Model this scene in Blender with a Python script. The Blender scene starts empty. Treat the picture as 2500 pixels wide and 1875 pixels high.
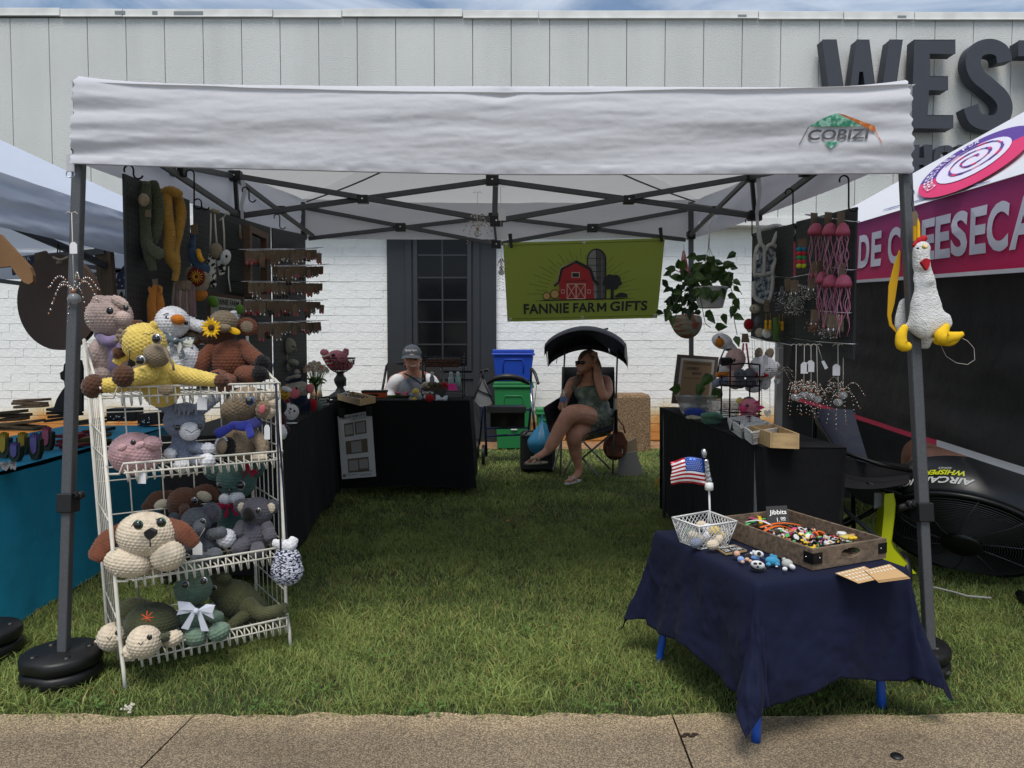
import bpy, bmesh, math, random
import numpy as np
from mathutils import Vector, Matrix, geometry
R = math.radians; PI = math.pi
random.seed(7); rng = np.random.default_rng(7)
SC = bpy.context.scene; COL = SC.collection
FPX = 1782.0; CAMH = 1.116; PITCH = math.atan((937.5 - 858) / FPX)
cam = bpy.data.objects.new('camera', bpy.data.cameras.new('camera')); COL.objects.link(cam)
cam.data.sensor_width = 36; cam.data.lens = FPX / 2500 * 36
cam.data.clip_start = 0.05; cam.data.clip_end = 2000
cam.location = (0, 0, CAMH); cam.rotation_euler = (PI / 2 - PITCH, 0, 0); SC.camera = cam
SUN_EL, SUN_AZ = R(64), R(188)          # azimuth the light comes from, clockwise from +Y
sd = bpy.data.lights.new('sun', 'SUN'); sd.energy = 2.3; sd.angle = R(28); sd.color = (1, .955, .89)
sun = bpy.data.objects.new('sun', sd); COL.objects.link(sun)
sv = Vector((math.sin(SUN_AZ) * math.cos(SUN_EL), math.cos(SUN_AZ) * math.cos(SUN_EL), math.sin(SUN_EL)))
sun.rotation_euler = sv.to_track_quat('Z', 'Y').to_euler(); sun.location = (0, -3, 9)
wd = bpy.data.worlds.new('World'); SC.world = wd; wd.use_nodes = True
nt = wd.node_tree; nt.nodes.clear(); N = nt.nodes.new; L = nt.links.new
wo = N('ShaderNodeOutputWorld'); bg = N('ShaderNodeBackground'); sky = N('ShaderNodeTexSky')
sky.sky_type = 'NISHITA'; sky.sun_disc = False; sky.sun_elevation = SUN_EL; sky.sun_rotation = SUN_AZ
sky.air_density = 1.2; sky.dust_density = 1.5
tc = N('ShaderNodeTexCoord'); mp = N('ShaderNodeMapping'); mp.inputs['Scale'].default_value = (2.2, 2.2, 7.5)
nz = N('ShaderNodeTexNoise'); nz.inputs['Scale'].default_value = 1.6; nz.inputs['Detail'].default_value = 9; nz.inputs['Roughness'].default_value = .58; nz.inputs['Distortion'].default_value = .7
cr = N('ShaderNodeValToRGB'); cr.color_ramp.elements[0].position = .38; cr.color_ramp.elements[1].position = .72
mx = N('ShaderNodeMixRGB'); mx.inputs['Color2'].default_value = (6.6, 7.2, 8.0, 1)
mf = N('ShaderNodeMath'); mf.operation = 'MULTIPLY'; mf.inputs[1].default_value = .9
L(tc.outputs['Generated'], mp.inputs['Vector']); L(mp.outputs[0], nz.inputs['Vector']); L(nz.outputs['Fac'], cr.inputs['Fac'])
L(cr.outputs['Color'], mf.inputs[0]); L(mf.outputs[0], mx.inputs['Fac']); L(sky.outputs[0], mx.inputs['Color1'])
L(mx.outputs[0], bg.inputs['Color']); bg.inputs['Strength'].default_value = .105; L(bg.outputs[0], wo.inputs['Surface'])
SC.view_settings.view_transform = 'Standard'; SC.view_settings.look = 'None'; SC.view_settings.gamma = 1
SC.view_settings.use_curve_mapping = False; SC.view_settings.exposure = 0.25
SC.render.engine = 'CYCLES'; SC.cycles.max_bounces = 7; SC.cycles.transparent_max_bounces = 16

def W(px, py, d):
 dx = (px - 1250) / FPX; dy = (937.5 - py) / FPX
 y = math.cos(PITCH) + dy * math.sin(PITCH); z = -math.sin(PITCH) + dy * math.cos(PITCH)
 t = d / y
 return Vector((dx * t, d, CAMH + z * t))
def WZ(px, py, z):
 a = W(px, py, 1.0); t = (z - CAMH) / (a.z - CAMH)
 return Vector((a.x * t, t, z))
def WX(px, py, x):
 a = W(px, py, 1.0); t = x / a.x
 return Vector((x, t, CAMH + (a.z - CAMH) * t))
def S(n, d): return n * d / FPX

def lin(c):
 return tuple(((v / 255) / 12.92 if v / 255 <= .04045 else (((v / 255) + .055) / 1.055) ** 2.4) for v in c)
MATS = {}
def mat(name, col, rough=.7, metal=0, var=0, vs=8, bump=0, bs=80, bd=.004, spec=.5, sheen=0, trans=0, alpha=1, ior=1.45, transl=0, coat=0, stretch=None, col2=None, lo=.35, hi=.65, emit=None):
 if name in MATS: return MATS[name]
 m = bpy.data.materials.new(name); m.use_nodes = True; t = m.node_tree; b = t.nodes['Principled BSDF']
 c = lin(col); b.inputs['Base Color'].default_value = (*c, 1); b.inputs['Roughness'].default_value = rough
 b.inputs['Metallic'].default_value = metal; b.inputs['Specular IOR Level'].default_value = spec
 b.inputs['Sheen Weight'].default_value = sheen; b.inputs['Transmission Weight'].default_value = trans
 b.inputs['IOR'].default_value = ior; b.inputs['Coat Weight'].default_value = coat; b.inputs['Alpha'].default_value = alpha
 tcn = t.nodes.new('ShaderNodeTexCoord'); vec = tcn.outputs['Object']
 if stretch:
  mpn = t.nodes.new('ShaderNodeMapping'); mpn.inputs['Scale'].default_value = stretch
  t.links.new(vec, mpn.inputs['Vector']); vec = mpn.outputs[0]
 if var or col2:
  n = t.nodes.new('ShaderNodeTexNoise'); n.inputs['Scale'].default_value = vs; n.inputs['Detail'].default_value = 6
  t.links.new(vec, n.inputs['Vector'])
  rp = t.nodes.new('ShaderNodeValToRGB'); rp.color_ramp.elements[0].position = lo; rp.color_ramp.elements[1].position = hi
  k0, k1 = (1 - var), (1 + var)
  rp.color_ramp.elements[0].color = (*[min(1, x * k0) for x in c], 1)
  rp.color_ramp.elements[1].color = (*(lin(col2) if col2 else [min(1, x * k1) for x in c]), 1)
  t.links.new(n.outputs['Fac'], rp.inputs['Fac']); t.links.new(rp.outputs['Color'], b.inputs['Base Color'])
 if bump:
  n2 = t.nodes.new('ShaderNodeTexNoise'); n2.inputs['Scale'].default_value = bs; n2.inputs['Detail'].default_value = 4
  t.links.new(vec, n2.inputs['Vector'])
  bn = t.nodes.new('ShaderNodeBump'); bn.inputs['Strength'].default_value = bump; bn.inputs['Distance'].default_value = bd
  t.links.new(n2.outputs['Fac'], bn.inputs['Height']); t.links.new(bn.outputs[0], b.inputs['Normal'])
 if emit: b.inputs['Emission Color'].default_value = (*lin(emit[0]), 1); b.inputs['Emission Strength'].default_value = emit[1]
 if transl:
  o = t.nodes['Material Output']; tr = t.nodes.new('ShaderNodeBsdfTranslucent'); mxn = t.nodes.new('ShaderNodeMixShader')
  tr.inputs['Color'].default_value = (*c, 1); mxn.inputs[0].default_value = transl
  t.links.new(b.outputs[0], mxn.inputs[1]); t.links.new(tr.outputs[0], mxn.inputs[2]); t.links.new(mxn.outputs[0], o.inputs['Surface'])
 MATS[name] = m
 return m
def yarn(name, col, col2=None):
 return mat('yarn_' + name, col, rough=.95, var=.14, vs=55, bump=.5, bs=420, bd=.003, sheen=.25, spec=.15, col2=col2, lo=.3, hi=.7)

_font = {}
def font_geo(s, offset=0, shear=0, space=1.0):
 k = (s, offset, shear, space)
 if k not in _font:
  cu = bpy.data.curves.new('t', 'FONT'); cu.body = s; cu.size = 1; cu.offset = offset; cu.shear = shear; cu.space_character = space; cu.resolution_u = 4
  ob = bpy.data.objects.new('t', cu); COL.objects.link(ob)
  dg = bpy.context.evaluated_depsgraph_get(); me = bpy.data.meshes.new_from_object(ob.evaluated_get(dg))
  v = np.array([tuple(p.co)[:2] for p in me.vertices]); f = [tuple(p.vertices) for p in me.polygons]
  bpy.data.objects.remove(ob); bpy.data.curves.remove(cu); bpy.data.meshes.remove(me)
  v -= v.min(0); v /= v.max(0)
  _font[k] = (v, f)
 return _font[k]
class Quad:            # four corners (top left, top right, bottom left, bottom right) of a flat or warped sheet
 def __init__(s, a, b, c, d, n=None, wave=None):
  s.a, s.b, s.c, s.d = map(Vector, (a, b, c, d))
  s.n = Vector(n) if n else ((s.c - s.a).cross(s.b - s.a)).normalized()
  s.w = (s.b - s.a).length; s.h = (s.c - s.a).length; s.wave = wave
 def at(s, u, v, off=0):
  p = s.a * (1 - u) * (1 - v) + s.b * u * (1 - v) + s.c * (1 - u) * v + s.d * u * v
  return p + s.n * (off + (s.wave(u, v) if s.wave else 0))
ORG = {}
class MB:
 def __init__(s): s.v = []; s.f = []; s.m = []; s.s = []; s.n = 0
 def add(s, vs, fs, m=0, sm=False):
  vs = np.asarray(vs, float).reshape(-1, 3); b = s.n; s.v.append(vs); s.n += len(vs)
  s.f.extend([tuple(i + b for i in f) for f in fs]); s.m.extend([m] * len(fs)); s.s.extend([sm] * len(fs)); return s
 def bx(s, x0, x1, y0, y1, z0, z1, m=0):
  return s.add([(x, y, z) for x in (x0, x1) for y in (y0, y1) for z in (z0, z1)],
      [(0, 1, 3, 2), (4, 6, 7, 5), (0, 4, 5, 1), (2, 3, 7, 6), (0, 2, 6, 4), (1, 5, 7, 3)], m)
 def obx(s, c, ax, ay, az, m=0):    # box from centre and three half-axis vectors
  c, ax, ay, az = map(Vector, (c, ax, ay, az))
  return s.add([tuple(c + ax * i + ay * j + az * k) for i in (-1, 1) for j in (-1, 1) for k in (-1, 1)],
      [(0, 1, 3, 2), (4, 6, 7, 5), (0, 4, 5, 1), (2, 3, 7, 6), (0, 2, 6, 4), (1, 5, 7, 3)], m)
 def bar(s, p, q, w, h=None, m=0, up=(0, 0, 1)):     # square bar from p to q
  p, q = Vector(p), Vector(q); a = (q - p); h = h or w
  sx = a.cross(Vector(up))
  if sx.length < 1e-5: sx = a.cross(Vector((0, 1, 0)))
  sx.normalize(); sy = sx.cross(a).normalized()
  return s.obx((p + q) / 2, a / 2, sx * w / 2, sy * h / 2, m)
 def tube(s, path, r, n=8, m=0, closed=False, flat=1.0, upv=None):
  P = [Vector(p) for p in path]; k = len(P); rs = r if hasattr(r, '__len__') else [r] * k
  vs = []; prev = None
  for i, p in enumerate(P):
   if closed: t = P[(i + 1) % k] - P[i - 1]
   else: t = P[min(i + 1, k - 1)] - P[max(i - 1, 0)]
   if t.length < 1e-9: t = Vector((0, 0, 1))
   t.normalize()
   if prev is None:
    u = Vector(upv) if upv else (Vector((0, 0, 1)) if abs(t.z) < .9 else Vector((0, 1, 0)))
   else: u = prev
   u = (u - t * u.dot(t))
   if u.length < 1e-6: u = t.orthogonal()
   u.normalize(); prev = u; w = t.cross(u)
   for j in range(n):
    a = 2 * PI * j / n; vs.append(p + (u * math.cos(a) * flat + w * math.sin(a)) * rs[i])
  fs = []
  for i in range(k if closed else k - 1):
   for j in range(n):
    a, b = i * n + j, i * n + (j + 1) % n; c, d = ((i + 1) % k) * n + (j + 1) % n, ((i + 1) % k) * n + j
    fs.append((a, b, c, d))
  if not closed: fs += [tuple(range(n))[::-1], tuple((k - 1) * n + j for j in range(n))]
  return s.add([tuple(v) for v in vs], fs, m, True)
 def lathe(s, c, prof, n=20, m=0, axis=None, closed=False, sm=True):
  c = Vector(c); A = Vector(axis).normalized() if axis else Vector((0, 0, 1)); U = A.orthogonal().normalized() if axis else Vector((1, 0, 0)); V = A.cross(U)
  vs = [tuple(c + A * z + (U * math.cos(2 * PI * j / n) + V * math.sin(2 * PI * j / n)) * r) for r, z in prof for j in range(n)]
  k = len(prof); fs = [(i * n + j, i * n + (j + 1) % n, (i + 1) * n + (j + 1) % n, (i + 1) * n + j) for i in range(k - 1) for j in range(n)]
  return s.add(vs, fs, m, sm)
 def grid(s, fn, nu, nv, m=0, sm=True, thick=0):
  vs = [tuple(fn(i / nu, j / nv)) for j in range(nv + 1) for i in range(nu + 1)]
  fs = [(j * (nu + 1) + i, j * (nu + 1) + i + 1, (j + 1) * (nu + 1) + i + 1, (j + 1) * (nu + 1) + i) for j in range(nv) for i in range(nu)]
  return s.add(vs, fs, m, sm)
 def ell(s, c, r, ang=0, m=0, nu=16, nv=10, stitch=0, tilt=0, yaw=0):
  if stitch:
   cir = 2 * PI * (r[0] + r[1]) / 2; ln = PI * (r[2] + (r[0] + r[1]) / 2) / 2
   M_ = max(8, int(cir / stitch)); N_ = max(5, int(ln / (stitch * .8))); nu = min(M_ * 4, 240); nv = min(N_ * 4, 160)
  U = np.linspace(0, 1, nu, endpoint=False); V = np.linspace(0.0, 1, nv + 1)
  u, v = np.meshgrid(U, V); th = v * PI; ph = u * 2 * PI
  x = np.sin(th) * np.cos(ph); y = np.sin(th) * np.sin(ph); z = -np.cos(th)
  nn = np.stack([x / r[0], y / r[1], z / r[2]], -1); nn /= np.linalg.norm(nn, axis=-1, keepdims=True)
  p = np.stack([x * r[0], y * r[1], z * r[2]], -1)
  if stitch:
   vv = v * N_; uu = u * M_ + .5 * np.floor(vv) + .35 * np.abs((vv % 1) - .5)
   h = (.35 + .65 * np.abs(np.sin(PI * vv)) ** .6) * (.2 + .8 * np.abs(np.sin(PI * uu)) ** .7)
   h *= (.8 + .4 * rng.random(h.shape))
   p = p + nn * (h * stitch * .34)[..., None]
  Rm = np.array(Matrix.Rotation(ang, 3, 'Y') @ Matrix.Rotation(tilt, 3, 'X') @ Matrix.Rotation(yaw, 3, 'Z'))
  p = p.reshape(-1, 3) @ Rm.T + np.array(c)
  fs = [(j * nu + i, j * nu + (i + 1) % nu, (j + 1) * nu + (i + 1) % nu, (j + 1) * nu + i) for j in range(nv) for i in range(nu)]
  return s.add(p, fs, m, True)
 def sweep(s, path, radii, m=0, stitch=0, n=12, step=.012, flat=1.0, flatdir=(0, 1, 0)):
  P = [np.array(p, float) for p in path]; k = len(P); Ls = [0]
  for i in range(1, k): Ls.append(Ls[-1] + np.linalg.norm(P[i] - P[i - 1]))
  T = Ls[-1]; rm = max(radii)
  if stitch: M_ = max(7, int(2 * PI * rm / stitch)); n = M_ * 4; N_ = max(3, int((T + 2 * rm) / (stitch * .8))); step = (T + radii[0] + radii[-1]) / (N_ * 4)
  def ev(t):
   t = min(max(t, 0), T)
   for i in range(k - 1):
    if t <= Ls[i + 1] or i == k - 2:
     a = (t - Ls[i]) / max(1e-9, Ls[i + 1] - Ls[i]); a = min(max(a, 0), 1)
     p0 = P[max(i - 1, 0)]; p3 = P[min(i + 2, k - 1)]
     q = .5 * (2 * P[i] + (P[i + 1] - p0) * a + (2 * p0 - 5 * P[i] + 4 * P[i + 1] - p3) * a * a + (3 * P[i] - p0 - 3 * P[i + 1] + p3) * a ** 3)
     sm = a * a * (3 - 2 * a)
     return q, radii[i] * (1 - sm) + radii[i + 1] * sm
  ts = np.arange(-radii[0] * .98, T + radii[-1] * .98, step); rings = []; prev = None; fd = np.array(flatdir, float)
  for t in ts:
   q, r = ev(t)
   if t < 0: d = (ev(.01)[0] - ev(0)[0]); d /= np.linalg.norm(d) + 1e-9; q = ev(0)[0] + d * t; r = math.sqrt(max(radii[0] ** 2 - t * t, 1e-8))
   elif t > T: d = (ev(T)[0] - ev(T - .01)[0]); d /= np.linalg.norm(d) + 1e-9; q = ev(T)[0] + d * (t - T); r = math.sqrt(max(radii[-1] ** 2 - (t - T) ** 2, 1e-8))
   rings.append((q, r))
  nv = len(rings); allv = np.zeros((nv, n, 3)); an = np.arange(n) / n * 2 * PI
  for i in range(nv):
   tt = rings[min(i + 1, nv - 1)][0] - rings[max(i - 1, 0)][0]; tt /= np.linalg.norm(tt) + 1e-9
   u = fd if prev is None else prev; u = u - tt * u.dot(tt)
   if np.linalg.norm(u) < 1e-4: u = np.cross(tt, (0.3, .5, .8))
   u /= np.linalg.norm(u); prev = u; w = np.cross(tt, u); r = np.full(n, rings[i][1])
   if stitch:
    vv = i / 4; uu = an / (2 * PI) * M_ + .5 * math.floor(vv) + .35 * abs((vv % 1) - .5)
    r = r + stitch * .34 * (.35 + .65 * abs(math.sin(PI * vv)) ** .6) * (.2 + .8 * np.abs(np.sin(PI * uu)) ** .7)
   allv[i] = rings[i][0] + (u[None] * np.cos(an)[:, None] * flat + w[None] * np.sin(an)[:, None]) * r[:, None]
  fs = [(i * n + j, i * n + (j + 1) % n, (i + 1) * n + (j + 1) % n, (i + 1) * n + j) for i in range(nv - 1) for j in range(n)]
  fs += [tuple(range(n))[::-1], tuple((nv - 1) * n + j for j in range(n))]
  return s.add(allv.reshape(-1, 3), fs, m, True)
 def prism(s, pts, ext, m=0, sides=True):     # polygon of 3-D points pushed by vector ext
  P = [Vector(p) for p in pts]; e = Vector(ext); k = len(P)
  tri = geometry.tessellate_polygon([P])
  vs = [tuple(p) for p in P] + [tuple(p + e) for p in P]
  fs = [tuple(t) for t in tri] + [tuple(i + k for i in t)[::-1] for t in tri]
  if sides: fs += [(i, (i + 1) % k, (i + 1) % k + k, i + k) for i in range(k)]
  return s.add(vs, fs, m)
 def qpoly(s, q, pts, off=.002, m=0):
  P = [q.at(u, v, off) for u, v in pts]
  return s.add([tuple(p) for p in P], [tuple(t) for t in geometry.tessellate_polygon([[Vector((u, v, 0)) for u, v in pts]])], m)
 def qtext(s, q, txt, box, off=.003, m=0, bold=0, shear=0, space=1.0, thick=0):
  v, f = font_geo(txt, bold, shear, space); u0, v0, u1, v1 = box
  P = [tuple(q.at(u0 + (u1 - u0) * x, v1 + (v0 - v1) * y, off)) for x, y in v]
  return s.add(P, f, m)
 def qline(s, q, a, b, w, off=.002, m=0):     # printed stroke, w in metres
  (u0, v0), (u1, v1) = a, b; dx, dy = (u1 - u0) * q.w, (v1 - v0) * q.h; l = math.hypot(dx, dy) or 1e-6
  nx, ny = -dy / l * w / 2 / q.w, dx / l * w / 2 / q.h
  return s.qpoly(q, [(u0 + nx, v0 + ny), (u1 + nx, v1 + ny), (u1 - nx, v1 - ny), (u0 - nx, v0 - ny)], off, m)
 def qgrid(s, q, nu, nv, off=0, m=0, back=None):
  s.grid(lambda u, v: q.at(u, v, off), nu, nv, m)
  if back is not None: s.grid(lambda u, v: q.at(u, v, -back), nu, nv, m)
  return s
 def build(s, name, mats, parent=None, bevel=0, solid=0, origin=None):
  v = np.concatenate(s.v) if s.v else np.zeros((0, 3))
  if parent is not None: org = ORG[parent.name]
  elif origin is not None: org = np.array(origin, float)
  else: org = np.array([(v[:, 0].min() + v[:, 0].max()) / 2, (v[:, 1].min() + v[:, 1].max()) / 2, v[:, 2].min()])
  me = bpy.data.meshes.new(name); me.from_pydata((v - org).tolist(), [], s.f)
  for x in (mats if isinstance(mats, (list, tuple)) else [mats]): me.materials.append(x)
  me.polygons.foreach_set('material_index', s.m); me.polygons.foreach_set('use_smooth', s.s); me.update()
  o = bpy.data.objects.new(name, me); COL.objects.link(o); ORG[o.name] = org
  if parent is not None: o.parent = parent
  else: o.location = org
  if solid: md = o.modifiers.new('solid', 'SOLIDIFY'); md.thickness = solid; md.offset = 0
  if bevel: md = o.modifiers.new('bevel', 'BEVEL'); md.width = bevel; md.segments = 2; md.limit_method = 'ANGLE'
  return o
def tag(o, label, cat, group=None, kind=None):
 o['label'] = label; o['category'] = cat
 if group: o['group'] = group
 if kind: o['kind'] = kind
 return o
def thing(name, label, cat, loc=(0, 0, 0), group=None):
 o = bpy.data.objects.new(name, None); COL.objects.link(o); o.location = loc; o.empty_display_size = .05
 ORG[o.name] = np.array(loc, float); return tag(o, label, cat, group)
def struct(o): o['kind'] = 'structure'; return o
def stuff(o): o['kind'] = 'stuff'; return o
def dup(o, loc=None, rot=None, scale=None, label=None, parent=None):
 c = o.copy(); COL.objects.link(c); ORG[c.name] = ORG.get(o.name, np.zeros(3))
 if parent is not None: c.parent = parent
 if loc is not None: c.location = loc
 if rot is not None: c.rotation_euler = rot
 if scale is not None: c.scale = scale if hasattr(scale, '__len__') else (scale,) * 3
 if label: c['label'] = label
 for ch in [x for x in CH.get(o.name, [])]:
  d = dup(ch, parent=c); CH.setdefault(c.name, []).append(d)
 return c
CH = {}
def kids(o, *cs): CH.setdefault(o.name, []).extend(cs); return o
_nz = rng.random((64, 64))
def vnoise(x, y):
 x = np.asarray(x, float); y = np.asarray(y, float); xi = np.floor(x).astype(int); yi = np.floor(y).astype(int); fx = x - xi; fy = y - yi
 fx = fx * fx * (3 - 2 * fx); fy = fy * fy * (3 - 2 * fy); g = lambda a, b: _nz[a % 64, b % 64]
 return (g(xi, yi) * (1 - fx) + g(xi + 1, yi) * fx) * (1 - fy) + (g(xi, yi + 1) * (1 - fx) + g(xi + 1, yi + 1) * fx) * fy
def fbm(x, y, o=4):
 t = 0; a = .5
 for i in range(o): t += a * (vnoise(x, y) - .5); x = x * 2.03 + 7.1; y = y * 2.03 + 3.7; a *= .5
 return t
def cloth_mat(name, col, rough=.9, transl=0, bump=.35, bs=14, spec=.2, var=.06): return mat(name, col, rough, var=var, vs=5, bump=bump, bs=bs, bd=.02, spec=spec, sheen=.02, transl=transl)
BLACKC = cloth_mat('black_cloth', (27, 27, 29), spec=.08); STEEL = mat('grey_powder_coat', (78, 80, 83), .5, .15, var=.25, vs=350, bump=.4, bs=500, bd=.002)
BLACKP = mat('black_plastic', (22, 22, 23), .45, bump=.1, bs=200); WHITEM = mat('white_wire', (206, 202, 190), .4, var=.06, vs=30); CHROME = mat('chrome', (200, 200, 205), .15, 1)
BLACKM = mat('black_metal', (24, 24, 26), .45, .6); STRING = mat('string', (205, 200, 190), .9); TAGP = mat('tag_paper', (222, 222, 225), .8); KRAFT = mat('kraft_card', (116, 100, 84), .9, var=.12, vs=40)
INK = mat('ink', (30, 32, 38), .8); CHALK = mat('chalk', (225, 225, 220), .95); CHALKB = mat('chalkboard', (32, 33, 35), .7)
WOODL = mat('light_wood', (176, 148, 106), .7, var=.15, vs=6, bump=.15, bs=60, stretch=(1, 8, 8)); WOODG = mat('weathered_wood', (108, 92, 76), .75, var=.35, vs=5, bump=.3, bs=30, stretch=(2, 14, 14))
WOODD = mat('dark_wood', (66, 48, 38), .6, var=.25, vs=8, bump=.2, bs=40, stretch=(2, 12, 12)); WHITEP = mat('white_plastic', (216, 216, 214), .4); CLEAR = mat('clear_plastic', (235, 240, 242), .08, trans=.9, ior=1.2, alpha=.55)
NAVYC = cloth_mat('navy_cloth', (19, 24, 48), .8, bump=.25, bs=10); EYEB = mat('black_eye', (10, 10, 11), .08, coat=1)
# ============================================================ the ground
GY0 = 2.17                                   # where the sidewalk meets the lawn
SOIL = mat('soil', (46, 52, 28), .95, var=.4, vs=9, bump=.6, bs=60, bd=.01)
b = MB(); b.bx(-400, 400, GY0 - .01, 400, -.3, 0); struct(b.build('ground', SOIL))
CONC = mat('aggregate_concrete', (136, 124, 106), .9, var=.2, vs=2.2, bump=.9, bs=170, bd=.006, lo=.3, hi=.75)
t_ = CONC.node_tree; bs_ = t_.nodes['Principled BSDF']; vo = t_.nodes.new('ShaderNodeTexVoronoi'); vo.inputs['Scale'].default_value = 330
tcn_ = t_.nodes.new('ShaderNodeTexCoord'); t_.links.new(tcn_.outputs['Object'], vo.inputs['Vector'])
rp_ = t_.nodes.new('ShaderNodeValToRGB'); rp_.color_ramp.elements[0].position = .42; rp_.color_ramp.elements[1].position = .78
rp_.color_ramp.elements[0].color = (.55, .53, .5, 1); rp_.color_ramp.elements[1].color = (1.9, 1.85, 1.7, 1)
sp_ = t_.nodes.new('ShaderNodeSeparateColor'); t_.links.new(vo.outputs['Color'], sp_.inputs[0]); t_.links.new(sp_.outputs[0], rp_.inputs['Fac'])
mm_ = t_.nodes.new('ShaderNodeMixRGB'); mm_.blend_type = 'MULTIPLY'; mm_.inputs['Fac'].default_value = .8
old_ = bs_.inputs['Base Color'].links[0].from_socket; t_.links.new(old_, mm_.inputs['Color1']); t_.links.new(rp_.outputs['Color'], mm_.inputs['Color2']); t_.links.new(mm_.outputs[0], bs_.inputs['Base Color'])
g_ = t_.nodes.new('ShaderNodeNewGeometry'); s_ = t_.nodes.new('ShaderNodeSeparateXYZ'); t_.links.new(g_.outputs['Position'], s_.inputs[0]); r_ = t_.nodes.new('ShaderNodeValToRGB'); a_ = t_.nodes.new('ShaderNodeMath'); a_.operation = 'MULTIPLY_ADD'; a_.inputs[1].default_value = .16
n_ = t_.nodes.new('ShaderNodeTexNoise'); n_.inputs['Scale'].default_value = 5; n_.inputs['Detail'].default_value = 7; t_.links.new(g_.outputs['Position'], n_.inputs['Vector']); t_.links.new(n_.outputs['Fac'], a_.inputs[0]); t_.links.new(s_.outputs['Y'], a_.inputs[2])
r_.color_ramp.elements[0].position = .08; r_.color_ramp.elements[0].color = (.78, .76, .74, 1); r_.color_ramp.elements[1].position = .22; r_.color_ramp.elements[1].color = (1.35, 1.3, 1.18, 1); k_ = t_.nodes.new('ShaderNodeMath'); k_.operation = 'SUBTRACT'; k_.inputs[1].default_value = 2.03; t_.links.new(a_.outputs[0], k_.inputs[0]); t_.links.new(k_.outputs[0], r_.inputs['Fac'])
x_ = t_.nodes.new('ShaderNodeMixRGB'); x_.blend_type = 'MULTIPLY'; x_.inputs['Fac'].default_value = 1; t_.links.new(mm_.outputs[0], x_.inputs['Color1']); t_.links.new(r_.outputs[0], x_.inputs['Color2']); t_.links.new(x_.outputs[0], bs_.inputs['Base Color'])
root = thing('sidewalk', '', '', (0, GY0, 0)); del root['label']; del root['category']; root['kind'] = 'structure'
b = MB(); b.bx(-60, 60, -3, GY0 - .03, -.3, -.03); b.build('joint_bed', SOIL, root)
j1 = [WZ(415, 1805, .012), WZ(345, 1875, .012)]; j2 = [WZ(1650, 1770, .012), WZ(1690, 1875, .012)]
def jx(j, y): a = (y - j[0].y) / (j[1].y - j[0].y); return j[0].x + (j[1].x - j[0].x) * a
edges = [lambda y: -6.2, lambda y: -3.6, lambda y: jx(j1, y), lambda y: jx(j2, y), lambda y: 3.9, lambda y: 6.6]
for i in range(5):
 ys = [GY0 - .004 + .012 * math.sin(i * 3 + k) for k in range(9)]; g = .006
 l, r = edges[i], edges[i + 1]; y0, y1 = .4, GY0
 top = [(l(y0) + g, y0)] + [(r(y0) - g, y0), (r(y1) - g, y1)] + [((r(y1) - g) * (1 - k / 24) + (l(y1) + g) * k / 24, y1 + .012 * math.sin(k * 2.1 + i) + .008 * math.sin(k * 5.3)) for k in range(1, 24)] + [(l(y1) + g, y1)]
 m_ = MB(); m_.prism([(x, y, .012) for x, y in top], (0, 0, -.1)); m_.build('slab', CONC, root, bevel=.004)
b = MB(); b.lathe(W(2190, 1846, 2.03), [(.0, .006), (.012, .006), (.016, .0), (.016, -.004)], 14); WP = WZ(2190, 1846, .016)
b = MB(); b.lathe(WP, [(0, .004), (.014, .004), (.017, 0)], 14); tag(b.build('bottle_cap', BLACKP), 'small flat black disc lying on the sidewalk at the right', 'bottle cap')
b = MB(); a_ = WZ(1668, 1798, .014)
for k in range(4):
 c_ = a_ + Vector((.012 * k, .01 * (k % 2), .002)); b.ell(c_, (.011, .005, .003), 0, 0, 8, 5)
tag(b.build('dead_leaf', mat('dead_leaf', (50, 38, 28), .9)), 'dark dead leaf in the sidewalk joint near the navy table', 'leaf')
b = MB(); a_ = WZ(1244, 1273, .03)
for k in range(7):
 an = k * .9; b.add([tuple(a_), tuple(a_ + Vector((.03 * math.cos(an), .03 * math.sin(an), .012))), tuple(a_ + Vector((.02 * math.cos(an + .5), .02 * math.sin(an + .5), .004)))], [(0, 1, 2)])
tag(b.build('fallen_leaf', mat('tan_leaf', (160, 118, 70), .9)), 'single tan leaf lying on the lawn inside the tent', 'leaf')
b = MB(); a_ = WZ(315, 1727, .035)
for k in range(26): b.ell(a_ + Vector((random.gauss(0, .008), random.gauss(0, .006), random.gauss(0, .006))), (.004,) * 3, 0, 0, 6, 4)
tag(b.build('clover_flower', mat('clover', (190, 186, 170), .9)), 'white clover blossom in the grass beside the rack foot', 'flower')
b = MB()
for cx_, cy_ in [(WZ(x, y, 0).x, WZ(x, y, 0).y) for x, y in ((240, 1745), (170, 1740), (620, 1750), (1000, 1752), (1180, 1700), (1560, 1700), (2000, 1720), (2300, 1735), (900, 1620), (1280, 1560), (1900, 1745), (760, 1700), (1450, 1750))]:
 for k in range(26):
  a = random.random() * 6.28; r = abs(random.gauss(0, .035)); p = Vector((cx_ + r * math.cos(a) * 1.6, cy_ + r * math.sin(a) * .7, random.uniform(.018, .036))); s_ = random.uniform(.008, .02); u = Vector((math.cos(a), math.sin(a), random.uniform(-.1, .5))) * s_; v = Vector((-math.sin(a), math.cos(a), .2)) * s_ * .4
  b.add([tuple(p), tuple(p + u * .5 + v), tuple(p + u), tuple(p + u * .5 - v)], [(0, 1, 2, 3)])
tag(b.build('broadleaf_weeds', mat('weed_leaf', (84, 116, 52), .6, transl=.2, var=.3, vs=30)), 'low broadleaf weeds scattered in the lawn along the sidewalk edge', 'weeds', kind='stuff')
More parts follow.
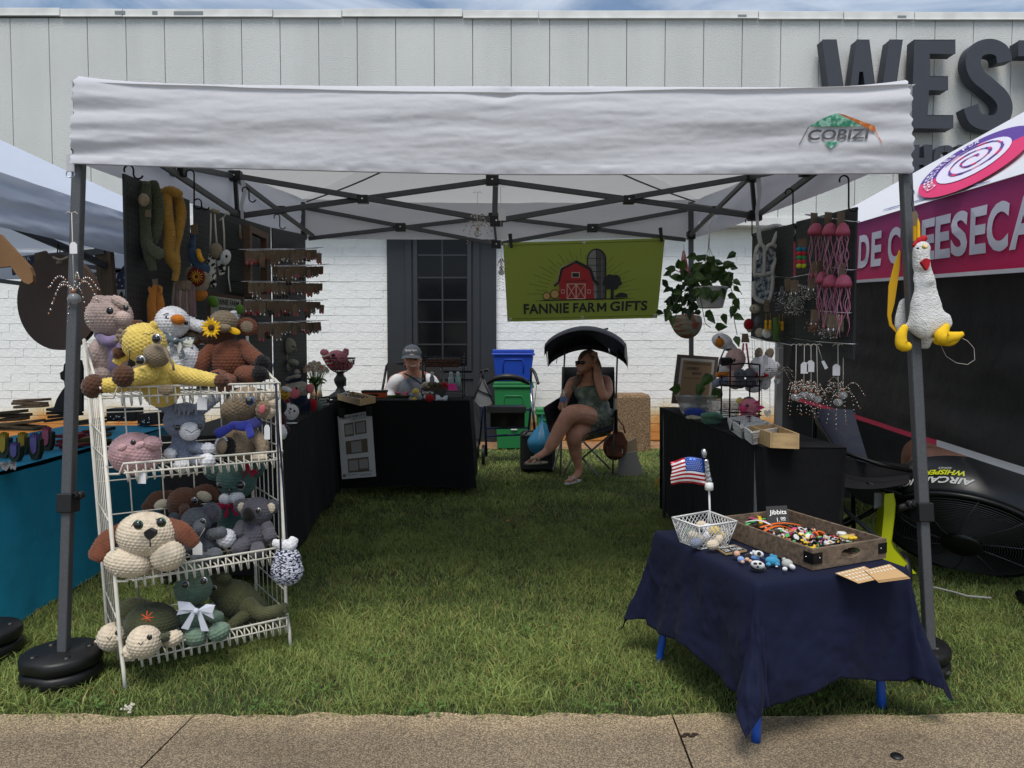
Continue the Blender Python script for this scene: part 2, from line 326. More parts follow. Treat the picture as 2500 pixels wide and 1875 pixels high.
def make_grass():
 zones = [(-2.0, 2.1, GY0 - .05, 3.4, 26000, .0024), (-3.4, 3.4, 3.4, 4.8, 14000, .0031), (-4.6, 4.6, 4.8, 6.4, 6500, .0044), (-5.6, 5.6, 6.4, 8.2, 3600, .0058), (2.9, 6.5, 2.2, 8, 1500, .006), (-6.5, -2.9, 2.2, 8, 1500, .006), (2.1, 2.9, 2.15, 3.4, 14000, .003), (-2.9, -2.0, 2.15, 3.4, 14000, .003)]
 X, Y, WD = [], [], []
 for x0, x1, y0, y1, dn, wd_ in zones:
  n = int((x1 - x0) * (y1 - y0) * dn); X.append(rng.uniform(x0, x1, n)); Y.append(rng.uniform(y0, y1, n)); WD.append(np.full(n, wd_))
 x = np.concatenate(X); y = np.concatenate(Y); wdt = np.concatenate(WD); n = len(x)
 cl = fbm(x * 3.1, y * 3.1, 3) + .5 * fbm(x * 11, y * 11, 2)
 keep = (rng.random(n) < .85 + cl * 1.0) & ((y > GY0 - .012) | (rng.random(n) < .5 + 4 * fbm(x * 4, x * 0, 3) + (y - GY0) * 18)); x, y, wdt, cl = x[keep], y[keep], wdt[keep], cl[keep]; n = len(x)
 h = (.014 + .021 * rng.random(n) + .05 * np.clip(cl, 0, 1)) * np.where(y < GY0 + .05, .7, 1)
 coarse = (fbm(x * 1.7 + 9, y * 1.7, 2) > .12) & (rng.random(n) < .25); h = np.where(coarse, h * 1.35, h); wdt = np.where(coarse, wdt * 1.7, wdt) * rng.uniform(.7, 1.25, n)
 an = rng.random(n) * 2 * PI; ln = rng.uniform(.4, 1.9, n) * h; da = rng.random(n) * 2 * PI + 0
 cx, sx = np.cos(an) * wdt / 2, np.sin(an) * wdt / 2; bx_, by_ = np.cos(da) * ln, np.sin(da) * ln
 z0 = -.004; v = np.zeros((n, 5, 3))
 v[:, 0] = np.stack([x - cx, y - sx, np.full(n, z0)], 1); v[:, 1] = np.stack([x + cx, y + sx, np.full(n, z0)], 1)
 v[:, 2] = np.stack([x + cx * .8 + bx_ * .35, y + sx * .8 + by_ * .35, h * .62], 1); v[:, 3] = np.stack([x - cx * .8 + bx_ * .35, y - sx * .8 + by_ * .35, h * .62], 1)
 v[:, 4] = np.stack([x + bx_, y + by_, h * rng.uniform(.6, 1.05, n)], 1)
 me = bpy.data.meshes.new('grass'); me.vertices.add(n * 5); me.vertices.foreach_set('co', v.ravel())
 base = np.arange(n) * 5
 li = np.stack([base, base + 1, base + 2, base + 3, base + 3, base + 2, base + 4], 1).ravel(); me.loops.add(len(li)); me.loops.foreach_set('vertex_index', li)
 ls = np.stack([np.arange(n) * 7, np.arange(n) * 7 + 4], 1).ravel(); me.polygons.add(n * 2); me.polygons.foreach_set('loop_start', ls)
 me.polygons.foreach_set('loop_total', np.tile([4, 3], n))
 hue = np.clip(.5 + rng.normal(0, .22, n) + cl * .8, 0, 1); dry = rng.random(n) < (.06 + .12 * np.clip(fbm(x * 2.3, y * 2.3 + 5, 3), 0, 1) * 2)
 c0 = np.array(lin((80, 104, 50))); c1 = np.array(lin((158, 172, 98))); cd = np.array(lin((170, 152, 98)))
 col = c0 * (1 - hue[:, None]) + c1 * hue[:, None]; col[dry] = cd * rng.uniform(.7, 1.1, (dry.sum(), 1))
 at = me.color_attributes.new('tint', 'FLOAT_COLOR', 'POINT'); at.data.foreach_set('color', np.repeat(np.concatenate([col, np.ones((n, 1))], 1), 5, 0).ravel())
 me.update(calc_edges=True); me.validate()
 m = mat('grass_blade', (80, 100, 40), .55, spec=.25, transl=.25); t = m.node_tree; a = t.nodes.new('ShaderNodeVertexColor'); a.layer_name = 'tint'
 t.links.new(a.outputs[0], t.nodes['Principled BSDF'].inputs['Base Color'])
 for nd in t.nodes:
  if nd.type == 'BSDF_TRANSLUCENT': t.links.new(a.outputs[0], nd.inputs[0])
 me.materials.append(m); o = bpy.data.objects.new('grass', me); COL.objects.link(o); tag(o, 'short mown green lawn with a few dry blades around the market tents', 'grass', kind='stuff')
make_grass()
# ============================================================ the building
WD_, UD = 8.9, 8.72                         # brick face, upper panel face
bw = thing('building', 'long white block building with a grey pebble panel parapet behind the tents', 'building', (0, WD_, 0))
PAINT = mat('white_painted_brick', (240, 240, 237), .8, var=.05, vs=3, bump=.55, bs=34, bd=.012)
def stain(m):      # clay splashed up the foot of the wall
 t = m.node_tree; bs = t.nodes['Principled BSDF']; g = t.nodes.new('ShaderNodeNewGeometry'); s = t.nodes.new('ShaderNodeSeparateXYZ'); t.links.new(g.outputs['Position'], s.inputs[0])
 nz = t.nodes.new('ShaderNodeTexNoise'); nz.inputs['Scale'].default_value = 2.2; nz.inputs['Detail'].default_value = 6; t.links.new(g.outputs['Position'], nz.inputs['Vector'])
 ad = t.nodes.new('ShaderNodeMath'); ad.operation = 'MULTIPLY_ADD'; ad.inputs[1].default_value = -.42; t.links.new(nz.outputs['Fac'], ad.inputs[0]); t.links.new(s.outputs['Z'], ad.inputs[2])
 rp = t.nodes.new('ShaderNodeValToRGB'); e = rp.color_ramp.elements; e[0].position = .02; e[0].color = (*lin((205, 140, 72)), 1); e[1].position = .27; e[1].color = (1, 1, 1, 1)
 k = e.new(.05); k.color = (*lin((214, 158, 92)), 1); k = e.new(.13); k.color = (*lin((226, 208, 168)), 1)
 t.links.new(ad.outputs[0], rp.inputs['Fac']); mx = t.nodes.new('ShaderNodeMixRGB'); mx.blend_type = 'MULTIPLY'; mx.inputs['Fac'].default_value = 1
 o = bs.inputs['Base Color'].links[0].from_socket; t.links.new(o, mx.inputs['Color1']); mx2 = t.nodes.new('ShaderNodeMixRGB'); mx2.blend_type = 'DIVIDE'
 t.links.new(rp.outputs[0], mx.inputs['Color2']); t.links.new(mx.outputs[0], bs.inputs['Base Color'])
stain(PAINT)
MORT = mat('painted_mortar', (212, 213, 210), .9, bump=.3, bs=60); stain2 = mat('x', (0, 0, 0)); MORT_ = mat('painted_mortar_b', (238, 238, 235), .9, var=.03, bump=.3, bs=60); stain(MORT_)
b = MB(); b.bx(-40, 40, WD_ + .007, WD_ + .6, -.2, 2.9); b.build('wall', MORT_, bw)
REC = (W(948, 900, WD_).x, W(1212, 900, WD_).x)          # dark door bay
bricks = []; CH_, BL_ = .1016, .325
for r in range(27):
 z0 = .03 + r * CH_; x = -6.6 + (r % 2) * BL_ / 2 + (.06 if r % 3 == 0 else 0)
 while x < 7.0:
  x0, x1 = x + .003, x + BL_ - .003
  if x0 < REC[1] and x1 > REC[0]:
   if x0 < REC[0] - .05: x1 = REC[0]
   elif x1 > REC[1] + .05: x0 = REC[1]
   else: x += BL_; continue
  px = 1250 + (x0 + x1) / 2 / WD_ * FPX; bricks.append((x0, x1, z0 + .003, z0 + CH_ - .003, px)); x += BL_
def pri(k):
 px = k[4]; zz = 858 - (k[2] - CAMH) / WD_ * FPX
 return (745 < px < 950 or 1212 < px < 1330 or 1525 < px < 1690) and 580 < zz < 960 or (1330 <= px <= 1525 and 690 < zz < 960) or (0 < px < 135 and 690 < zz < 1000)
main = [k for k in bricks if pri(k)]; random.shuffle(main); main = main[:300]; ms = set(main)
rest = MB(); protos = {}
for k in bricks:
 x0, x1, z0, z1, px = k; dy = random.uniform(-.003, .003)
 if k in ms:
  key = round(x1 - x0, 2)
  if key not in protos:
   m_ = MB(); w_ = (x1 - x0) / 2; hh = (z1 - z0) / 2; m_.bx(-w_, w_, 0, .03, -hh, hh)
   me = m_.build('brick', PAINT, origin=(0, 0, 0)); protos[key] = me.data; bpy.data.objects.remove(me)
  o = bpy.data.objects.new('brick', protos[key]); COL.objects.link(o); o.parent = bw; o.location = ((x0 + x1) / 2, dy, (z0 + z1) / 2); ORG[o.name] = np.zeros(3)
 else: rest.bx(x0, x1, WD_ + dy, WD_ + .03 + dy, z0, z1)
stuff(rest.build('brick_courses', PAINT, bw))
PEB = mat('pebble_panel', (212, 214, 211), .95, var=.04, vs=1.3, bump=.8, bs=95, bd=.018, lo=.25, hi=.8)
t_ = PEB.node_tree; n_ = t_.nodes.new('ShaderNodeTexNoise'); n_.inputs['Scale'].default_value = 1; m_ = t_.nodes.new('ShaderNodeMapping'); m_.inputs['Scale'].default_value = (1.9, 1.9, .22)
tc_ = t_.nodes.new('ShaderNodeTexCoord'); t_.links.new(tc_.outputs['Object'], m_.inputs[0]); t_.links.new(m_.outputs[0], n_.inputs['Vector']); n_.inputs['Detail'].default_value = 5
r_ = t_.nodes.new('ShaderNodeValToRGB'); r_.color_ramp.elements[0].position = .38; r_.color_ramp.elements[0].color = (.91, .91, .91, 1); r_.color_ramp.elements[1].position = .56; r_.color_ramp.elements[1].color = (1, 1, 1, 1)
x_ = t_.nodes.new('ShaderNodeMixRGB'); x_.blend_type = 'MULTIPLY'; x_.inputs['Fac'].default_value = .8; bs_ = t_.nodes['Principled BSDF']; o_ = bs_.inputs['Base Color'].links[0].from_socket
t_.links.new(n_.outputs['Fac'], r_.inputs['Fac']); t_.links.new(o_, x_.inputs['Color1']); t_.links.new(r_.outputs[0], x_.inputs['Color2']); t_.links.new(x_.outputs[0], bs_.inputs['Base Color'])
ZT = W(1250, 44, UD).z; ZB = W(1800, 533, UD).z; dark = mat('joint_dark', (140, 142, 142), .9)
b = MB(); b.bx(-40, 40, UD + .03, WD_ + .6, ZB + .02, ZT); b.build('parapet_core', dark, bw)
pw = S(92.2, UD); x = W(25.5, 100, UD).x - pw * 4; i = 0
while x < 8.2:
 m_ = MB(); tb = .0; m_.bx(x + .0035, x + pw - .0035, UD, UD + .06, ZB, ZT); m_.build('panel', PEB, bw, bevel=.005); x += pw
COPM = mat('coping', (214, 214, 210), .6, var=.1, vs=4); CHIP = mat('bare_metal', (120, 126, 130), .6)
cps = [-8.5, W(150, 30, UD).x, W(302, 30, UD).x, W(668, 30, UD).x, W(836, 30, UD).x, W(1130, 30, UD).x, W(1315, 30, UD).x, W(1850, 30, UD).x, W(2057, 30, UD).x, W(2230, 30, UD).x, 8.5]
for i in range(len(cps) - 1):
 m_ = MB(); dz = -.006 * (cps[i]) * .6 + (.012 if i == 4 else 0)
 m_.bx(cps[i] + .004, cps[i + 1] - .004, UD - .03, WD_ + .6, ZT + dz - .012, ZT + dz + .075); m_.bx(cps[i] + .004, cps[i + 1] - .004, UD - .042, UD - .03, ZT + dz - .02, ZT + dz - .006)
 m_.build('coping', COPM, bw, bevel=.004)
m_ = MB()
for (px, w) in ((293, .12), (460, .34), (378, .06), (1812, .1), (2202, .1)):
 p = W(px, 29 + px * .006, UD - .032); m_.bx(p.x - w / 2, p.x + w / 2, p.y - .002, p.y + .004, p.z - .02, p.z + .02)
m_.build('chipped_paint', CHIP, bw)
m_ = MB(); m_.bx(-40, 40, UD - .05, WD_ - .004, ZB - .09, ZB - .004); m_.build('ledge', COPM, bw)
b = MB(); b.bx(-40, 40, WD_ + .6, WD_ + 6, -.2, ZT - .02); b.build('block', dark, bw)
CHAR = mat('charcoal_paint', (42, 45, 49), .55, var=.06, vs=4, bump=.08, bs=60); GLS = mat('window_glass', (16, 17, 20), .12, spec=.22)
x0, x1 = REC; m_ = MB(); m_.bx(x0, x1, WD_ - .05, WD_ + .013, .02, ZB - .1); m_.build('bay_panel', CHAR, bw, bevel=.003)
wx0, wx1 = W(1012, 800, WD_).x, W(1152, 800, WD_).x; zt, zb = W(0, 560, WD_).z, W(0, 905, WD_).z
win = MB(); t = .05; fy0, fy1 = WD_ - .085, WD_ - .051
win.bx(wx0, wx0 + t, fy0, fy1, zb, zt); win.bx(wx1 - t, wx1, fy0, fy1, zb, zt); win.bx(wx0 + t + .001, wx1 - t - .001, fy0, fy1, zt - t, zt); win.bx(wx0 + t + .001, wx1 - t - .001, fy0, fy1, zb, zb + t)
wo_ = win.build('window', mat('window_frame_dark', (48, 50, 54), .4), bw, bevel=.003)
ix0, ix1, iz0, iz1 = wx0 + t + .002, wx1 - t - .002, zb + t + .002, zt - t - .002; nc, nr = 2, 6
for c in range(nc):
 for r in range(nr):
  m_ = MB(); g = .009; cw = (ix1 - ix0) / nc; rh = (iz1 - iz0) / nr
  m_.bx(ix0 + c * cw + g, ix0 + (c + 1) * cw - g, fy0 + .018, fy0 + .024, iz0 + r * rh + g, iz0 + (r + 1) * rh - g); m_.build('pane', GLS, wo_)
m_ = MB(); m_.bx((ix0 + ix1) / 2 - .009, (ix0 + ix1) / 2 + .009, fy0 + .008, fy0 + .03, iz0, iz1)
for r in range(1, nr): z = iz0 + r * rh; m_.bx(ix0, ix1, fy0 + .010, fy0 + .03, z - .009, z + .009)
m_.build('muntins', mat('window_frame_dark', (48, 50, 54), .4), wo_)
m_ = MB(); m_.bx(wx0 - .1, wx0 - .02, WD_ - .075, WD_ - .052, .05, ZB - .12); m_.bx(wx1 + .02, wx1 + .1, WD_ - .075, WD_ - .052, .05, ZB - .12); m_.bx(wx0 - .02, wx1 + .02, WD_ - .07, WD_ - .052, zb - .1, zb - .03); m_.build('bay_trim', CHAR, bw, bevel=.004)
m_ = MB(); m_.grid(lambda u, v: (-7 + 14 * u, WD_ - .02 - .55 * v, .012 + .02 * (vnoise(u * 60, v * 6) - .3) * (1 - v) - .012 * v), 200, 8)
struct(m_.build('clay_strip', mat('clay', (140, 108, 78), .95, var=.35, vs=14, bump=.7, bs=70, bd=.01)))
LET = mat('letter_charcoal', (58, 62, 70), .55, var=.04); LETS = mat('letter_side', (50, 53, 60), .6)
LD = UD - .22
def letter(ch, pts, label, depth=.15, d=LD, polys=None):
 m_ = MB()
 P = [W(px, py, d) for px, py in pts]; m_.prism(P, (0, depth, 0)); o = m_.build('sign_letter', LET, bevel=.004); tag(o, label, 'letter', 'charcoal channel letters on the building'); return o
letter('W', [(2008, 97), (2042, 97), (2063, 235), (2072, 235), (2092, 97), (2122, 97), (2140, 235), (2150, 235), (2172, 97), (2204, 97), (2172, 318), (2124, 318), (2107, 175), (2098, 175), (2082, 318), (2036, 318)], 'big charcoal letter W high on the parapet, half behind the white tent')
letter('E', [(2232, 97), (2332, 97), (2332, 131), (2270, 131), (2270, 186), (2314, 186), (2314, 220), (2268, 220), (2264, 281), (2327, 281), (2327, 313), (2224, 313)], 'big charcoal letter E beside the tent corner')
def stroke(path, w0):
 L_, R_ = [], []
 for i, p in enumerate(path):
  a = path[max(i - 1, 0)]; c = path[min(i + 1, len(path) - 1)]; dx, dy = c[0] - a[0], c[1] - a[1]; l = math.hypot(dx, dy); w = w0[i] if hasattr(w0, '__len__') else w0
  L_.append((p[0] - dy / l * w / 2, p[1] + dx / l * w / 2)); R_.append((p[0] + dy / l * w / 2, p[1] - dx / l * w / 2))
 return L_ + R_[::-1]
def smooth(pts, n=6):
 out = []
 for i in range(len(pts) - 1):
  p0, p1, p2, p3 = pts[max(i - 1, 0)], pts[i], pts[i + 1], pts[min(i + 2, len(pts) - 1)]
  for k in range(n):
   a = k / n; out.append(tuple(.5 * (2 * p1[j] + (p2[j] - p0[j]) * a + (2 * p0[j] - 5 * p1[j] + 4 * p2[j] - p3[j]) * a * a + (3 * p1[j] - p0[j] - 3 * p2[j] + p3[j]) * a ** 3) for j in range(len(p1))))
 return out + [tuple(pts[-1])]
sp = smooth([(2453, 151), (2446, 125), (2419, 113), (2388, 122), (2376, 150), (2386, 182), (2415, 208), (2444, 235), (2454, 262), (2444, 292), (2415, 300), (2383, 290), (2370, 259)], 6)
letter('S', stroke(sp, 37), 'big charcoal letter S right of the letter E')
letter('T', [(2487, 99), (2620, 99), (2620, 136), (2572, 136), (2572, 318), (2535, 318), (2535, 136), (2487, 136)], 'big charcoal letter T cut off by the right photo edge')
letter('H', [(2226, 354), (2244, 354), (2244, 384), (2256, 384), (2256, 354), (2276, 354), (2276, 424), (2256, 424), (2256, 402), (2244, 402), (2244, 424), (2226, 424)], 'small charcoal letter H of the lower line by the tent leg', .1)
o_ = smooth([(2306, 363), (2318, 364), (2325, 380), (2325, 400), (2318, 414), (2304, 416), (2293, 410), (2288, 395), (2288, 380), (2294, 366), (2305, 363)], 4)
letter('O', stroke(o_, 16), 'small charcoal letter O of the lower line above the printed tent', .1)
letter('T2', [(2339, 354), (2386, 354), (2386, 372), (2370, 372), (2370, 424), (2353, 424), (2353, 372), (2339, 372)], 'small charcoal letter T of the lower line touching the tent roof', .1)
p = WZ(1540, 1085, 0); p.y = 8.2; p = Vector(((1542 - 1250) / FPX * 8.2, 8.2, 0)); w = S(41, 8.2); h = CAMH + (858 - 960) / FPX * 8.2
AGG = mat('pebble_pillar', (132, 108, 82), .95, var=.4, vs=60, bump=1, bs=120, bd=.01, lo=.4, hi=.6)
m_ = MB(); m_.add([(p.x + sx * w * k, p.y + sy * w * k, z) for z, k in ((0, 1), (h - .04, .97), (h, .86)) for sx, sy in ((-1, -1), (1, -1), (1, 1), (-1, 1))],
     [(i * 4 + j, i * 4 + (j + 1) % 4, i * 4 + 4 + (j + 1) % 4, i * 4 + 4 + j) for i in range(2) for j in range(4)] + [(8, 9, 10, 11)])
tag(m_.build('concrete_pillar', AGG, bevel=.015), 'square tan pebble concrete bin pillar standing by the wall behind the canopy chair', 'pillar')
# ============================================================ the white market tent
TX0, TX1, TF, TR = -1.57, 1.38, 2.61, 5.56; TM = (TF + TR) / 2; TXM = -.08
def wr(u, v, s=1.0):           # creases pulled along the cloth
 d = min(u, 1 - u) * 9
 return s * (.012 + .016 * fbm(u * 3.3 + v * 1.2, v * 3.4 - u * 3, 3) + .008 * fbm(u * 9 - v * 2, v * 9 + u * 7, 3) + .0035 * fbm(u * 40 + v * 9, v * 16 - u * 22, 3) + .004 * math.sin(v * 27 + 3 * math.sin(u * 9)) * math.exp(-d) + .007 * math.sin(v * 12 + u * 12) * math.exp(-d * .35))
CANV = mat('white_canopy', (212, 212, 217), .75, transl=.28, spec=.3, sheen=.1, bump=.25, bs=22, bd=.012); CANR = mat('white_roof', (216, 216, 213), .8, transl=.36, spec=.2, bump=.4, bs=7, bd=.03)
tent = thing('canopy_tent', 'white pop-up market tent with grey frame sheltering the craft stall', 'tent', (TXM, TM, 0))
FZ0, FZ1, RZ0, RZ1 = 1.79, 2.08, 1.975, 2.26
f_tl, f_tr = W(181, 179, TF - .05), W(2223, 187, TF - .05); f_bl, f_br = W(178, 401, TF - .05), W(2224, 423, TF - .05)
def fv(u, v, off=0):
 p = f_tl * (1 - u) * (1 - v) + f_tr * u * (1 - v) + f_bl * (1 - u) * v + f_br * u * v
 e = 4 * u * (1 - u); p = p + Vector((0, 0, -.028 * (1 - (2 * u - 1) ** 8) * (1 - v) - .020 * math.sin(u * PI) * v - (.014 * math.exp(-((u - .5) / .03) ** 2) * (v > .05) * (1 - v))))
 puck = .012 * math.exp(-((u - .515) / .012) ** 2 - ((v - .07) / .05) ** 2)
 return p + Vector((.004 * math.sin(v * 60) * (math.exp(-u * 60) + math.exp(-(1 - u) * 60)), -wr(u, v) - off + puck + .04 * (1 - v) ** 6, 0))
fq = Quad(f_tl, f_tr, f_bl, f_br)
class FQ(Quad):
 def at(s, u, v, off=0): return fv(u, v, off)
FV = FQ(f_tl, f_tr, f_bl, f_br)
m_ = MB(); m_.grid(fv, 300, 60)
m_.grid(lambda u, v: fv(u, 1) + Vector((0, .012 + .01 * v, .03 * v)), 120, 2)
front = m_.build('front_valance', CANV, tent)
m_ = MB(); hw = .925
m_.grid(lambda u, v: fv(u, .905 + v * .097, .0035 + .004 * vnoise(u * 90, v * 2)), 260, 4); m_.build('hem_band', CANV, front)
GRN = mat('print_green', (58, 150, 116), .8, var=.25, vs=60, col2=(150, 196, 176), lo=.45, hi=.62); ORP = mat('print_orange', (206, 112, 40), .8, var=.2, vs=60, col2=(220, 160, 110), lo=.45, hi=.65); LGY = mat('print_grey', (74, 76, 80), .8, var=.3, vs=70)
def fu(cx, cy): px, py = 1700 + cx / 2.765, cy / 2.765; return ((px - 178) / (2224 - 178), (py - (199 + (px - 2000) * .01 - 9)) / (420 - 199 + 5))
def ppoly(pts, m, mb): mb.qpoly(FV, [fu(*p) for p in pts], .006, m)
m_ = MB()
ppoly([(748, 828), (838, 778), (930, 743), (1020, 790), (1110, 838)], 0, m_); ppoly([(850, 937), (957, 937), (893, 983)], 0, m_)
ppoly([(935, 743), (985, 757), (1195, 838), (1204, 882), (1160, 862), (1112, 832)], 1, m_)
ppoly([(745, 830), (751, 832), (686, 953), (681, 951)], 2, m_); ppoly([(1200, 880), (1206, 880), (1237, 963), (1232, 963)], 1, m_)
a = fu(745, 848); c = fu(1158, 926); m_.qtext(FV, 'COBIZI', (a[0], a[1], c[0], c[1]), .007, 2, .025, .22)
m_.build('logo_print', [GRN, ORP, LGY], front)
apex = Vector((TXM, TM, 2.5)); cF0, cF1, cR0, cR1 = Vector((f_tl.x - .022, TF - .045, 2.05)), Vector((f_tr.x + .022, TF - .045, 2.04)), Vector((TX0 - .02, TR + .03, 2.27)), Vector((TX1 + .04, TR + .03, 2.27))
m_ = MB()
for a, c in ((cF0, cF1), (cF1, cR1), (cR1, cR0), (cR0, cF0)):
 def f(u, v, a=a, c=c):
  e = a.lerp(c, u); p = e.lerp(apex, v); return p + Vector((0, 0, -.05 * math.sin(PI * v) * math.sin(PI * u) + .012 * fbm(u * 9 + a.x, v * 4, 3) - .03 * 4 * u * (1 - u) * (1 - v)))
 m_.grid(f, 40, 24)
m_.build('roof', CANR, tent)
def sideval(a, c, az, cz, nx, name='side_valance', parent=tent, m=CANV, s=1.0):
 m_ = MB(); m_.grid(lambda u, v: (Vector(a).lerp(Vector(c), u) + Vector((0, 0, ((az * (1 - u) + cz * u) - Vector(a).lerp(Vector(c), u).z) * v - .012 * math.sin(PI * u)))) + Vector(nx) * ((wr(u, v) * min(1, u * 5) - .012 * (s == 1)) * s), 120, 16)
 return m_.build(name, m, parent)
sideval(cF0, cR0, 1.775, 1.975, (-1, 0, 0)); sideval(cF1, cR1, 1.79, 1.985, (1, 0, 0)); sideval(cR0, cR1, 1.972, 1.985, (0, 1, 0), 'rear_valance')
def leg(x0, y0, x1, y1, zt, zl, zj, name='leg'):
 m_ = MB(); a, c = Vector((x0, y0, zt)), Vector((x1, y1, .06)); k = (zt - zj) / zt; j = a.lerp(c, k); ax = (a - c).normalized()
 U0 = (0, 1, 0); m_.bar(a, j, .036, .036, up=U0); lo = MB(); lo.bar(j + ax * .02, c, .032, .032, up=U0)
 ob = m_.build(name, STEEL, tent, bevel=.006); lo.build('lower_tube', STEEL, ob, bevel=.005)
 m2 = MB(); m2.bar(j - ax * .035, j + ax * .03, .052, .056, up=U0); m2.lathe(j + Vector((.035 * (1 if x0 < 0 else -1), .01, .02)), [(.0, -.012), (.014, -.012), (.014, .012), (0, .012)], 10, axis=(0, 1, 0)); m2.bar(j + Vector((0, 0, .01)), j + Vector((.036 * (1 if x0 < 0 else -1), .0, .03)), .022); m2.build('clamp', BLACKP, ob, bevel=.004)
 m3 = MB(); q_ = .041 if y0 < 3 else .058; m3.bar(a.lerp(c, (zt - zl) / zt) - ax * .03, a.lerp(c, (zt - zl) / zt) + ax * .03, q_, q_, up=U0); m3.build('slider', BLACKP, ob, bevel=.004)
 m4 = MB(); m4.obx(c - Vector((0, 0, .02)), (.045, 0, 0), (0, .045, 0), (0, 0, .004)); m4.build('foot', STEEL, ob)
 return ob
pl = W(201, 410, TF); pb = W(154, 1605, 2.42); jl = W(165, 1235, TF).z
leg(pl.x, TF, pb.x, 2.42, 1.96, 1.84, jl)
pr = W(2199, 430, TF); pb2 = W(2270, 1640, 2.44); jr = W(2240, 1258, TF).z
leg(pr.x, TF, pb2.x, 2.44, 1.96, 1.84, jr)
leg(W(740, 560, TR).x, TR, W(735, 560, TR).x - .04, TR, 2.24, 1.985, 1.35); leg(W(1686, 560, TR).x, TR, W(1689, 560, TR).x + .02, TR, 2.24, 1.985, 1.3)
PB = .018
def truss(name, *segs):
 for i, (a, c) in enumerate(segs):
  m_ = MB(); m_.bar(a, c, .017, .03); m_.build('truss_bar', STEEL, tent, bevel=.003)
def joint(p, w=.045): m_ = MB(); m_.obx(p, (w / 2 + .008, 0, 0), (0, .022, 0), (0, 0, w / 2)); m_.lathe(Vector(p) + Vector((0, -.022, 0)), [(.007, 0), (.007, -.004), (0, -.004)], 8, axis=(0, 1, 0), m=1); m_.build('joint', [BLACKP, CHROME], tent, bevel=.003)
LU, LL, CU, CL = W(574, 430, TM), W(580, 527, TM), W(1202, 440, TM), W(1212, 540, TM); RU, RL = W(1835, 432, TM), W(1843, 527, TM)
o1 = Vector((0, .012, 0))
truss('i', (LU - o1, CL - o1), (LL + o1, CU + o1), (CU + o1, RL + o1), (CL - o1, RU - o1))
for p in (LU, LL, CU, CL, RU, RL): joint(p, .055)
joint(W(886, 487, TM)); joint(W(1535, 488, TM))
m_ = MB(); m_.bar(Vector((CU.x + .012, TM, 1.83)), apex - Vector((0, 0, .03)), .03); m_.build('centre_post', STEEL, tent); 
for a, c in ((LU, LL), (RU, RL)): m_ = MB(); m_.bar(a, c, .02); m_.build('side_post', BLACKP, tent)
ru0, rl0, rcu, rcl, ru1, rl1 = W(748, 508, TR), W(752, 582, TR), W(1205, 530, TR), W(1212, 597, TR), W(1678, 512, TR), W(1675, 585, TR)
truss('r', (ru0, rcl - o1), (rl0 + o1, rcu), (rcu, rl1 + o1), (rcl - o1, ru1)); [joint(p, .06) for p in (rcu, rcl, W(978, 555, TR), W(1446, 557, TR))]
m_ = MB(); m_.bar(rcu, rcl, .018); m_.build('rear_post', STEEL, tent)
for X, U_, L_ in ((TX0 + .07, LU, LL), (TX1 - .04, RU, RL)):
 fu_, fl_, ru_, rl_ = Vector((X, TF, 1.95)), Vector((X, TF, 1.84)), Vector((X, TR, 2.22)), Vector((X, TR, 1.985)); o2 = Vector((.012, 0, 0))
 truss('s', (fu_, L_ + o2), (fl_, U_ - o2), (U_ - o2, rl_), (L_ + o2, ru_)); joint((fu_ + L_ + fl_ + U_) / 4, .05); joint((ru_ + L_ + rl_ + U_) / 4, .05)
fcu, fcl = Vector((TXM, TF, 1.95)), Vector((TXM, TF, 1.86))
truss('f', (Vector((TX0 + .08, TF, 1.95)), fcl), (Vector((TX0 + .08, TF, 1.86)), fcu), (fcu, Vector((TX1 - .05, TF, 1.86))), (fcl, Vector((TX1 - .05, TF, 1.95))))
for c in (cF0, cF1, cR0, cR1):
 pth = [apex.lerp(c, k) + Vector((0, 0, -.03 - .055 * math.sin(PI * k))) for k in np.linspace(0, .97, 12)]; m_ = MB(); m_.tube(pth, .006, 6); m_.build('roof_rod', STEEL, tent)
for sx, px, py in ((-1, 172, 425), (1, 2222, 470)):
 st = MB(); a = W(px + 3, py - 48, TF - .04); c = W(px - 2, py - 6, TF - .04)
 if sx < 0: st.obx((a + c) / 2, (.014, 0, 0), (0, .003, 0), (0, 0, (a - c).length / 2)); st.build('strap', CANV, tent)
 rg = MB(); cc = W(px, py, TF - .04); rg.tube([cc + Vector((.015 * math.cos(t), 0, .012 * math.sin(t))) for t in np.linspace(0, 2 * PI, 14)[:-1]], .002, 6, closed=True); rg.build('ring', CHROME, tent)
for (px, pys, d) in ((593, [440, 470, 500, 535], TM - .1), (1851, [430, 470, 520, 560, 600], TM - .1)):
 m_ = MB(); 
 for k in range(len(pys) - 1):
  a, c = W(px + 4 * math.sin(k * 2), pys[k], d), W(px + 4 * math.sin(k * 2 + 2), pys[k + 1], d); m_.obx((a + c) / 2, (.012 - .002 * k, 0, 0), (0, .002, 0), (c - a) / 2)
 m_.build('strap', CANV, tent)
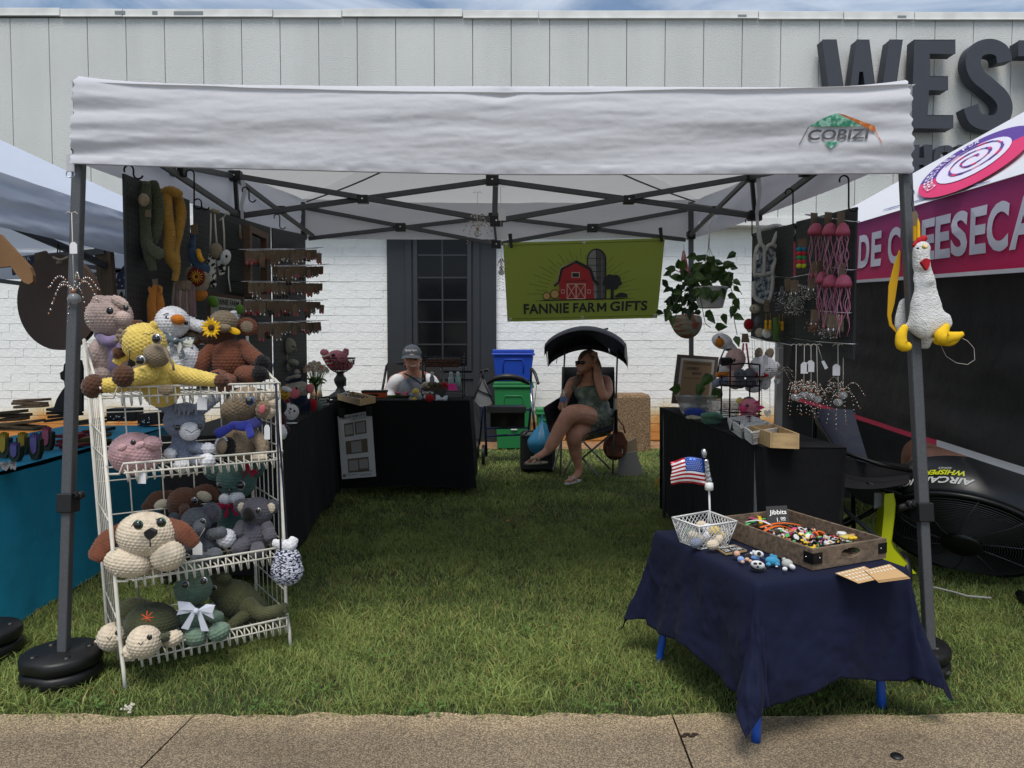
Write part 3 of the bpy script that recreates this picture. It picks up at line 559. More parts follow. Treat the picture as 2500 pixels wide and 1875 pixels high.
def weight(cx, cy, label):
 r = thing('leg_weight', label, 'tent weight', (cx, cy, 0), 'black tent leg weights')
 for k in range(2):
  m_ = MB(); z0 = .012 + k * .05; R0 = .123
  prof = [(0, z0), (R0 * .93, z0), (R0, z0 + .012), (R0, z0 + .036), (R0 * .94, z0 + .046), (0, z0 + .046)]
  m_.lathe((cx, cy, 0), prof, 40)
  v = m_.v[0]; an = np.arctan2(v[:, 1] - cy, v[:, 0] - cx); fl = np.cos(an * 1 + PI / 2 + .25)   # flattened recess at the front
  rr = np.hypot(v[:, 0] - cx, v[:, 1] - cy); cut = np.clip((fl - .93) * 7, 0, 1) * .014 * (v[:, 2] < z0 + .04); v[:, 0] -= np.cos(an) * cut * (rr > .1); v[:, 1] -= np.sin(an) * cut * (rr > .1)
  m_.build('weight_disc', BLACKP, r, bevel=0)
 for (dx, dy) in ((-.065, .05), (.07, .045), (-.06, -.055), (.055, -.06)):
  m_ = MB(); m_.lathe((cx + dx, cy + dy, .108), [(0, .005), (.010, .005), (.013, 0)], 14); m_.build('plug', BLACKP, r)
weight(pb.x - .005, 2.42, 'round double black leg weight under the left front tent leg'); weight(-1.93, 2.62, 'round black leg weight cut off by the left photo edge'); weight(W(2222, 1640, 2.5).x, 2.5, 'black leg weight half hidden behind the navy tablecloth')
# ============================================================ neighbouring tents
LC = mat('pale_blue_canopy', (206, 214, 230), .8, transl=.25, bump=.3, bs=9, bd=.02)
nl = thing('canopy_tent', 'pale neighbouring tent with sagging wrinkled edge at the left', 'tent', (-3.5, 3.8, 0))
A_ = Vector((-3.5, 3.8, 2.6)); cs = [Vector((-5, 2.2, 1.80)), Vector((-2, 2.2, 1.80)), Vector((-2, 5.3, 1.86)), Vector((-5, 5.3, 1.86))]
m_ = MB()
for i in range(4):
 a, c = cs[i], cs[(i + 1) % 4]; m_.grid(lambda u, v, a=a, c=c: a.lerp(c, u).lerp(A_, v) + Vector((0, 0, -.04 * math.sin(PI * v) * math.sin(PI * u) + .014 * fbm(u * 6, v * 5 + i, 3))), 30, 20)
m_.build('roof', LC, nl); v1 = sideval(cs[1], cs[2], 1.585, 1.66, (1, 0, 0), parent=nl, m=LC, s=2.4); sideval(cs[3], cs[2], 1.64, 1.66, (0, 1, 0), 'rear_valance', nl, LC, 1.5)
for x, y in ((-2.05, 5.25), (-4.95, 5.25), (-4.95, 2.25)):
 m_ = MB(); m_.bar((x, y, 1.8), (x, y, 0), .04); m_.build('leg', STEEL, nl)
for a, c in (((-2.05, 5.25, 1.78), (-3.5, 5.25, 1.6)), ((-2.05, 5.25, 1.6), (-3.5, 5.25, 1.78)), ((-4.95, 5.25, 1.78), (-3.5, 5.25, 1.6)), ((-2.05, 2.3, 1.72), (-2.05, 3.7, 1.55)), ((-2.05, 5.2, 1.52), (-2.05, 3.7, 1.70)), ((-2.05, 3.7, 1.62), (-3.5, 3.8, 1.5))):
 m_ = MB(); m_.bar(a, c, .02, .03); m_.build('truss_bar', STEEL, nl)
nr = thing('canopy_tent', 'printed food tent with a pink lettered band and dark side wall at the right', 'tent', (3.6, 3.9, 0))
A_ = Vector((3.5, 3.95, 2.82)); cs = [Vector((2.0, 2.25, 1.79)), Vector((5.2, 2.25, 1.79)), Vector((5.2, 5.4, 1.9)), Vector((2.0, 5.4, 1.9))]
RW = mat('white_roof_print', (228, 230, 236), .7, transl=.2, bump=.3, bs=8, bd=.02)
m_ = MB()
for i in range(4):
 a, c = cs[i], cs[(i + 1) % 4]; m_.grid(lambda u, v, a=a, c=c: a.lerp(c, u).lerp(A_, v) + Vector((0, 0, -.03 * math.sin(PI * v) * math.sin(PI * u))), 30, 20)
roof2 = m_.build('roof', RW, nr)
SB = Quad(Vector((2.0, 5.4, 1.9)), Vector((2.0, 2.25, 1.79)), Vector((2.0, 5.4, 1.60)), Vector((2.0, 2.25, 1.405)), n=(-1, 0, 0), wave=lambda u, v: .03 * fbm(u * 5, v * 2, 3))
PINK = mat('banner_pink', (198, 52, 104), .6, transl=.15); t_ = PINK.node_tree; g_ = t_.nodes.new('ShaderNodeNewGeometry'); s_ = t_.nodes.new('ShaderNodeSeparateXYZ'); t_.links.new(g_.outputs['Position'], s_.inputs[0])
mr = t_.nodes.new('ShaderNodeMapRange'); mr.inputs[1].default_value = 1.46; mr.inputs[2].default_value = 1.86; r_ = t_.nodes.new('ShaderNodeValToRGB'); e = r_.color_ramp.elements
e[0].color = (*lin((214, 38, 96)), 1); e[1].color = (*lin((138, 44, 112)), 1); k = e.new(.3); k.color = (*lin((188, 44, 98)), 1)
t_.links.new(s_.outputs['Z'], mr.inputs[0]); t_.links.new(mr.outputs[0], r_.inputs['Fac']); t_.links.new(r_.outputs[0], t_.nodes['Principled BSDF'].inputs['Base Color'])
m_ = MB(); m_.qgrid(SB, 90, 10); band = m_.build('lettered_band', PINK, nr)
LW = mat('banner_letter', (214, 214, 226), .6)
m_ = MB()
def sbu(px): return (5.4 - 2.0 * FPX / (px - 1250)) / 3.15
for ch, a, c in (('A', 2026, 2086), ('D', 2092, 2119), ('E', 2123, 2147), ('C', 2162, 2193), ('H', 2202, 2235), ('E', 2244, 2277), ('E', 2278, 2315), ('S', 2317, 2358), ('E', 2362, 2403), ('C', 2405, 2457), ('A', 2459, 2530), ('K', 2536, 2600)):
 m_.qtext(SB, ch, (sbu(a), .24, sbu(c), .80), .006, 0, .035)
m_.build('lettering', LW, band)
m_ = MB(); m_.grid(lambda u, v: SB.at(u, 1 + .05 * v, .004), 60, 1); m_.build('white_edge', RW, band)
sl = Quad(cs[3], cs[0], cs[3] + (A_ - cs[3].lerp(cs[0], .5)) * -1, cs[0] + (A_ - cs[3].lerp(cs[0], .5)) * -1)
up = (A_ - cs[3].lerp(cs[0], .5)).normalized(); rt = (cs[0] - cs[3]).normalized(); nrm = rt.cross(up); nrm = nrm if nrm.z > 0 else -nrm
def onslope(px, py):       # where the sight line meets the slope
 o = Vector((0, 0, CAMH)); d = W(px, py, 1) - o; t = (cs[3] - o).dot(nrm) / d.dot(nrm); return o + d * t
ec = onslope(2378, 396); ea = (onslope(2515, 318) - onslope(2240, 474)) * .5; eb = (onslope(2335, 352) - onslope(2390, 455)) * .36
class DQ(Quad):
 def __init__(s): s.w = 1; s.h = 1
 def at(s, u, v, off=0): return ec + ea * u + eb * v + nrm * (off + .012)
DQ_ = DQ(); E1 = mat('emblem_purple', (84, 52, 140), .7); E2 = mat('emblem_pink', (206, 42, 100), .7); E3 = mat('emblem_white', (214, 210, 226), .7)
circ = lambda r, a0=0, a1=2 * PI, n=40: [(r * math.cos(a0 + (a1 - a0) * i / n), r * math.sin(a0 + (a1 - a0) * i / n)) for i in range(n + 1)]
m_ = MB(); m_.qpoly(DQ_, circ(1, -.25, PI - .25), .0, 0); m_.qpoly(DQ_, circ(1, PI - .25, 2 * PI - .25), .0, 1); m_.qpoly(DQ_, circ(.66, n=30)[:-1], .004, 2)
pth = [(.12 + .42 * k / 40 * 1.0) for k in range(41)]; sw = [((.08 + .5 * k / 50) * math.cos(k * .3), (.08 + .5 * k / 50) * math.sin(k * .3)) for k in range(51)]
for k in range(50):
 (a, c), (d_, e_) = sw[k], sw[k + 1]; r0 = math.hypot(a, c) or 1; r1 = math.hypot(d_, e_) or 1; t_w = .045 + .02 * math.sin(k)
 m_.qpoly(DQ_, [(a, c), (d_, e_), (d_ * (1 + t_w / r1), e_ * (1 + t_w / r1)), (a * (1 + t_w / r0), c * (1 + t_w / r0))], .008, 0 if k % 3 else 1)
for i, ch in enumerate('CHEESECAKES FOR'):
 an = PI * 1.0 - i * .155 * 1.02 + .35; v, f = font_geo(ch, .02) if ch != ' ' else (None, None)
 if v is None: continue
 P = [];
 for x, y in v: r = .72 + .17 * y; aa = an - (x - .5) * .11; P.append(tuple(DQ_.at(r * math.cos(aa), r * math.sin(aa), .008)))
 m_.add(P, f, 2)
m_.build('round_emblem', [E1, E2, E3], roof2)
m_ = MB(); 
for i in range(60):      # thin pale script line along the lower slope
 a = onslope(2160 + i * 4.3, 513 - i * 1.15); m_.obx(a + nrm * .004, rt * random.uniform(.006, .014), up * random.uniform(.002, .009), nrm * .0006)
m_.build('script_print', mat('print_slate', (110, 120, 160), .8), roof2)
SW = mat('dark_side_wall', (46, 45, 46), .7, var=.12, vs=2, bump=.5, bs=5, bd=.03)
def swf(u, v):
 y = 5.38 - 3.2 * u; zt = 1.62 - .2 * u; zb = .79 - .17 * ((5.38 - y) / 2.6); return Vector((2.03 + .05 * fbm(u * 4, v * 4, 3) + .03 * math.sin(PI * v) + .10 * v * v * u, y, zt + (zb - zt) * v))
m_ = MB(); m_.grid(swf, 70, 30); swo = m_.build('side_wall', SW, nr)
m_ = MB(); m_.grid(lambda u, v: swf(u * .50 + .07, 1) + Vector((-.006, 0, .012 - .026 * v)), 40, 1, 0); m_.grid(lambda u, v: swf(u * .43 + .57, 1) + Vector((-.006, 0, .014 - .032 * v)), 40, 1, 1); m_.build('hem', [mat('hem_pink', (206, 60, 92), .7), RW], swo)
m_ = MB(); m_.grid(lambda u, v: Vector((1.97 + 3.2 * u, 5.42 + .03 * fbm(u * 5, v * 3, 3), 1.85 * v + .02)), 30, 16); m_.build('rear_wall', SW, nr)
m_ = MB(); m_.grid(lambda u, v: Vector((5.2, 2.3 + 3.1 * u, 1.85 * v + .02)), 4, 4); m_.build('far_wall', SW, nr)
m_ = MB(); m_.bar((1.96, 5.36, 1.85), (1.96, 5.36, 0), .045); m_.build('leg', mat('silver_leg', (120, 122, 124), .4, .6), nr); 
m_ = MB(); m_.bar((1.98, 2.3, 1.75), (1.98, 2.3, 0), .045); m_.build('leg', STEEL, nr)
# ============================================================ white wire rack
FL, FR, BL = Vector((-1.285, 2.37, 0)), Vector((-.845, 2.70, 0)), Vector((-1.51, 2.69, 0)); BR = FR + (BL - FL)
rx = (FR - FL).normalized(); ry = (BL - FL).normalized(); RWD = (FR - FL).length; RDP = (BL - FL).length
lean = Vector((-.062, -.0, 0))
def rk(u, v, z): # u across 0..1, v depth 0..1
 return FL + rx * RWD * u + ry * RDP * v + Vector((0, 0, z)) + Vector((-.055 * (1 - u) - .02 * u, 0, 0)) * z
rack = thing('wire_rack', 'white wire display rack with four shelves of crochet toys at the left front', 'rack', tuple((FL + BR) / 2))
SH = (.965, .715, .36, .095)
for u, v, zt in ((0, 0, .975), (1, 0, 1.0), (0, 1, 1.16), (1, 1, 1.18)):
 m_ = MB(); k = .045 if v == 0 else -.02
 pth = [rk(u, v, zt), rk(u, v, .16), rk(u, v - k * .4, .13), rk(u, v - k * 1.8, .075), rk(u, v - k * 2.2, .0)]
 m_.tube(pth, .0065, 8); m_.build('upright', WHITEM, rack)
for u in (0, 1):
 m_ = MB(); m_.tube([rk(u, 0, .975 + .02 * u), rk(u, .5, 1.06), rk(u, 1, 1.16)], .005, 6)
 for k in range(6):
  a = (k + .8) / 6.6; m_.tube([rk(u, a, .965 + .19 * a), rk(u, a * .98 + .02, .5), rk(u, a, .06)], .0021, 5)
 for z in (.84, .55, .22): m_.tube([rk(u, 0, z), rk(u, 1, z + .01)], .003, 5)
 m_.build('side_frame', WHITEM, rack)
m_ = MB()
for z in np.arange(.12, 1.15, .128): m_.tube([rk(0, 1, z), rk(1, 1, z)], .0026, 5)
for k in range(1, 5): m_.tube([rk(k / 5, 1, .06), rk(k / 5, 1, 1.16)], .0028, 5)
m_.build('back_grid', WHITEM, rack)
for z in SH:
 m_ = MB(); n = 20; w = .0028
 m_.tube([rk(0, .0, z), rk(.06, -.05, z + .0), rk(.08, -.09, z + .035), rk(.99, -.09, z + .035), rk(1, -.04, z + .035), rk(1, 0, z)], .0042, 6)
 m_.tube([rk(.08, -.09, z + .004), rk(.985, -.09, z + .004)], .0034, 6); m_.tube([rk(.005, 1, z), rk(.995, 1, z)], .003, 6); m_.tube([rk(.005, .45, z - .003), rk(.995, .45, z - .003)], .003, 6)
 for k in range(n):
  a = .1 + .88 * k / (n - 1); m_.tube([rk(a, 1, z + .003), rk(a, .0, z + .002), rk(a, -.078, z - .026), rk(a + .003, -.089, z - .022), rk(a, -.091, z + .036)], w, 5)
 for sx in (0, 1): m_.tube([rk(sx, -.06, z + .03), rk(sx, .1, z + .05), rk(sx, 1, z + .05)], .003, 5)
 m_.build('shelf', WHITEM, rack)
# ============================================================ crochet toys, each placed where the photograph has it
class Toy:
 def __init__(s, name, label, cat, px, py, d, group='crocheted stuffed animals', st=.0135):
  s.d = d; s.st = st; s.r = thing(name, label, cat, tuple(W(px, py, d)), group); s.parts = {}
 def e(s, name, px, py, rx, ry, m, dd=0, ang=0, rd=None, st=None, tilt=0, yaw=0):
  d = s.d + dd; st = s.st if st is None else st; b = MB(); a, c = S(rx, d), S(ry, d)
  b.ell(W(px, py, d), (a, S(rd, d) if rd else min(a, c), c), R(ang), 0, 18, 12, st, R(tilt), R(yaw)); return s._b(name, b, m)
 def _b(s, name, b, m, par=None): return b.build(name, m, par or s.r)
 def c(s, name, pts, rs, m, st=None, flat=1.0, n=12):
  st = s.st if st is None else st; b = MB(); b.sweep([W(p[0], p[1], s.d + (p[2] if len(p) > 2 else 0)) for p in pts], [S(r, s.d) for r in rs], 0, st, n, .008, flat); return s._b(name, b, m)
 def eye(s, px, py, r, dd, ring=None):
  b = MB(); d = s.d + dd; p = W(px, py, d); q = S(r, d); b.ell(p, (q, q * .6, q), 0, 0, 14, 9)
  if ring: b.ell(p + Vector((0, q * .3, 0)), (q * 1.28, q * .5, q * 1.28), 0, 1, 14, 9)
  return s._b('eye', b, [EYEB, ring] if ring else EYEB)
 def poly(s, name, pts, th, m, dd=0):
  b = MB(); b.prism([W(p[0], p[1], s.d + dd + (p[2] if len(p) > 2 else 0)) for p in pts], (0, th, 0)); return s._b(name, b, m)
 def tubes(s, name, paths, w, m, dd=0, n=6):
  b = MB()
  for pts in paths: b.tube([W(p[0], p[1], s.d + dd + (p[2] if len(p) > 2 else 0)) for p in pts], w, n)
  return s._b(name, b, m)
 def line(s, name, pts, w, dd, m=None):
  b = MB(); b.tube([W(p[0], p[1], s.d + dd + (p[2] if len(p) > 2 else 0)) for p in pts], S(w, s.d), 5); return s._b(name, b, m or EYEB)
 def tag(s, px, py, dd, h=30, w=22, top=None):
  b = MB(); d = s.d + dd; p = W(px, py, d); a, c = S(w, d) / 2, S(h, d) / 2
  b.prism([p + Vector((x * a, 0, z * c)) for x, z in ((-1, -1), (1, -1), (1, .6), (.5, 1), (-.5, 1), (-1, .6))], (0, .0008, 0), 0)
  if top: b.tube([p + Vector((0, -.001, c)), W(top[0], top[1], d)], .0007, 4, 1)
  return s._b('price_tag', b, [TAGP, STRING])
 def bow(s, px, py, w, h, dd, m, ang=0, tails=1):
  b = MB(); d = s.d + dd; c = W(px, py, d); Rm = Matrix.Rotation(R(ang), 3, 'Y')
  for sx in (-1, 1):
   P = [(0, 0), (sx * w * .45, h * .42), (sx * w, h * .5), (sx * w * .9, 0), (sx * w, -h * .35), (sx * w * .4, -h * .2)]
   b.prism([c + Rm @ Vector((S(x, d), (-.012 if abs(x) > w * .5 else 0), S(z, d))) for x, z in P], (0, .006, 0))
   if tails: P = [(0, 0), (sx * w * .25, -h * .1), (sx * w * (.75 if tails == 1 else .3), -h * 1.2), (sx * w * .35, -h * 1.25)]; b.prism([c + Rm @ Vector((S(x, d), -.004, S(z, d))) for x, z in P], (0, .004, 0))
  b.ell(c + Vector((0, -.008, 0)), (S(w * .16, d), .01, S(h * .2, d)), 0, 0, 10, 7); return s._b('bow', b, m)
Y = dict(cream=yarn('cream', (206, 192, 170)), pink=yarn('pale_pink', (196, 158, 160)), lilac=yarn('dusty_pink', (190, 168, 160)), pur=yarn('lilac_scarf', (132, 116, 150)), yel=yarn('butter_yellow', (212, 186, 96)),
   brn=yarn('chestnut', (84, 56, 42)), taupe=yarn('taupe', (128, 114, 94)), wht=yarn('snow_white', (218, 218, 222)), org=yarn('amber', (190, 112, 34)), rust=yarn('rust', (112, 68, 50)), blk=yarn('black', (24, 22, 24)),
   blu=yarn('steel_blue', (122, 130, 148)), roy=yarn('royal_blue', (44, 52, 134)), tan=yarn('tan', (136, 120, 100)), teal=yarn('teal', (70, 98, 94)), mag=yarn('magenta', (158, 26, 62)), gry=yarn('grey', (92, 96, 102)),
   koa=yarn('charcoal_grey', (86, 84, 92)), grn=yarn('forest_green', (72, 76, 52)), oli=yarn('olive', (86, 88, 60)), jade=yarn('jade', (84, 104, 90)), jad2=yarn('light_jade', (108, 130, 112)), fur=yarn('brown_velvet', (78, 52, 40)),
   hot=yarn('hot_pink', (196, 60, 106)), red=yarn('red', (150, 24, 34)), nvy=yarn('navy', (30, 36, 58)), mst=yarn('mustard', (186, 132, 44)), sage=yarn('dark_sage', (66, 84, 66)), oat=yarn('oatmeal', (172, 164, 146)))
SILV = mat('eye_ring', (170, 170, 172), .2, .6); RIB = mat('white_ribbon', (204, 208, 220), .6, bump=.2, bs=40); RIBS = mat('striped_ribbon', (84, 96, 104), .7, var=.01, vs=1, col2=(200, 200, 190), stretch=(40, 6, 40), lo=.48, hi=.52)
t = Toy('crochet_pig', 'dusty pink crochet pig in a lilac scarf at the back left of the top shelf', 'stuffed toy', 262, 918, 2.72)
t.e('head', 267, 773, 51, 48, Y['lilac']); t.e('snout', 301, 777, 18, 17, Y['lilac'], -.05, st=.009); t.e('body', 263, 872, 43, 52, Y['lilac'], .0)
t.c('scarf', [(238, 818, .0), (262, 834, -.105), (302, 822, -.05)], [9, 13, 10], Y['pur'], st=0, flat=.9); t.c('scarf_end', [(275, 836, -.09), (283, 868, -.098), (280, 896, -.085)], [15, 18, 18], Y['pur'], st=0, flat=.3)
t.e('ear', 248, 738, 22, 14, Y['lilac'], -.04, 20, rd=9); t.e('ear', 292, 737, 22, 10, Y['lilac'], -.04, 30, rd=8)
t.e('arm', 237, 870, 16, 26, Y['lilac'], -.05, 12); t.e('leg', 248, 915, 20, 16, Y['lilac'], -.06); t.eye(268, 759, 9, -.1); t.eye(307, 752, 7, -.055)
t.line('smile', [(288, 801), (295, 805), (302, 800)], 1, -.065)
t = Toy('crochet_giraffe', 'yellow crochet giraffe with brown hooves lying along the front of the top shelf', 'stuffed toy', 360, 955, 2.46)
t.c('body', [(372, 880, .06), (385, 915, .05), (395, 955, .06)], [36, 48, 40], Y['yel']); t.e('head', 352, 838, 50, 46, Y['yel'], -.0, 35); t.e('snout', 382, 868, 29, 26, Y['taupe'], -.055, 30, st=.010)
t.c('leg', [(355, 925, 0), (290, 938, -.05), (250, 942, -.07)], [24, 17, 15], Y['yel']); t.e('hoof', 228, 943, 24, 27, Y['brn'], -.08, 15); t.c('leg', [(365, 912, -.04), (325, 922, -.09)], [20, 17], Y['yel']); t.e('hoof', 302, 918, 24, 25, Y['brn'], -.11)
t.c('arm', [(405, 905, .05), (445, 915, .03), (520, 928, -.02)], [22, 19, 14], Y['yel']); t.e('hoof', 540, 930, 16, 15, Y['brn'], -.02)
t.c('ear', [(360, 812, 0), (376, 794, -.01)], [14, 9], Y['yel'], flat=.5); t.c('ear', [(300, 868, 0), (288, 882, -.01)], [14, 10], Y['yel'], flat=.6)
t.c('horn', [(336, 812, 0), (334, 793, 0)], [8, 13], Y['brn']); t.c('horn', [(308, 860, 0), (286, 862, -.02)], [8, 12], Y['brn'])
b = MB()
for k in range(14): b.sweep([W(322 + random.uniform(-12, 8), 822 + random.uniform(-14, 18), 2.44), W(298 + random.uniform(-16, 12), 818 + random.uniform(-12, 20), 2.42)], [.007, .008], 0, 0, 7, .006)
t._b('mane', b, Y['taupe']); t.eye(381, 827, 10, -.095, SILV); t.eye(342, 880, 10, -.10, SILV)
t.line('eyelash', [(350, 815), (363, 816), (376, 813)], 1, -.098); t.line('eyelash', [(314, 848), (317, 862), (316, 876)], 1, -.06)
t.e('spot', 336, 905, 15, 11, Y['taupe'], -.05, rd=5, st=.009); t.e('spot', 405, 952, 18, 12, Y['taupe'], -.045, rd=5, st=.009)
t.line('yarn_tail', [(402, 850), (412, 875), (422, 890), (424, 905)], 3, -.09, Y['taupe'])
t = Toy('crochet_duck', 'white crochet duck with orange beak and striped ribbon bow behind the giraffe', 'stuffed toy', 438, 950, 2.78)
t.e('head', 421, 787, 38, 37, Y['wht']); t.e('beak', 434, 780, 16, 11, Y['org'], -.062, 8, rd=11, st=.008); t.e('body', 442, 885, 46, 52, Y['wht']); t.c('wing', [(462, 790, .03), (492, 797, .02)], [11, 13], Y['wht'])
t.eye(408, 777, 8, -.052, SILV); t.eye(454, 788, 6, -.04); t.line('brow', [(399, 769), (406, 765), (412, 765)], .9, -.055)
t.bow(431, 832, 46, 34, -.085, RIBS, 12, 1); t.c('neck_ribbon', [(396, 815, -.02), (428, 832, -.07), (462, 846, -.02)], [7, 8, 7], RIBS, st=0, flat=.5)
t = Toy('crochet_highland_cow', 'rust brown crochet highland cow with a yellow sunflower, seated on the top shelf', 'stuffed toy', 562, 945, 2.84)
t.e('body', 562, 880, 45, 52, Y['rust']); t.e('head', 530, 812, 44, 34, Y['fur']); t.e('snout', 546, 785, 31, 25, Y['taupe'], -.045, 5); t.e('lip', 545, 800, 18, 8, Y['tan'], -.085, rd=9, st=.009)
for (a, c) in ((468, 823), (603, 797)): t.e('ear', a, c, 25, 20, Y['rust'], .0, 10, rd=8); t.e('inner_ear', a, c + 1, 15, 13, Y['tan'], -.012, 10, rd=5, st=.009)
t.e('horn', 466, 786, 17, 10, Y['wht'], -.0, 25); t.c('horn', [(572, 780, 0), (570, 764, -.01)], [8, 6], Y['wht'])
t.c('arm', [(525, 845, -.01), (500, 875, -.05), (486, 902, -.07)], [15, 17, 16], Y['rust']); t.c('arm', [(592, 845, -.01), (615, 868, -.03), (632, 880, -.04)], [15, 17, 16], Y['rust']); t.e('hoof', 640, 886, 17, 18, Y['blk'], -.05)
t.c('leg', [(545, 920, -.04), (528, 925, -.09)], [20, 19], Y['rust']); t.e('hoof', 527, 925, 17, 14, Y['blk'], -.115, rd=8); t.c('leg', [(590, 912, -.03), (616, 915, -.06)], [19, 19], Y['rust']); t.e('hoof', 634, 913, 19, 18, Y['blk'], -.07)
t.c('foot', [(558, 930, -.1), (545, 938, -.13)], [16, 17], Y['rust'])
b = MB(); c0 = W(516, 800, 2.73)
for k in range(15):
 a = k * .42 + .1; r0, r1 = .012, .040 + .006 * math.sin(k * 2.2); u = Vector((math.cos(a), 0, math.sin(a))); v = Vector((-math.sin(a), 0, math.cos(a)))
 b.prism([c0 + u * r0 - v * .002, c0 + u * (r0 + r1) * .5 - v * .0055 + Vector((0, -.004, 0)), c0 + u * r1 + Vector((0, -.010 + .014 * random.random(), 0)), c0 + u * (r0 + r1) * .5 + v * .0055 + Vector((0, -.004, 0)), c0 + u * r0 + v * .002], (0, .0015, 0))
fl = t._b('sunflower', b, mat('sunflower_petal', (232, 182, 20), .7)); b = MB(); b.ell(c0 + Vector((0, -.006, 0)), (.011, .007, .011), 0, 0, 12, 8); b.build('flower_centre', mat('flower_centre', (70, 44, 18), .9), fl)
t.e('petal_leaf', 572, 808, 16, 8, mat('sunflower_petal', (0, 0, 0)), -.07, 20, rd=3, st=0)
t = Toy('crochet_pig_ball', 'round pale pink crochet pig head alone on the second shelf', 'stuffed toy', 327, 1150, 2.50)
t.e('head', 329, 1108, 57, 50, Y['pink'], 0, 10, rd=52); t.e('snout', 372, 1082, 20, 15, Y['pink'], -.02, 15, rd=20); t.e('ear', 298, 1093, 11, 7, Y['pink'], -.10, -25, rd=5, st=.009); t.e('ear', 342, 1087, 11, 7, Y['pink'], -.125, -30, rd=5, st=.009); t.eye(325, 1080, 7, -.12); t.tag(346, 1167, -.1, 28, 20)
t = Toy('crochet_donkey', 'blue-grey crochet donkey with white muzzle and curly forelock on the second shelf', 'stuffed toy', 452, 1150, 2.62)
t.e('head', 450, 1028, 46, 42, Y['blu']); t.e('muzzle', 463, 1053, 23, 21, Y['wht'], -.055, rd=18, st=.010); t.c('body', [(448, 1060, .0), (450, 1095, 0), (455, 1122, 0)], [24, 27, 34], Y['blu'])
t.c('ear', [(418, 998, 0), (372, 973, -.01)], [16, 12], Y['blu'], flat=.5); t.c('ear', [(488, 998, 0), (526, 970, 0)], [15, 12], Y['blu'], flat=.5)
t.c('arm', [(434, 1088, -.02), (420, 1102, -.05)], [12, 11], Y['blu']); t.e('hand', 415, 1108, 14, 12, Y['wht'], -.06); t.c('arm', [(470, 1092, -.02), (498, 1097, -.05)], [12, 12], Y['blu']); t.e('hand', 508, 1095, 15, 12, Y['wht'], -.055)
t.e('foot', 443, 1137, 17, 15, Y['wht'], -.10); t.c('leg', [(475, 1128, -.03), (490, 1126, -.08)], [14, 14], Y['blu']); t.e('foot', 505, 1124, 18, 15, Y['wht'], -.09); t.eye(433, 1044, 7, -.075); t.eye(488, 1042, 6, -.06)
b = MB()
for k in range(9): x = 428 + k * 7; b.sweep([W(x, 985 + abs(k - 4) * 1.5, 2.60), W(x + 2, 992, 2.55), W(x + 4 * math.sin(k), 1003 + 8 * (k % 2), 2.555)], [.006, .007, .005], 0, 0, 7, .005)
t._b('forelock', b, Y['blu']); t.line('smile', [(452, 1049), (468, 1056), (484, 1047)], .9, -.125); t.line('eyelash', [(422, 1037), (427, 1040), (421, 1042)], .8, -.065); t.tag(493, 985, -.14, 32, 24, (478, 966))
t = Toy('crochet_moose', 'tan crochet moose with cream antlers, pink ear and royal blue scarf on the second shelf', 'stuffed toy', 588, 1125, 2.74)
t.e('head', 598, 985, 44, 37, Y['tan'], 0, -35); t.e('muzzle', 569, 1000, 26, 30, Y['taupe'], -.02, 35); t.e('body', 590, 1082, 42, 46, Y['tan']); t.c('arm', [(622, 1062, -.02), (640, 1085, -.05), (640, 1104, -.06)], [13, 14, 13], Y['tan'])
t.e('hoof', 640, 1110, 14, 12, Y['blk'], -.06); t.e('ear', 641, 1000, 15, 20, Y['tan'], -.03, 20, rd=7); t.e('inner_ear', 640, 999, 8, 12, mat('ear_pink', (206, 110, 120), .9), -.05, 20, rd=4, st=0)
for a, c, r in ((650, 975, 15), (662, 965, 14), (668, 985, 14), (664, 1002, 13), (655, 1010, 12), (588, 960, 9)): t.e('antler', a, c, r, r, Y['cream'], 0, st=.010)
t.c('scarf', [(630, 1030, -.02), (602, 1040, -.09), (568, 1038, -.08)], [13, 14, 11], Y['roy'], st=0, flat=.6); t.c('scarf_end', [(606, 1042, -.1), (612, 1062, -.12)], [9, 10], Y['roy'], st=0, flat=.4); t.c('scarf_end', [(568, 1040, -.1), (534, 1058, -.11)], [8, 12], Y['roy'], st=0, flat=.4)
t.e('leg', 556, 1094, 17, 25, Y['blk'], -.07, 10); t.e('sole', 541, 1090, 17, 24, Y['wht'], -.085, 10, rd=8, st=.008); t.e('sole_patch', 541, 1090, 12, 19, Y['tan'], -.098, 10, rd=6, st=.008); t.e('foot', 634, 1118, 18, 10, Y['cream'], -.08)
t.eye(609, 979, 9, -.085, mat('blue_iris', (60, 110, 170), .15)); t.tag(652, 1055, -.08, 36, 14)
t = Toy('crochet_dog', 'big cream crochet dog with long rust ears resting on its front paws, third shelf', 'stuffed toy', 358, 1395, 2.42)
t.e('head', 358, 1305, 69, 53, Y['cream'], 0, 6, rd=52); t.c('ear', [(295, 1290, .02), (262, 1320, 0), (240, 1352, -.02)], [12, 22, 20], Y['rust'], flat=.4); t.c('ear', [(416, 1278, .02), (445, 1298, .0), (468, 1320, 0)], [12, 22, 18], Y['rust'], flat=.4)
t.e('paw', 312, 1373, 54, 35, Y['cream'], -.03, 8, rd=32); t.e('paw', 410, 1357, 40, 35, Y['cream'], -.02, -15, rd=30); t.e('body', 360, 1360, 60, 40, Y['cream'], .09, rd=40)
EM = mat('green_iris', (70, 110, 92), .15); t.eye(336, 1282, 10, -.105, EM); t.eye(392, 1276, 10, -.105, EM); t.line('lash', [(321, 1286, 0), (327, 1276, 0), (345, 1272, 0)], 1.2, -.108); t.line('lash', [(380, 1268), (396, 1266), (404, 1278)], 1.2, -.108)
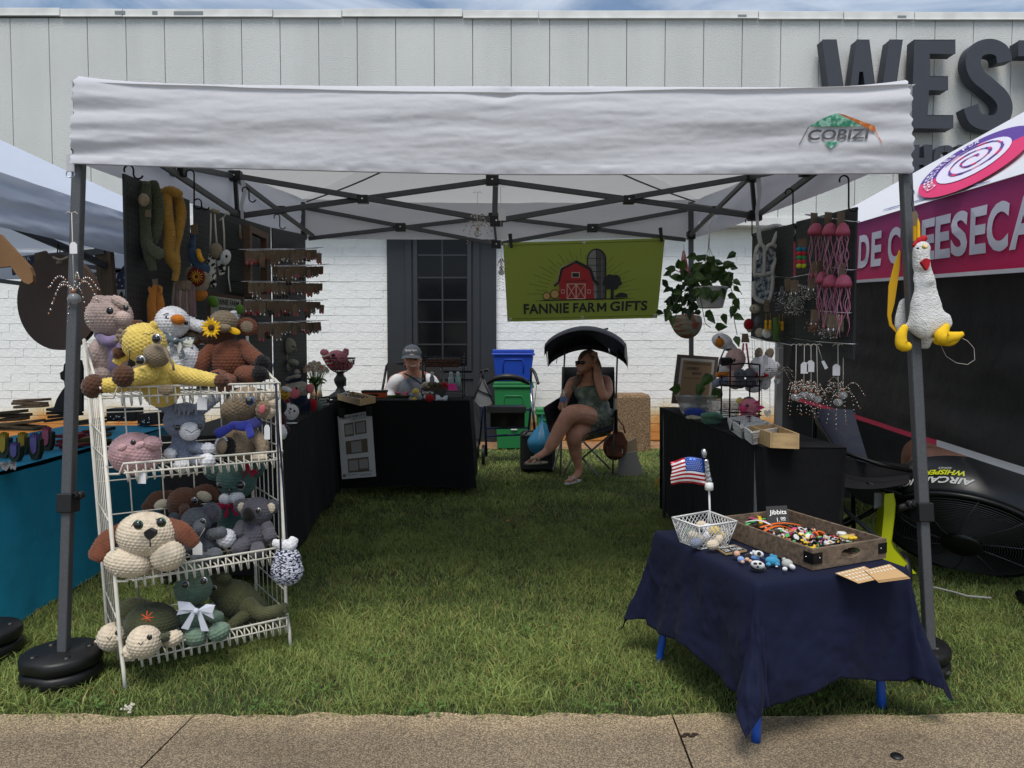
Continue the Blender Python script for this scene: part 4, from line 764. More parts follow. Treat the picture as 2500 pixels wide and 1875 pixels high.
b = MB(); d = 2.30; b.prism([W(351, 1299, d), W(363, 1291, d), W(378, 1298, d), W(377, 1308, d), W(367, 1318, d), W(360, 1317, d), W(352, 1308, d)], (0, .02, 0)); b.tube([W(366, 1316, d), W(367, 1335, d + .004)], .0022, 6); t._b('nose', b, Y['blk'])
t = Toy('crochet_elephant', 'brown velvet crochet elephant with wide cream-lined ears at the back of the third shelf', 'stuffed toy', 450, 1310, 2.84)
t.e('head', 449, 1228, 37, 36, Y['fur']); t.c('ear', [(415, 1212, .01), (385, 1222, 0), (358, 1240, 0)], [14, 21, 12], Y['fur'], flat=.35); t.c('ear', [(480, 1205, .01), (506, 1200, 0), (528, 1213, 0)], [14, 17, 14], Y['fur'], flat=.35)
t.e('inner_ear', 394, 1232, 18, 11, Y['oat'], -.018, -25, rd=4, st=.009); t.e('inner_ear', 499, 1212, 18, 11, Y['oat'], -.02, 20, rd=4, st=.009); t.c('trunk', [(450, 1240, -.05), (452, 1252, -.08), (446, 1262, -.09)], [10, 11, 9], Y['fur']); t.e('body', 450, 1285, 40, 40, Y['fur']); t.eye(425, 1233, 7, -.052, SILV); t.eye(474, 1223, 7, -.052, SILV)
t = Toy('crochet_elephant', 'small grey crochet elephant with a tag and white pompom at the third shelf front', 'stuffed toy', 500, 1365, 2.66)
t.e('head', 480, 1272, 35, 31, Y['gry']); t.e('ear', 515, 1252, 24, 24, Y['gry'], .01, 20, rd=7); t.e('inner_ear', 514, 1253, 15, 16, Y['koa'], -.01, 20, rd=4, st=.009); t.e('ear', 425, 1265, 12, 12, Y['gry'], .01, rd=6); t.c('trunk', [(486, 1282, -.05), (487, 1292, -.08)], [11, 11], Y['gry'])
t.e('body', 500, 1330, 36, 38, Y['gry']); t.c('arm', [(515, 1305, -.03), (540, 1300, -.05)], [12, 12], Y['gry']); t.e('foot', 523, 1355, 18, 16, Y['gry'], -.07); t.e('foot', 487, 1366, 20, 18, Y['gry'], -.08); t.e('arm', 464, 1330, 14, 20, Y['gry'], -.04); t.eye(494, 1274, 7, -.058, SILV)
t.e('pompom', 552, 1314, 21, 21, Y['wht'], -.02, 20, st=.014); t.tag(482, 1338, -.13, 34, 24, (500, 1290))
t = Toy('crochet_mouse', 'teal crochet mouse with magenta bows and white whisker pads standing on the third shelf', 'stuffed toy', 570, 1310, 2.88)
t.e('head', 578, 1172, 45, 44, Y['teal']); t.e('ear', 522, 1152, 24, 20, Y['teal'], .0, 20, rd=8); t.e('ear', 624, 1143, 20, 21, Y['teal'], .0, -20, rd=8); t.e('cheek', 552, 1218, 16, 13, Y['wht'], -.05, st=.009); t.e('cheek', 578, 1215, 18, 14, Y['wht'], -.055, st=.009)
t.e('nose', 560, 1198, 7, 6, EYEB, -.075, st=0); t.eye(538, 1186, 8, -.06, SILV); t.eye(586, 1185, 10, -.065, SILV); t.c('body', [(566, 1235, 0), (568, 1268, 0), (568, 1285, 0)], [26, 32, 34], Y['teal'])
t.bow(610, 1146, 20, 26, -.06, Y['mag'], 50, 2); t.bow(560, 1234, 26, 22, -.06, Y['mag'], -10, 1)
t = Toy('crochet_koala', 'charcoal crochet koala with big black nose at the right end of the third shelf', 'stuffed toy', 622, 1350, 2.72)
t.e('head', 628, 1248, 37, 32, Y['koa']); t.e('body', 620, 1310, 36, 44, Y['koa']); t.e('nose', 606, 1257, 14, 17, Y['blk'], -.06, -8, st=.006); 
for a, c in ((590, 1236), (662, 1237)): t.e('ear', a, c, 18, 16, Y['koa'], 0, rd=7); t.e('inner_ear', a, c + 3, 9, 11, Y['cream'], -.015, rd=4, st=.009)
t.eye(630, 1247, 6, -.055, SILV); t.c('arm', [(590, 1283, -.02), (580, 1302, -.05)], [12, 12], Y['koa']); t.c('arm', [(652, 1285, -.02), (660, 1310, -.04)], [12, 13], Y['koa']); t.c('leg', [(600, 1322, -.04), (585, 1340, -.08)], [16, 17], Y['koa']); t.c('leg', [(628, 1335, -.04), (630, 1348, -.08)], [14, 15], Y['koa'])
def turtle(hx, hy, hr, sx, sy, sr, d, label, star):
 t = Toy('crochet_turtle', label, 'stuffed toy', sx, sy + sr * .5, d); t.e('shell', sx, sy, sr, sr * .78, Y['grn'], .06, 8, rd=sr); t.c('rim', [(sx - sr * .7, sy + sr * .45, -.04), (sx, sy + sr * .66, -.1), (sx + sr, sy + sr * .42, .02)], [8, 8, 8], Y['grn'])
 t.e('head', hx, hy, hr * 1.03, hr, Y['cream'], -.09, 6); t.e('flipper', hx - hr * .95, hy + hr * .7, hr * .55, hr * .4, Y['cream'], -.06, 30); t.e('flipper', sx + sr * .85, sy + sr * .62, hr * .65, hr * .45, Y['cream'], -.02, -25)
 t.eye(hx - hr * .85 if not star else hx - hr * .82, hy + hr * .1, hr * .17, -.115); t.eye(hx + hr * .35, hy - hr * .3, hr * .19, -.175 if hr > 34 else -.165); t.line('smile', [(hx - 5 - hr * .25, hy + 2), (hx - hr * .22, hy + 8), (hx + 5 - hr * .2, hy - 1)], 1.3, -.17)
 if star:
  b = MB(); c0 = W(358, 1508, d - .088)
  for k in range(7): a = k * PI / 3.5; b.tube([c0 + Vector((0, 0, 0)), c0 + Vector((.022 * math.cos(a), .004 + .01 * max(0, math.sin(a)), .018 * math.sin(a)))], .0012, 5)
  t._b('star_stitch', b, mat('orange_thread', (220, 80, 40), .8))
turtle(275, 1555, 32, 327, 1500, 47, 2.56, 'green-shelled crochet turtle with cream head at the bottom shelf left end, behind another', False)
turtle(352, 1567, 37, 371, 1522, 60, 2.44, 'dark green crochet turtle with an orange stitched star on its shell, bottom shelf', True)
t = Toy('crochet_dinosaur', 'jade green crochet dinosaur with a large white ribbon bow on the bottom shelf', 'stuffed toy', 480, 1570, 2.58)
t.c('head', [(472, 1400, 0), (472, 1435, 0)], [33, 42], Y['jade']); t.e('body', 480, 1523, 37, 46, Y['jade']); t.c('arm', [(445, 1500, -.02), (438, 1516, -.03)], [11, 12], Y['jade']); t.c('arm', [(510, 1500, -.02), (530, 1508, -.05)], [12, 14], Y['jade'])
t.e('foot', 476, 1555, 25, 20, Y['jad2'], -.1); t.e('foot', 535, 1542, 26, 20, Y['jad2'], -.09, -25); t.eye(452, 1428, 8, -.095, SILV); t.eye(497, 1419, 8, -.085, SILV); t.bow(481, 1490, 46, 40, -.12, RIB, 6, 1); t.line('brow', [(442, 1412), (448, 1408), (455, 1410)], .9, -.09)
t = Toy('crochet_frog', 'olive green long-legged crochet frog sprawled over the right end of the bottom shelf', 'stuffed toy', 570, 1520, 2.74)
t.c('body', [(540, 1440, 0), (575, 1462, 0), (615, 1490, .02)], [30, 44, 36], Y['oli']); t.e('head', 533, 1424, 32, 24, Y['oli'], .0, -20); t.e('brow', 545, 1412, 15, 8, Y['oli'], -.04); t.eye(522, 1436, 6, -.07, SILV)
t.c('leg', [(605, 1480, -.04), (640, 1498, -.05), (680, 1490, -.07), (695, 1482, -.08)], [20, 14, 12, 8], Y['oli']); t.c('leg', [(598, 1500, -.06), (575, 1518, -.09), (552, 1540, -.11)], [13, 11, 12], Y['oli'])
for k in range(3): t.c('toe', [(690, 1484 + k * 3, -.08), (700, 1480 + k * 6, -.09)], [5, 4], Y['oli'], st=.007)
t = Toy('crochet_pouch', 'navy and white speckled crochet pouch hanging by a long cord from the rack side', 'pouch', 700, 1430, 2.60, group='hanging crochet bags')
SPK = mat('speckled_yarn', (28, 34, 62), .95, bump=.7, bs=200, bd=.004, var=.01, vs=95, col2=(205, 208, 220), lo=.47, hi=.53, stretch=(1, 1, 2.2))
t.c('bag', [(703, 1330, 0), (701, 1362, 0), (701, 1392, 0)], [14, 32, 38], SPK, st=.011, flat=.7); t.c('collar', [(672, 1326, 0), (705, 1332, -.01), (716, 1320, 0)], [8, 13, 10], Y['wht'], flat=.6)
t.line('cord', [(685, 1345), (682, 1200), (677, 1060), (673, 935)], 2.6, -.02, Y['nvy']); t.line('cord', [(700, 1325), (691, 1180), (680, 1050), (674, 935)], 2.6, -.0, Y['nvy'])
# ============================================================ left side of the stall
PEG = mat('pegboard_charcoal', (37, 40, 42), .6, var=.06, vs=5); HOLE = mat('peg_hole', (8, 9, 10), .9)
def pegboard(label, X, y0, y1, zb0, zb1, zt0, zt1, face, extra=0):
 r = thing('pegboard', label, 'pegboard', (X, (y0 + y1) / 2, min(zb0, zb1)), 'charcoal pegboards hung on the tent sides')
 zt = lambda y: zt0 + (zt1 - zt0) * (y - y0) / (y1 - y0); zb = lambda y: zb0 + (zb1 - zb0) * (y - y0) / (y1 - y0)
 m = MB(); P = [Vector((X, y0, zb0)), Vector((X, y1, zb1)), Vector((X, y1, zt1)), Vector((X, y0, zt0))]; m.prism(P, (-.008 * face, 0, 0)); m.build('board', PEG, r)
 m = MB(); y = y0 + .02
 while y < y1 - .01:
  z = math.ceil((zb(y) + .02) / .0254) * .0254
  while z < zt(y) - .015:
   c = Vector((X + .0008 * face, y, z)); n = 6; q = .0034
   m.add([tuple(c + Vector((0, q * math.cos(2 * PI * i / n), q * math.sin(2 * PI * i / n)))) for i in range(n)], [tuple(range(n))]); z += .0254
  y += .0254
 stuff(m.build('peg_holes', HOLE, r))
 m = MB(); m.prism([p + Vector((-.0085 * face, 0, 0)) for p in P], (-.01 * face, 0, 0)); return r
XL = -1.46
pegboard('tall charcoal pegboard with the two knit scarves, left tent side front', XL, 2.78, 3.34, .97, .99, 1.785, 1.80, 1)
pegboard('charcoal pegboard with the skull ornaments, left tent side middle', XL, 3.39, 4.45, .93, .95, 1.79, 1.865, 1)
pegboard('charcoal pegboard with rows of earring cards beside the rear tent leg', XL, 4.49, 5.20, .74, .76, 1.87, 1.94, 1)
def shook(label, px, pys, d):
 m = MB(); a, c = W(px, pys[0], d), W(px, pys[1], d); r = .018; n = 8
 pth = [a + Vector((r * math.cos(t) - r, 0, r * math.sin(t))) for t in np.linspace(PI * 1.15, 0, n)] + [c + Vector((-r + r * math.cos(t) + .0, 0, r * math.sin(t))) for t in np.linspace(0, 0, 1)] + [c + Vector((r * 1 - r * math.cos(t) , 0, r * math.sin(t))) for t in np.linspace(0, -PI * .9, n)]
 m.tube(pth, .0034, 6); tag(m.build('s_hook', BLACKM), label, 'hook', 'black hooks holding the pegboards')
shook('black S hook at the left corner above the tall pegboard', 326, (415, 425), 2.8)
shook('long black S hook between the two left pegboards', 474, (425, 500), 3.2)
shook('black S hook at the top of the middle left pegboard', 492, (495, 503), 3.42)
shook('thin black S hook on the truss over the skull ornaments', 608, (465, 485), 3.9)
shook('black S hook above the earring pegboard', 683, (530, 552), 4.6)
Y2 = dict(gs=yarn('sage_scarf', (78, 84, 66)), ms=yarn('mustard_scarf', (162, 124, 58)), bl=yarn('denim', (62, 82, 110)), dp=yarn('dusty', (126, 98, 98)), be=yarn('beige', (150, 138, 118)), rd=yarn('dark_red', (110, 34, 30)), og=yarn('orange', (184, 116, 50)), ye=yarn('sun', (220, 160, 50)), lb=yarn('light_blue_yarn', (92, 122, 146)))
class Item(Toy):
 def __init__(s, name, label, cat, px, py, d, group=None, st=0): s.d = d; s.st = st; s.r = thing(name, label, cat, tuple(W(px, py, d)), group)
t = Item('knit_scarf', 'sage green knit scarf tied in loops on the tall left pegboard', 'scarf', 365, 660, 2.9, 'knit scarves on the pegboard', .016)
t.c('loop', [(352, 455, .02), (350, 500, 0), (352, 560, 0), (362, 610, -.01), (372, 655, 0)], [14, 17, 14, 12, 8], Y2['gs'], flat=.5); t.c('loop', [(374, 452, .04), (384, 500, .05), (380, 560, .04), (358, 620, .03), (382, 612, 0)], [12, 14, 13, 11, 10], Y2['gs'], flat=.5); t.c('end', [(345, 560, .02), (360, 600, -.02), (388, 620, -.02)], [8, 11, 12], Y2['gs'], flat=.5)
t.e('bobble', 351, 488, 11, 14, Y2['be'], -.05, st=.008); t.poly('kraft_tag', [(355, 512), (367, 512), (369, 530), (354, 529)], .002, KRAFT, -.05)
t = Item('knit_scarf', 'mustard yellow knit scarf looped over a peg on the tall left pegboard', 'scarf', 416, 680, 3.0, 'knit scarves on the pegboard', .014)
t.c('loop', [(404, 475, 0), (403, 520, -.02), (413, 570, -.01), (412, 620, 0), (428, 650, 0)], [14, 16, 13, 12, 10], Y2['ms'], flat=.55); t.c('loop', [(432, 478, .03), (440, 520, .04), (434, 565, .03), (425, 610, .02), (430, 640, .0)], [11, 13, 12, 11, 9], Y2['ms'], flat=.55); t.c('end', [(430, 640, 0), (431, 660, 0), (427, 682, 0)], [8, 7, 6], Y2['ms'], flat=.5); t.c('fold', [(400, 470, 0), (418, 467, 0), (436, 474, 0)], [9, 11, 9], Y2['ms'], flat=.8)
t = Item('crochet_headband', 'orange crochet headband hanging by its ties below the scarves', 'headband', 378, 780, 2.92, None, .010)
t.c('band', [(378, 700, 0), (370, 740, 0), (374, 785, 0)], [5, 10, 12], Y2['og'], flat=.4); t.c('band', [(384, 700, .01), (392, 745, .01), (390, 785, .01)], [5, 9, 10], Y2['og'], flat=.4); t.c('tie', [(372, 712, 0), (364, 702, 0), (366, 716, 0)], [3, 3, 3], Y2['og'], st=0); t.c('tie', [(388, 706, 0), (394, 700, 0), (393, 716, 0)], [3, 3, 3], Y2['og'], st=0); t.poly('kraft_tag', [(371, 682), (384, 680), (386, 700), (374, 702)], .002, KRAFT)
t = Item('yarn_garlands', 'bundle of dusty pink and grey crochet cords with kraft tags beside the orange headband', 'crochet cords', 445, 780, 3.05, None, .0)
for k in range(9): x = 424 + k * 5.5; t.c('cord', [(x + 3, 692 + (k % 3) * 3, 0), (x + 4 * math.sin(k), 730, -.01 * (k % 2)), (x - 3 + k * 1.2, 772 + 6 * (k % 2), 0)], [3, 4, 3.4], Y2['dp'] if k % 3 else Y2['be'], st=.008)
for k in range(3): t.poly('kraft_tag', [(432 + k * 12, 684), (444 + k * 12, 686), (442 + k * 12, 708), (431 + k * 12, 705)], .002, KRAFT, -.02 - .004 * k)
t = Item('granny_square_bag', 'crochet bag with blue, orange sunburst and grey rounds hanging on the pegboard edge', 'bag', 488, 725, 3.22, None, .012)
t.c('blue_round', [(468, 600, 0), (472, 628, -.01), (490, 652, -.01), (505, 655, 0)], [8, 11, 11, 8], Y2['bl'], flat=.4); t.e('grey_round', 480, 682, 29, 34, Y2['be'], .0, -20, rd=7); t.e('orange_edge', 488, 722, 18, 12, Y2['og'], -.005, -20, rd=7)
t.e('red_ring', 479, 676, 20, 22, Y2['rd'], -.014, rd=4, st=.010)
b = MB(); c0 = W(479, 676, 3.195)
for k in range(14): a = k * 2 * PI / 14; u = Vector((math.cos(a), 0, math.sin(a))); b.tube([c0 + u * .008, c0 + u * (.028 + .004 * (k % 2))], [.003, .0012], 5)
t._b('sunburst', b, Y2['ye']); t.c('yellow_edge', [(484, 612, -.02), (488, 628, -.025), (494, 636, -.02)], [4, 5, 4], Y2['ye']); t.c('strap', [(474, 558, 0), (470, 580, 0), (469, 600, 0)], [4, 5, 6], Y2['bl']); t.poly('kraft_tag', [(464, 550), (482, 545), (484, 570), (466, 573)], .002, KRAFT, -.02)
WBK = mat('black_and_white_yarn', (20, 20, 20), .9, var=.01, vs=60, col2=(220, 220, 215), lo=.48, hi=.52)
t = Item('macrame_hanging', 'black and white cow-skull wall hanging on cords in front of the pegboard', 'wall hanging', 532, 690, 3.5, None, .010)
t.tubes('cord', [[(515, 520), (514, 570), (512, 615)], [(544, 530), (547, 570), (548, 612)], [(524, 520), (527, 570), (530, 600)]], .004, STRING); t.e('rosette', 528, 612, 14, 18, Y2['be'], -.01, rd=8); t.e('skull', 551, 628, 11, 17, Y['wht'], -.02, 12, rd=8); t.e('nostril', 553, 626, 3, 4, Y['blk'], -.06, rd=2, st=0)
t.c('fringe', [(518, 625, 0), (516, 655, 0), (520, 695, 0)], [8, 10, 7], WBK, flat=.4); t.c('fringe', [(540, 640, 0), (542, 655, 0), (541, 668, 0)], [10, 8, 5], WBK, flat=.5); t.tubes('hook_cord', [[(545, 532, 0), (552, 522, 0), (557, 515, 0)], [(543, 532, 0), (536, 538, 0)]], .003, STRING); t.c('knot', [(520, 515, 0), (532, 518, 0)], [5, 4], Y2['be'])
t.tubes('thin_cord', [[(558, 650), (558, 680), (563, 712)]], .003, STRING)
t = Item('ladder_frame', 'narrow brown wooden ladder frame standing edge-on against the pegboards', 'frame', 588, 695, 3.95)
b = MB(); 
for y in (3.86, 4.12): b.bx(XL + .05, XL + .085, y, y + .035, 1.40, 1.78)
b.bx(XL + .051, XL + .084, 3.895, 4.12, 1.745, 1.78); b.bx(XL + .051, XL + .084, 3.895, 4.12, 1.401, 1.436); b.bx(XL + .052, XL + .083, 3.87, 4.15, 1.37, 1.399); t._b('frame', b, mat('brown_wood', (92, 70, 54), .6, var=.2, vs=10, stretch=(3, 3, 14)))
t.c('rope', [(582, 552, 0), (583, 566, 0), (585, 580, 0)], [5, 5, 5], Y2['be'], st=.008)
t = Item('framed_sign', 'dark framed sign with faint lettering and green yarn leaves behind the cow', 'framed sign', 548, 780, 3.45)
q = Quad(W(507, 712, 3.42), W(594, 725, 3.56), W(506, 785, 3.42), W(592, 792, 3.56)); b = MB(); b.prism([q.a, q.b, q.d, q.c], (0, .015, 0)); t._b('frame', b, WOODD)
b = MB(); b.qpoly(q, [(.08, .12), (.92, .12), (.92, .95), (.08, .95)], .003); pan = t._b('panel', b, mat('lichen_paper', (140, 142, 132), .9, var=.2, vs=30)); b = MB(); b.qtext(q, 'FANNIE FARM', (.2, .18, .86, .38), .005, 0, .02); b.qtext(q, 'magnets', (.3, .44, .74, .6), .005, 0, .01); b.build('lettering', INK, pan)
t.e('yarn_leaf', 520, 736, 11, 14, yarn('leaf_green', (92, 134, 50)), -.09, -35, st=.008); t.e('yarn_leaf', 585, 755, 9, 11, yarn('leaf_green', (0, 0, 0)), -.09, 20, st=.008)
cardb = []
def card_proto(kind):
 r = thing('earring_card', 'x', 'earrings', (0, 0, 0)); w, h = ((.034, .058), (.03, .052), (.042, .05), (.026, .06))[kind]
 b = MB(); b.add([(-w / 2, 0, 0), (w / 2, 0, 0), (w / 2, 0, -h), (-w / 2, 0, -h), (-w / 2, .002, 0), (w / 2, .002, 0), (w / 2, .002, -h), (-w / 2, .002, -h)], [(0, 3, 2, 1), (4, 5, 6, 7), (0, 1, 5, 4), (1, 2, 6, 5), (2, 3, 7, 6), (3, 0, 4, 7)]); ORG[r.name] = np.zeros(3)
 c = b.build('card', KRAFT, r); b = MB(); acc = [CHROME, mat('pink_resin', (190, 90, 110), .4), mat('red_resin', (170, 40, 50), .4), mat('dark_bead', (40, 36, 40), .2)][kind]
 for sx in (-1, 1): b.tube([(sx * w * .25, -.003, -h * .55), (sx * w * .27, -.006, -h * .9)], .0008, 4); b.ell((sx * w * .27, -.006, -h * .98), (.0055, .004, .008), 0, 0, 8, 6)
 e = b.build('earring', acc, r); b = MB(); b.tube([(0, -.004, -.004), (0, .0, .006), (0, .006, .002)], .001, 4); k = b.build('hook', CHROME, r); kids(r, c, e, k); return r
protos_c = [card_proto(k) for k in range(4)]; used = set()
def place_card(kind, p, rz, label, group, sc=1):
 o = protos_c[kind] if kind not in used else dup(protos_c[kind]); used.add(kind)
 o.location = p; o.rotation_euler = (random.uniform(-.12, .12), random.uniform(-.1, .1), rz); o.scale = (sc,) * 3; o['label'] = label; o['group'] = group; return o
ROWN = ['top', 'second', 'third', 'fourth', 'lowest']
for r, (pa, pb, ya, yb) in enumerate(((608, 770, 612, 610), (672, 786, 652, 650), (612, 786, 690, 692), (594, 782, 735, 737), (622, 785, 792, 786))):
 X = XL + .09; A, B = WX(pa - 6, ya - 3, X), WX(pb + 6, yb - 4, X)
 rod = thing('wire_rail', 'thin chrome display rail of the %s earring row on the left pegboard' % ROWN[r], 'rail', tuple((A + B) / 2), 'chrome earring rails')
 b = MB(); b.tube([A, (A + B) / 2, B], .0025, 6); b.tube([A - Vector((0, 0, .006)), (A + B) / 2 - Vector((-.03, 0, .004)), B - Vector((-.05, .05, 0))], .002, 5)
 for k in range(5): p = A.lerp(B, k / 4.8); b.tube([(XL, p.y, p.z), p], .0022, 5)
 b.build('rail', CHROME, rod)
 px = pa; k = 0
 while px < pb:
  end = px > 745; p = WX(px, ya + (yb - ya) * (px - pa) / (pb - pa), X + random.uniform(0, .035)); kind = random.choice((0, 0, 1, 2, 3))
  place_card(kind, p, R(random.uniform(-25, 20) if end else random.uniform(8, 68)), ('small kraft earring card past the tent leg at the end of the %s earring row' if end else 'small kraft earring card hanging in the %s row of the left rails') % ROWN[r], ('kraft cards at the end of the %s left row' if end else 'kraft cards of the %s left row') % ROWN[r], random.uniform(.85, 1.35))
  if random.random() < .25: place_card(random.choice((0, 1, 3)), p + Vector((random.uniform(.01, .05), .01, -.02)), R(random.uniform(-10, 50)), 'small kraft earring card hung in front in the %s row of the left rails' % ROWN[r], 'front kraft cards of the %s left row' % ROWN[r], random.uniform(.8, 1.4))
  px += random.choice((5, 7, 8, 11, 16)); k += 1
# ============================================================ black tables
def drape_table(label, A, B, dep, zt, hem, name='draped_table', m=None, wav=.02, seed=0, skirt=(1, 1, 1, 1), side=1):
 """A->B front top edge; dep vector to the back"""
 A, B, D = Vector((*A, 0)), Vector((*B, 0)), Vector((*dep, 0)); m = m or BLACKC
 r = thing(name, label, 'table', tuple((A + B + D) / 2)); P = [A, B, B + D, A + D]
 b = MB(); b.grid(lambda u, v: (A + (B - A) * u + D * v) + Vector((0, 0, zt + .002 * math.sin(u * 20) * math.sin(v * 9))), 20, 8); cl = b
 c = (A + B + D + A) / 4; c = (P[0] + P[1] + P[2] + P[3]) / 4
 ring = []; per = 0
 for i in range(4):
  a, e = P[i], P[(i + 1) % 4]; n = max(6, int((e - a).length / .03)); nrm = (e - a).normalized().cross(Vector((0, 0, 1)))
  for k in range(n): ring.append((a.lerp(e, k / n), nrm, per + (e - a).length * k / n, min(k / n, 1 - k / n) * (e - a).length))
  per += (e - a).length
 n = len(ring); rows = 10; vs = []
 for j in range(rows + 1):
  f = j / rows
  for (p, nr, s_, ed) in ring:
   out = p - c; out.normalize(); w = math.sin(s_ * 7 + seed) * .3 + 2.6 * fbm(s_ * 3.3 + seed, f * 1.5, 3); cor = math.exp(-ed / .05)
   q = p + nr * (wav * f * (1 + w) + .003 + .03 * f * cor) + Vector((0, 0, zt + (hem + .012 * math.sin(s_ * 5 + seed) - zt) * f - .0)); vs.append(tuple(q))
 fs = [(j * n + i, j * n + (i + 1) % n, (j + 1) * n + (i + 1) % n, (j + 1) * n + i) for j in range(rows) for i in range(n)]
 b.add(vs, fs, 0, True); b.build('tablecloth', m, r)
 for i in range(4): b = MB(); p = P[i].lerp(c, .1); b.tube([(p.x, p.y, 0), (p.x, p.y, zt - .03)], .013, 8); b.build('leg', STEEL, r)
 b = MB(); b.prism([tuple(p.lerp(c, .03) + Vector((0, 0, zt - .006))) for p in P], (0, 0, -.025)); b.build('tabletop', BLACKP, r); return r
drape_table('long black-draped table along the left tent side, stacked with crochet animals', (-1.14, 3.45), (-1.36, 5.56), (-.5, -.05), .72, .05, seed=2)
bt = drape_table('black-draped table across the back with a payment poster taped on it', (-1.40, 5.6), (-.33, 5.6), (0, .58), .74, .07, seed=5)
TB = 5.585
t = Item('payment_poster', 'white payment poster with blank cards taped to the black table front', 'poster', 872, 1160, TB)
q = Quad(W(824, 1017, TB - .035), W(907, 1002, TB - .035), W(835, 1170, TB - .055), W(918, 1163, TB - .055)); b = MB(); b.prism([q.a, q.b, q.d, q.c], (0, .004, 0)); sh = t._b('sheet', b, mat('poster_white', (200, 200, 202), .6))
b = MB()
for k, (u0, v0, u1, v1, m) in enumerate(((.17, .13, .45, .34, 0), (.48, .13, .82, .33, 0), (.18, .41, .82, .62, 0), (.2, .69, .82, .91, 0), (.2, .16, .42, .31, 1), (.52, .15, .78, .31, 1), (.34, .43, .64, .60, 1), (.23, .72, .50, .88, 1), (.54, .72, .79, .86, 1))): b.qpoly(q, [(u0, v0), (u1, v0), (u1, v1), (u0, v1)], .001 + .0006 * m, m)
b.build('cards', [mat('card_brown', (104, 92, 78), .9), mat('card_blank', (150, 150, 148), .9)], sh)
b = MB(); b.qtext(q, 'FANNIE FARM GIFTS', (.14, .02, .80, .06), .003, 0, .01, .2); b.qtext(q, 'Angie Ford-Stone', (.4, .07, .82, .10), .003, 0, 0, .2); b.qtext(q, 'Square', (.16, .92, .46, .96), .003, 1); b.qpoly(q, [(.04, .925), (.12, .925), (.12, .965), (.04, .965)], .003, 0); b.qpoly(q, [(.06, .935), (.10, .935), (.10, .955), (.06, .955)], .0035, 2)
b.qtext(q, 'Accept All Major', (.50, .89, .92, .925), .003, 0, 0, .2); b.qtext(q, 'Credit Cards', (.54, .94, .88, .97), .003, 0, 0, .2); b.qtext(q, 'business card', (.40, .42, .58, .435), .004, 0); b.build('lettering', [INK, mat('ink_grey', (90, 90, 95), .8), mat('card_blank', (0, 0, 0))], sh)
for (x, y) in ((826, 1004), (893, 1000)):
 t.poly('tape', [(x, y - 8), (x + 16, y - 8), (x + 15, y + 16), (x + 1, y + 16)], .002, BLACKP, -.045)
def sign(label, px, py, d, w, h, lines, ang=0, lean=.25, border=None, name='chalk_sign'):
 t = Item(name, label, 'price sign', px, py + h / 2, d, 'small chalkboard price signs'); c, s = math.cos(R(ang)), math.sin(R(ang))
 def P(x, z): return W(px + x * c - z * s, py + x * s + z * c, d + (-lean * S(z, d)))
 q = Quad(P(-w / 2, -h / 2), P(w / 2, -h / 2), P(-w / 2, h / 2), P(w / 2, h / 2)); q.n = -q.n if q.n.y > 0 else q.n; b = MB(); b.prism([q.a, q.b, q.d, q.c], (0, .004, 0)); bd = t._b('board', b, CHALKB)
 b = MB(); 
 for tx, box in lines: b.qtext(q, tx, box, .0015, 0, .012, .05)
 b.build('chalk_writing', CHALK, bd)
 if border: b = MB(); e = .025; [b.qpoly(q, p, .001, 0) for p in ([(0, 0), (1, 0), (1, .08), (0, .08)], [(0, .92), (1, .92), (1, 1), (0, 1)], [(0, .08), (.03, .08), (.03, .92), (0, .92)], [(.97, .08), (1, .08), (1, .92), (.97, .92)])]; b.build('border', border, bd)
 return t
sign('small black chalk sign reading Flowers beside the vase', 792, 980, 5.05, 28, 24, [('Flowers', (.1, .1, .9, .35)), ('$3.00', (.2, .42, .7, .63)), ('4/10.00', (.2, .7, .9, .92))], -8)
sign('small tilted chalk sign in the wooden crystal tray', 842, 966, 5.62, 27, 20, [('CRYSTALS', (.05, .1, .95, .4)), ('$1.00', (.35, .5, .95, .85))], -12)
sign('wide chalk sign reading Scrunchies on the wire stand', 1058, 963, 5.66, 60, 22, [('Scrunchies', (.04, .1, .5, .45)), ('$1', (.1, .55, .28, .95))], 2)
t = Toy('crochet_goose', 'cream crochet goose head rising from the wire bowl on the left table', 'stuffed toy', 704, 905, 4.75, 'crochet toys on the back tables', .012); OFF = yarn('goose', (152, 150, 138))
t.e('head', 706, 845, 15, 19, OFF); t.c('neck', [(699, 855, 0), (697, 878, 0), (700, 900, 0)], [6, 4, 8], OFF); t.e('wing', 716, 885, 13, 7, OFF, 0, 10); t.e('beak', 719, 855, 5, 6, Y['taupe'], -.0, 20); t.line('brow', [(713, 844), (717, 847), (721, 848)], 1.5, -.03)
t = Item('wire_bowl', 'round grey wire bowl on a stand holding blue crochet pieces on the left table', 'bowl', 700, 930, 4.8)
b = MB(); c0 = W(701, 895, 4.8)
for k in range(8): rr = S(40, 4.8) * math.cos(k * .17) ; z = -k * S(3.6, 4.8); b.tube([c0 + Vector((rr * math.cos(a), rr * math.sin(a), z)) for a in np.linspace(0, 2 * PI, 25)[:-1]], .0016, 5, closed=True)
b.tube([c0 + Vector((0, 0, -S(26, 4.8))), Vector((c0.x, c0.y, .72))], .008, 8); b.lathe((c0.x, c0.y, .722), [(0, .012), (.06, .01), (.07, 0)], 20); t._b('bowl', b, mat('grey_wire', (70, 72, 76), .4, .7))
t = Toy('crochet_whale', 'blue crochet animal lying in the round wire bowl', 'stuffed toy', 690, 900, 4.78, 'crochet toys on the back tables', .012); t.e('body', 690, 892, 24, 13, Y['roy'].copy() if 0 else yarn('dull_blue', (52, 74, 118))); t.e('ear', 676, 878, 6, 5, yarn('dull_blue', (0, 0, 0)))
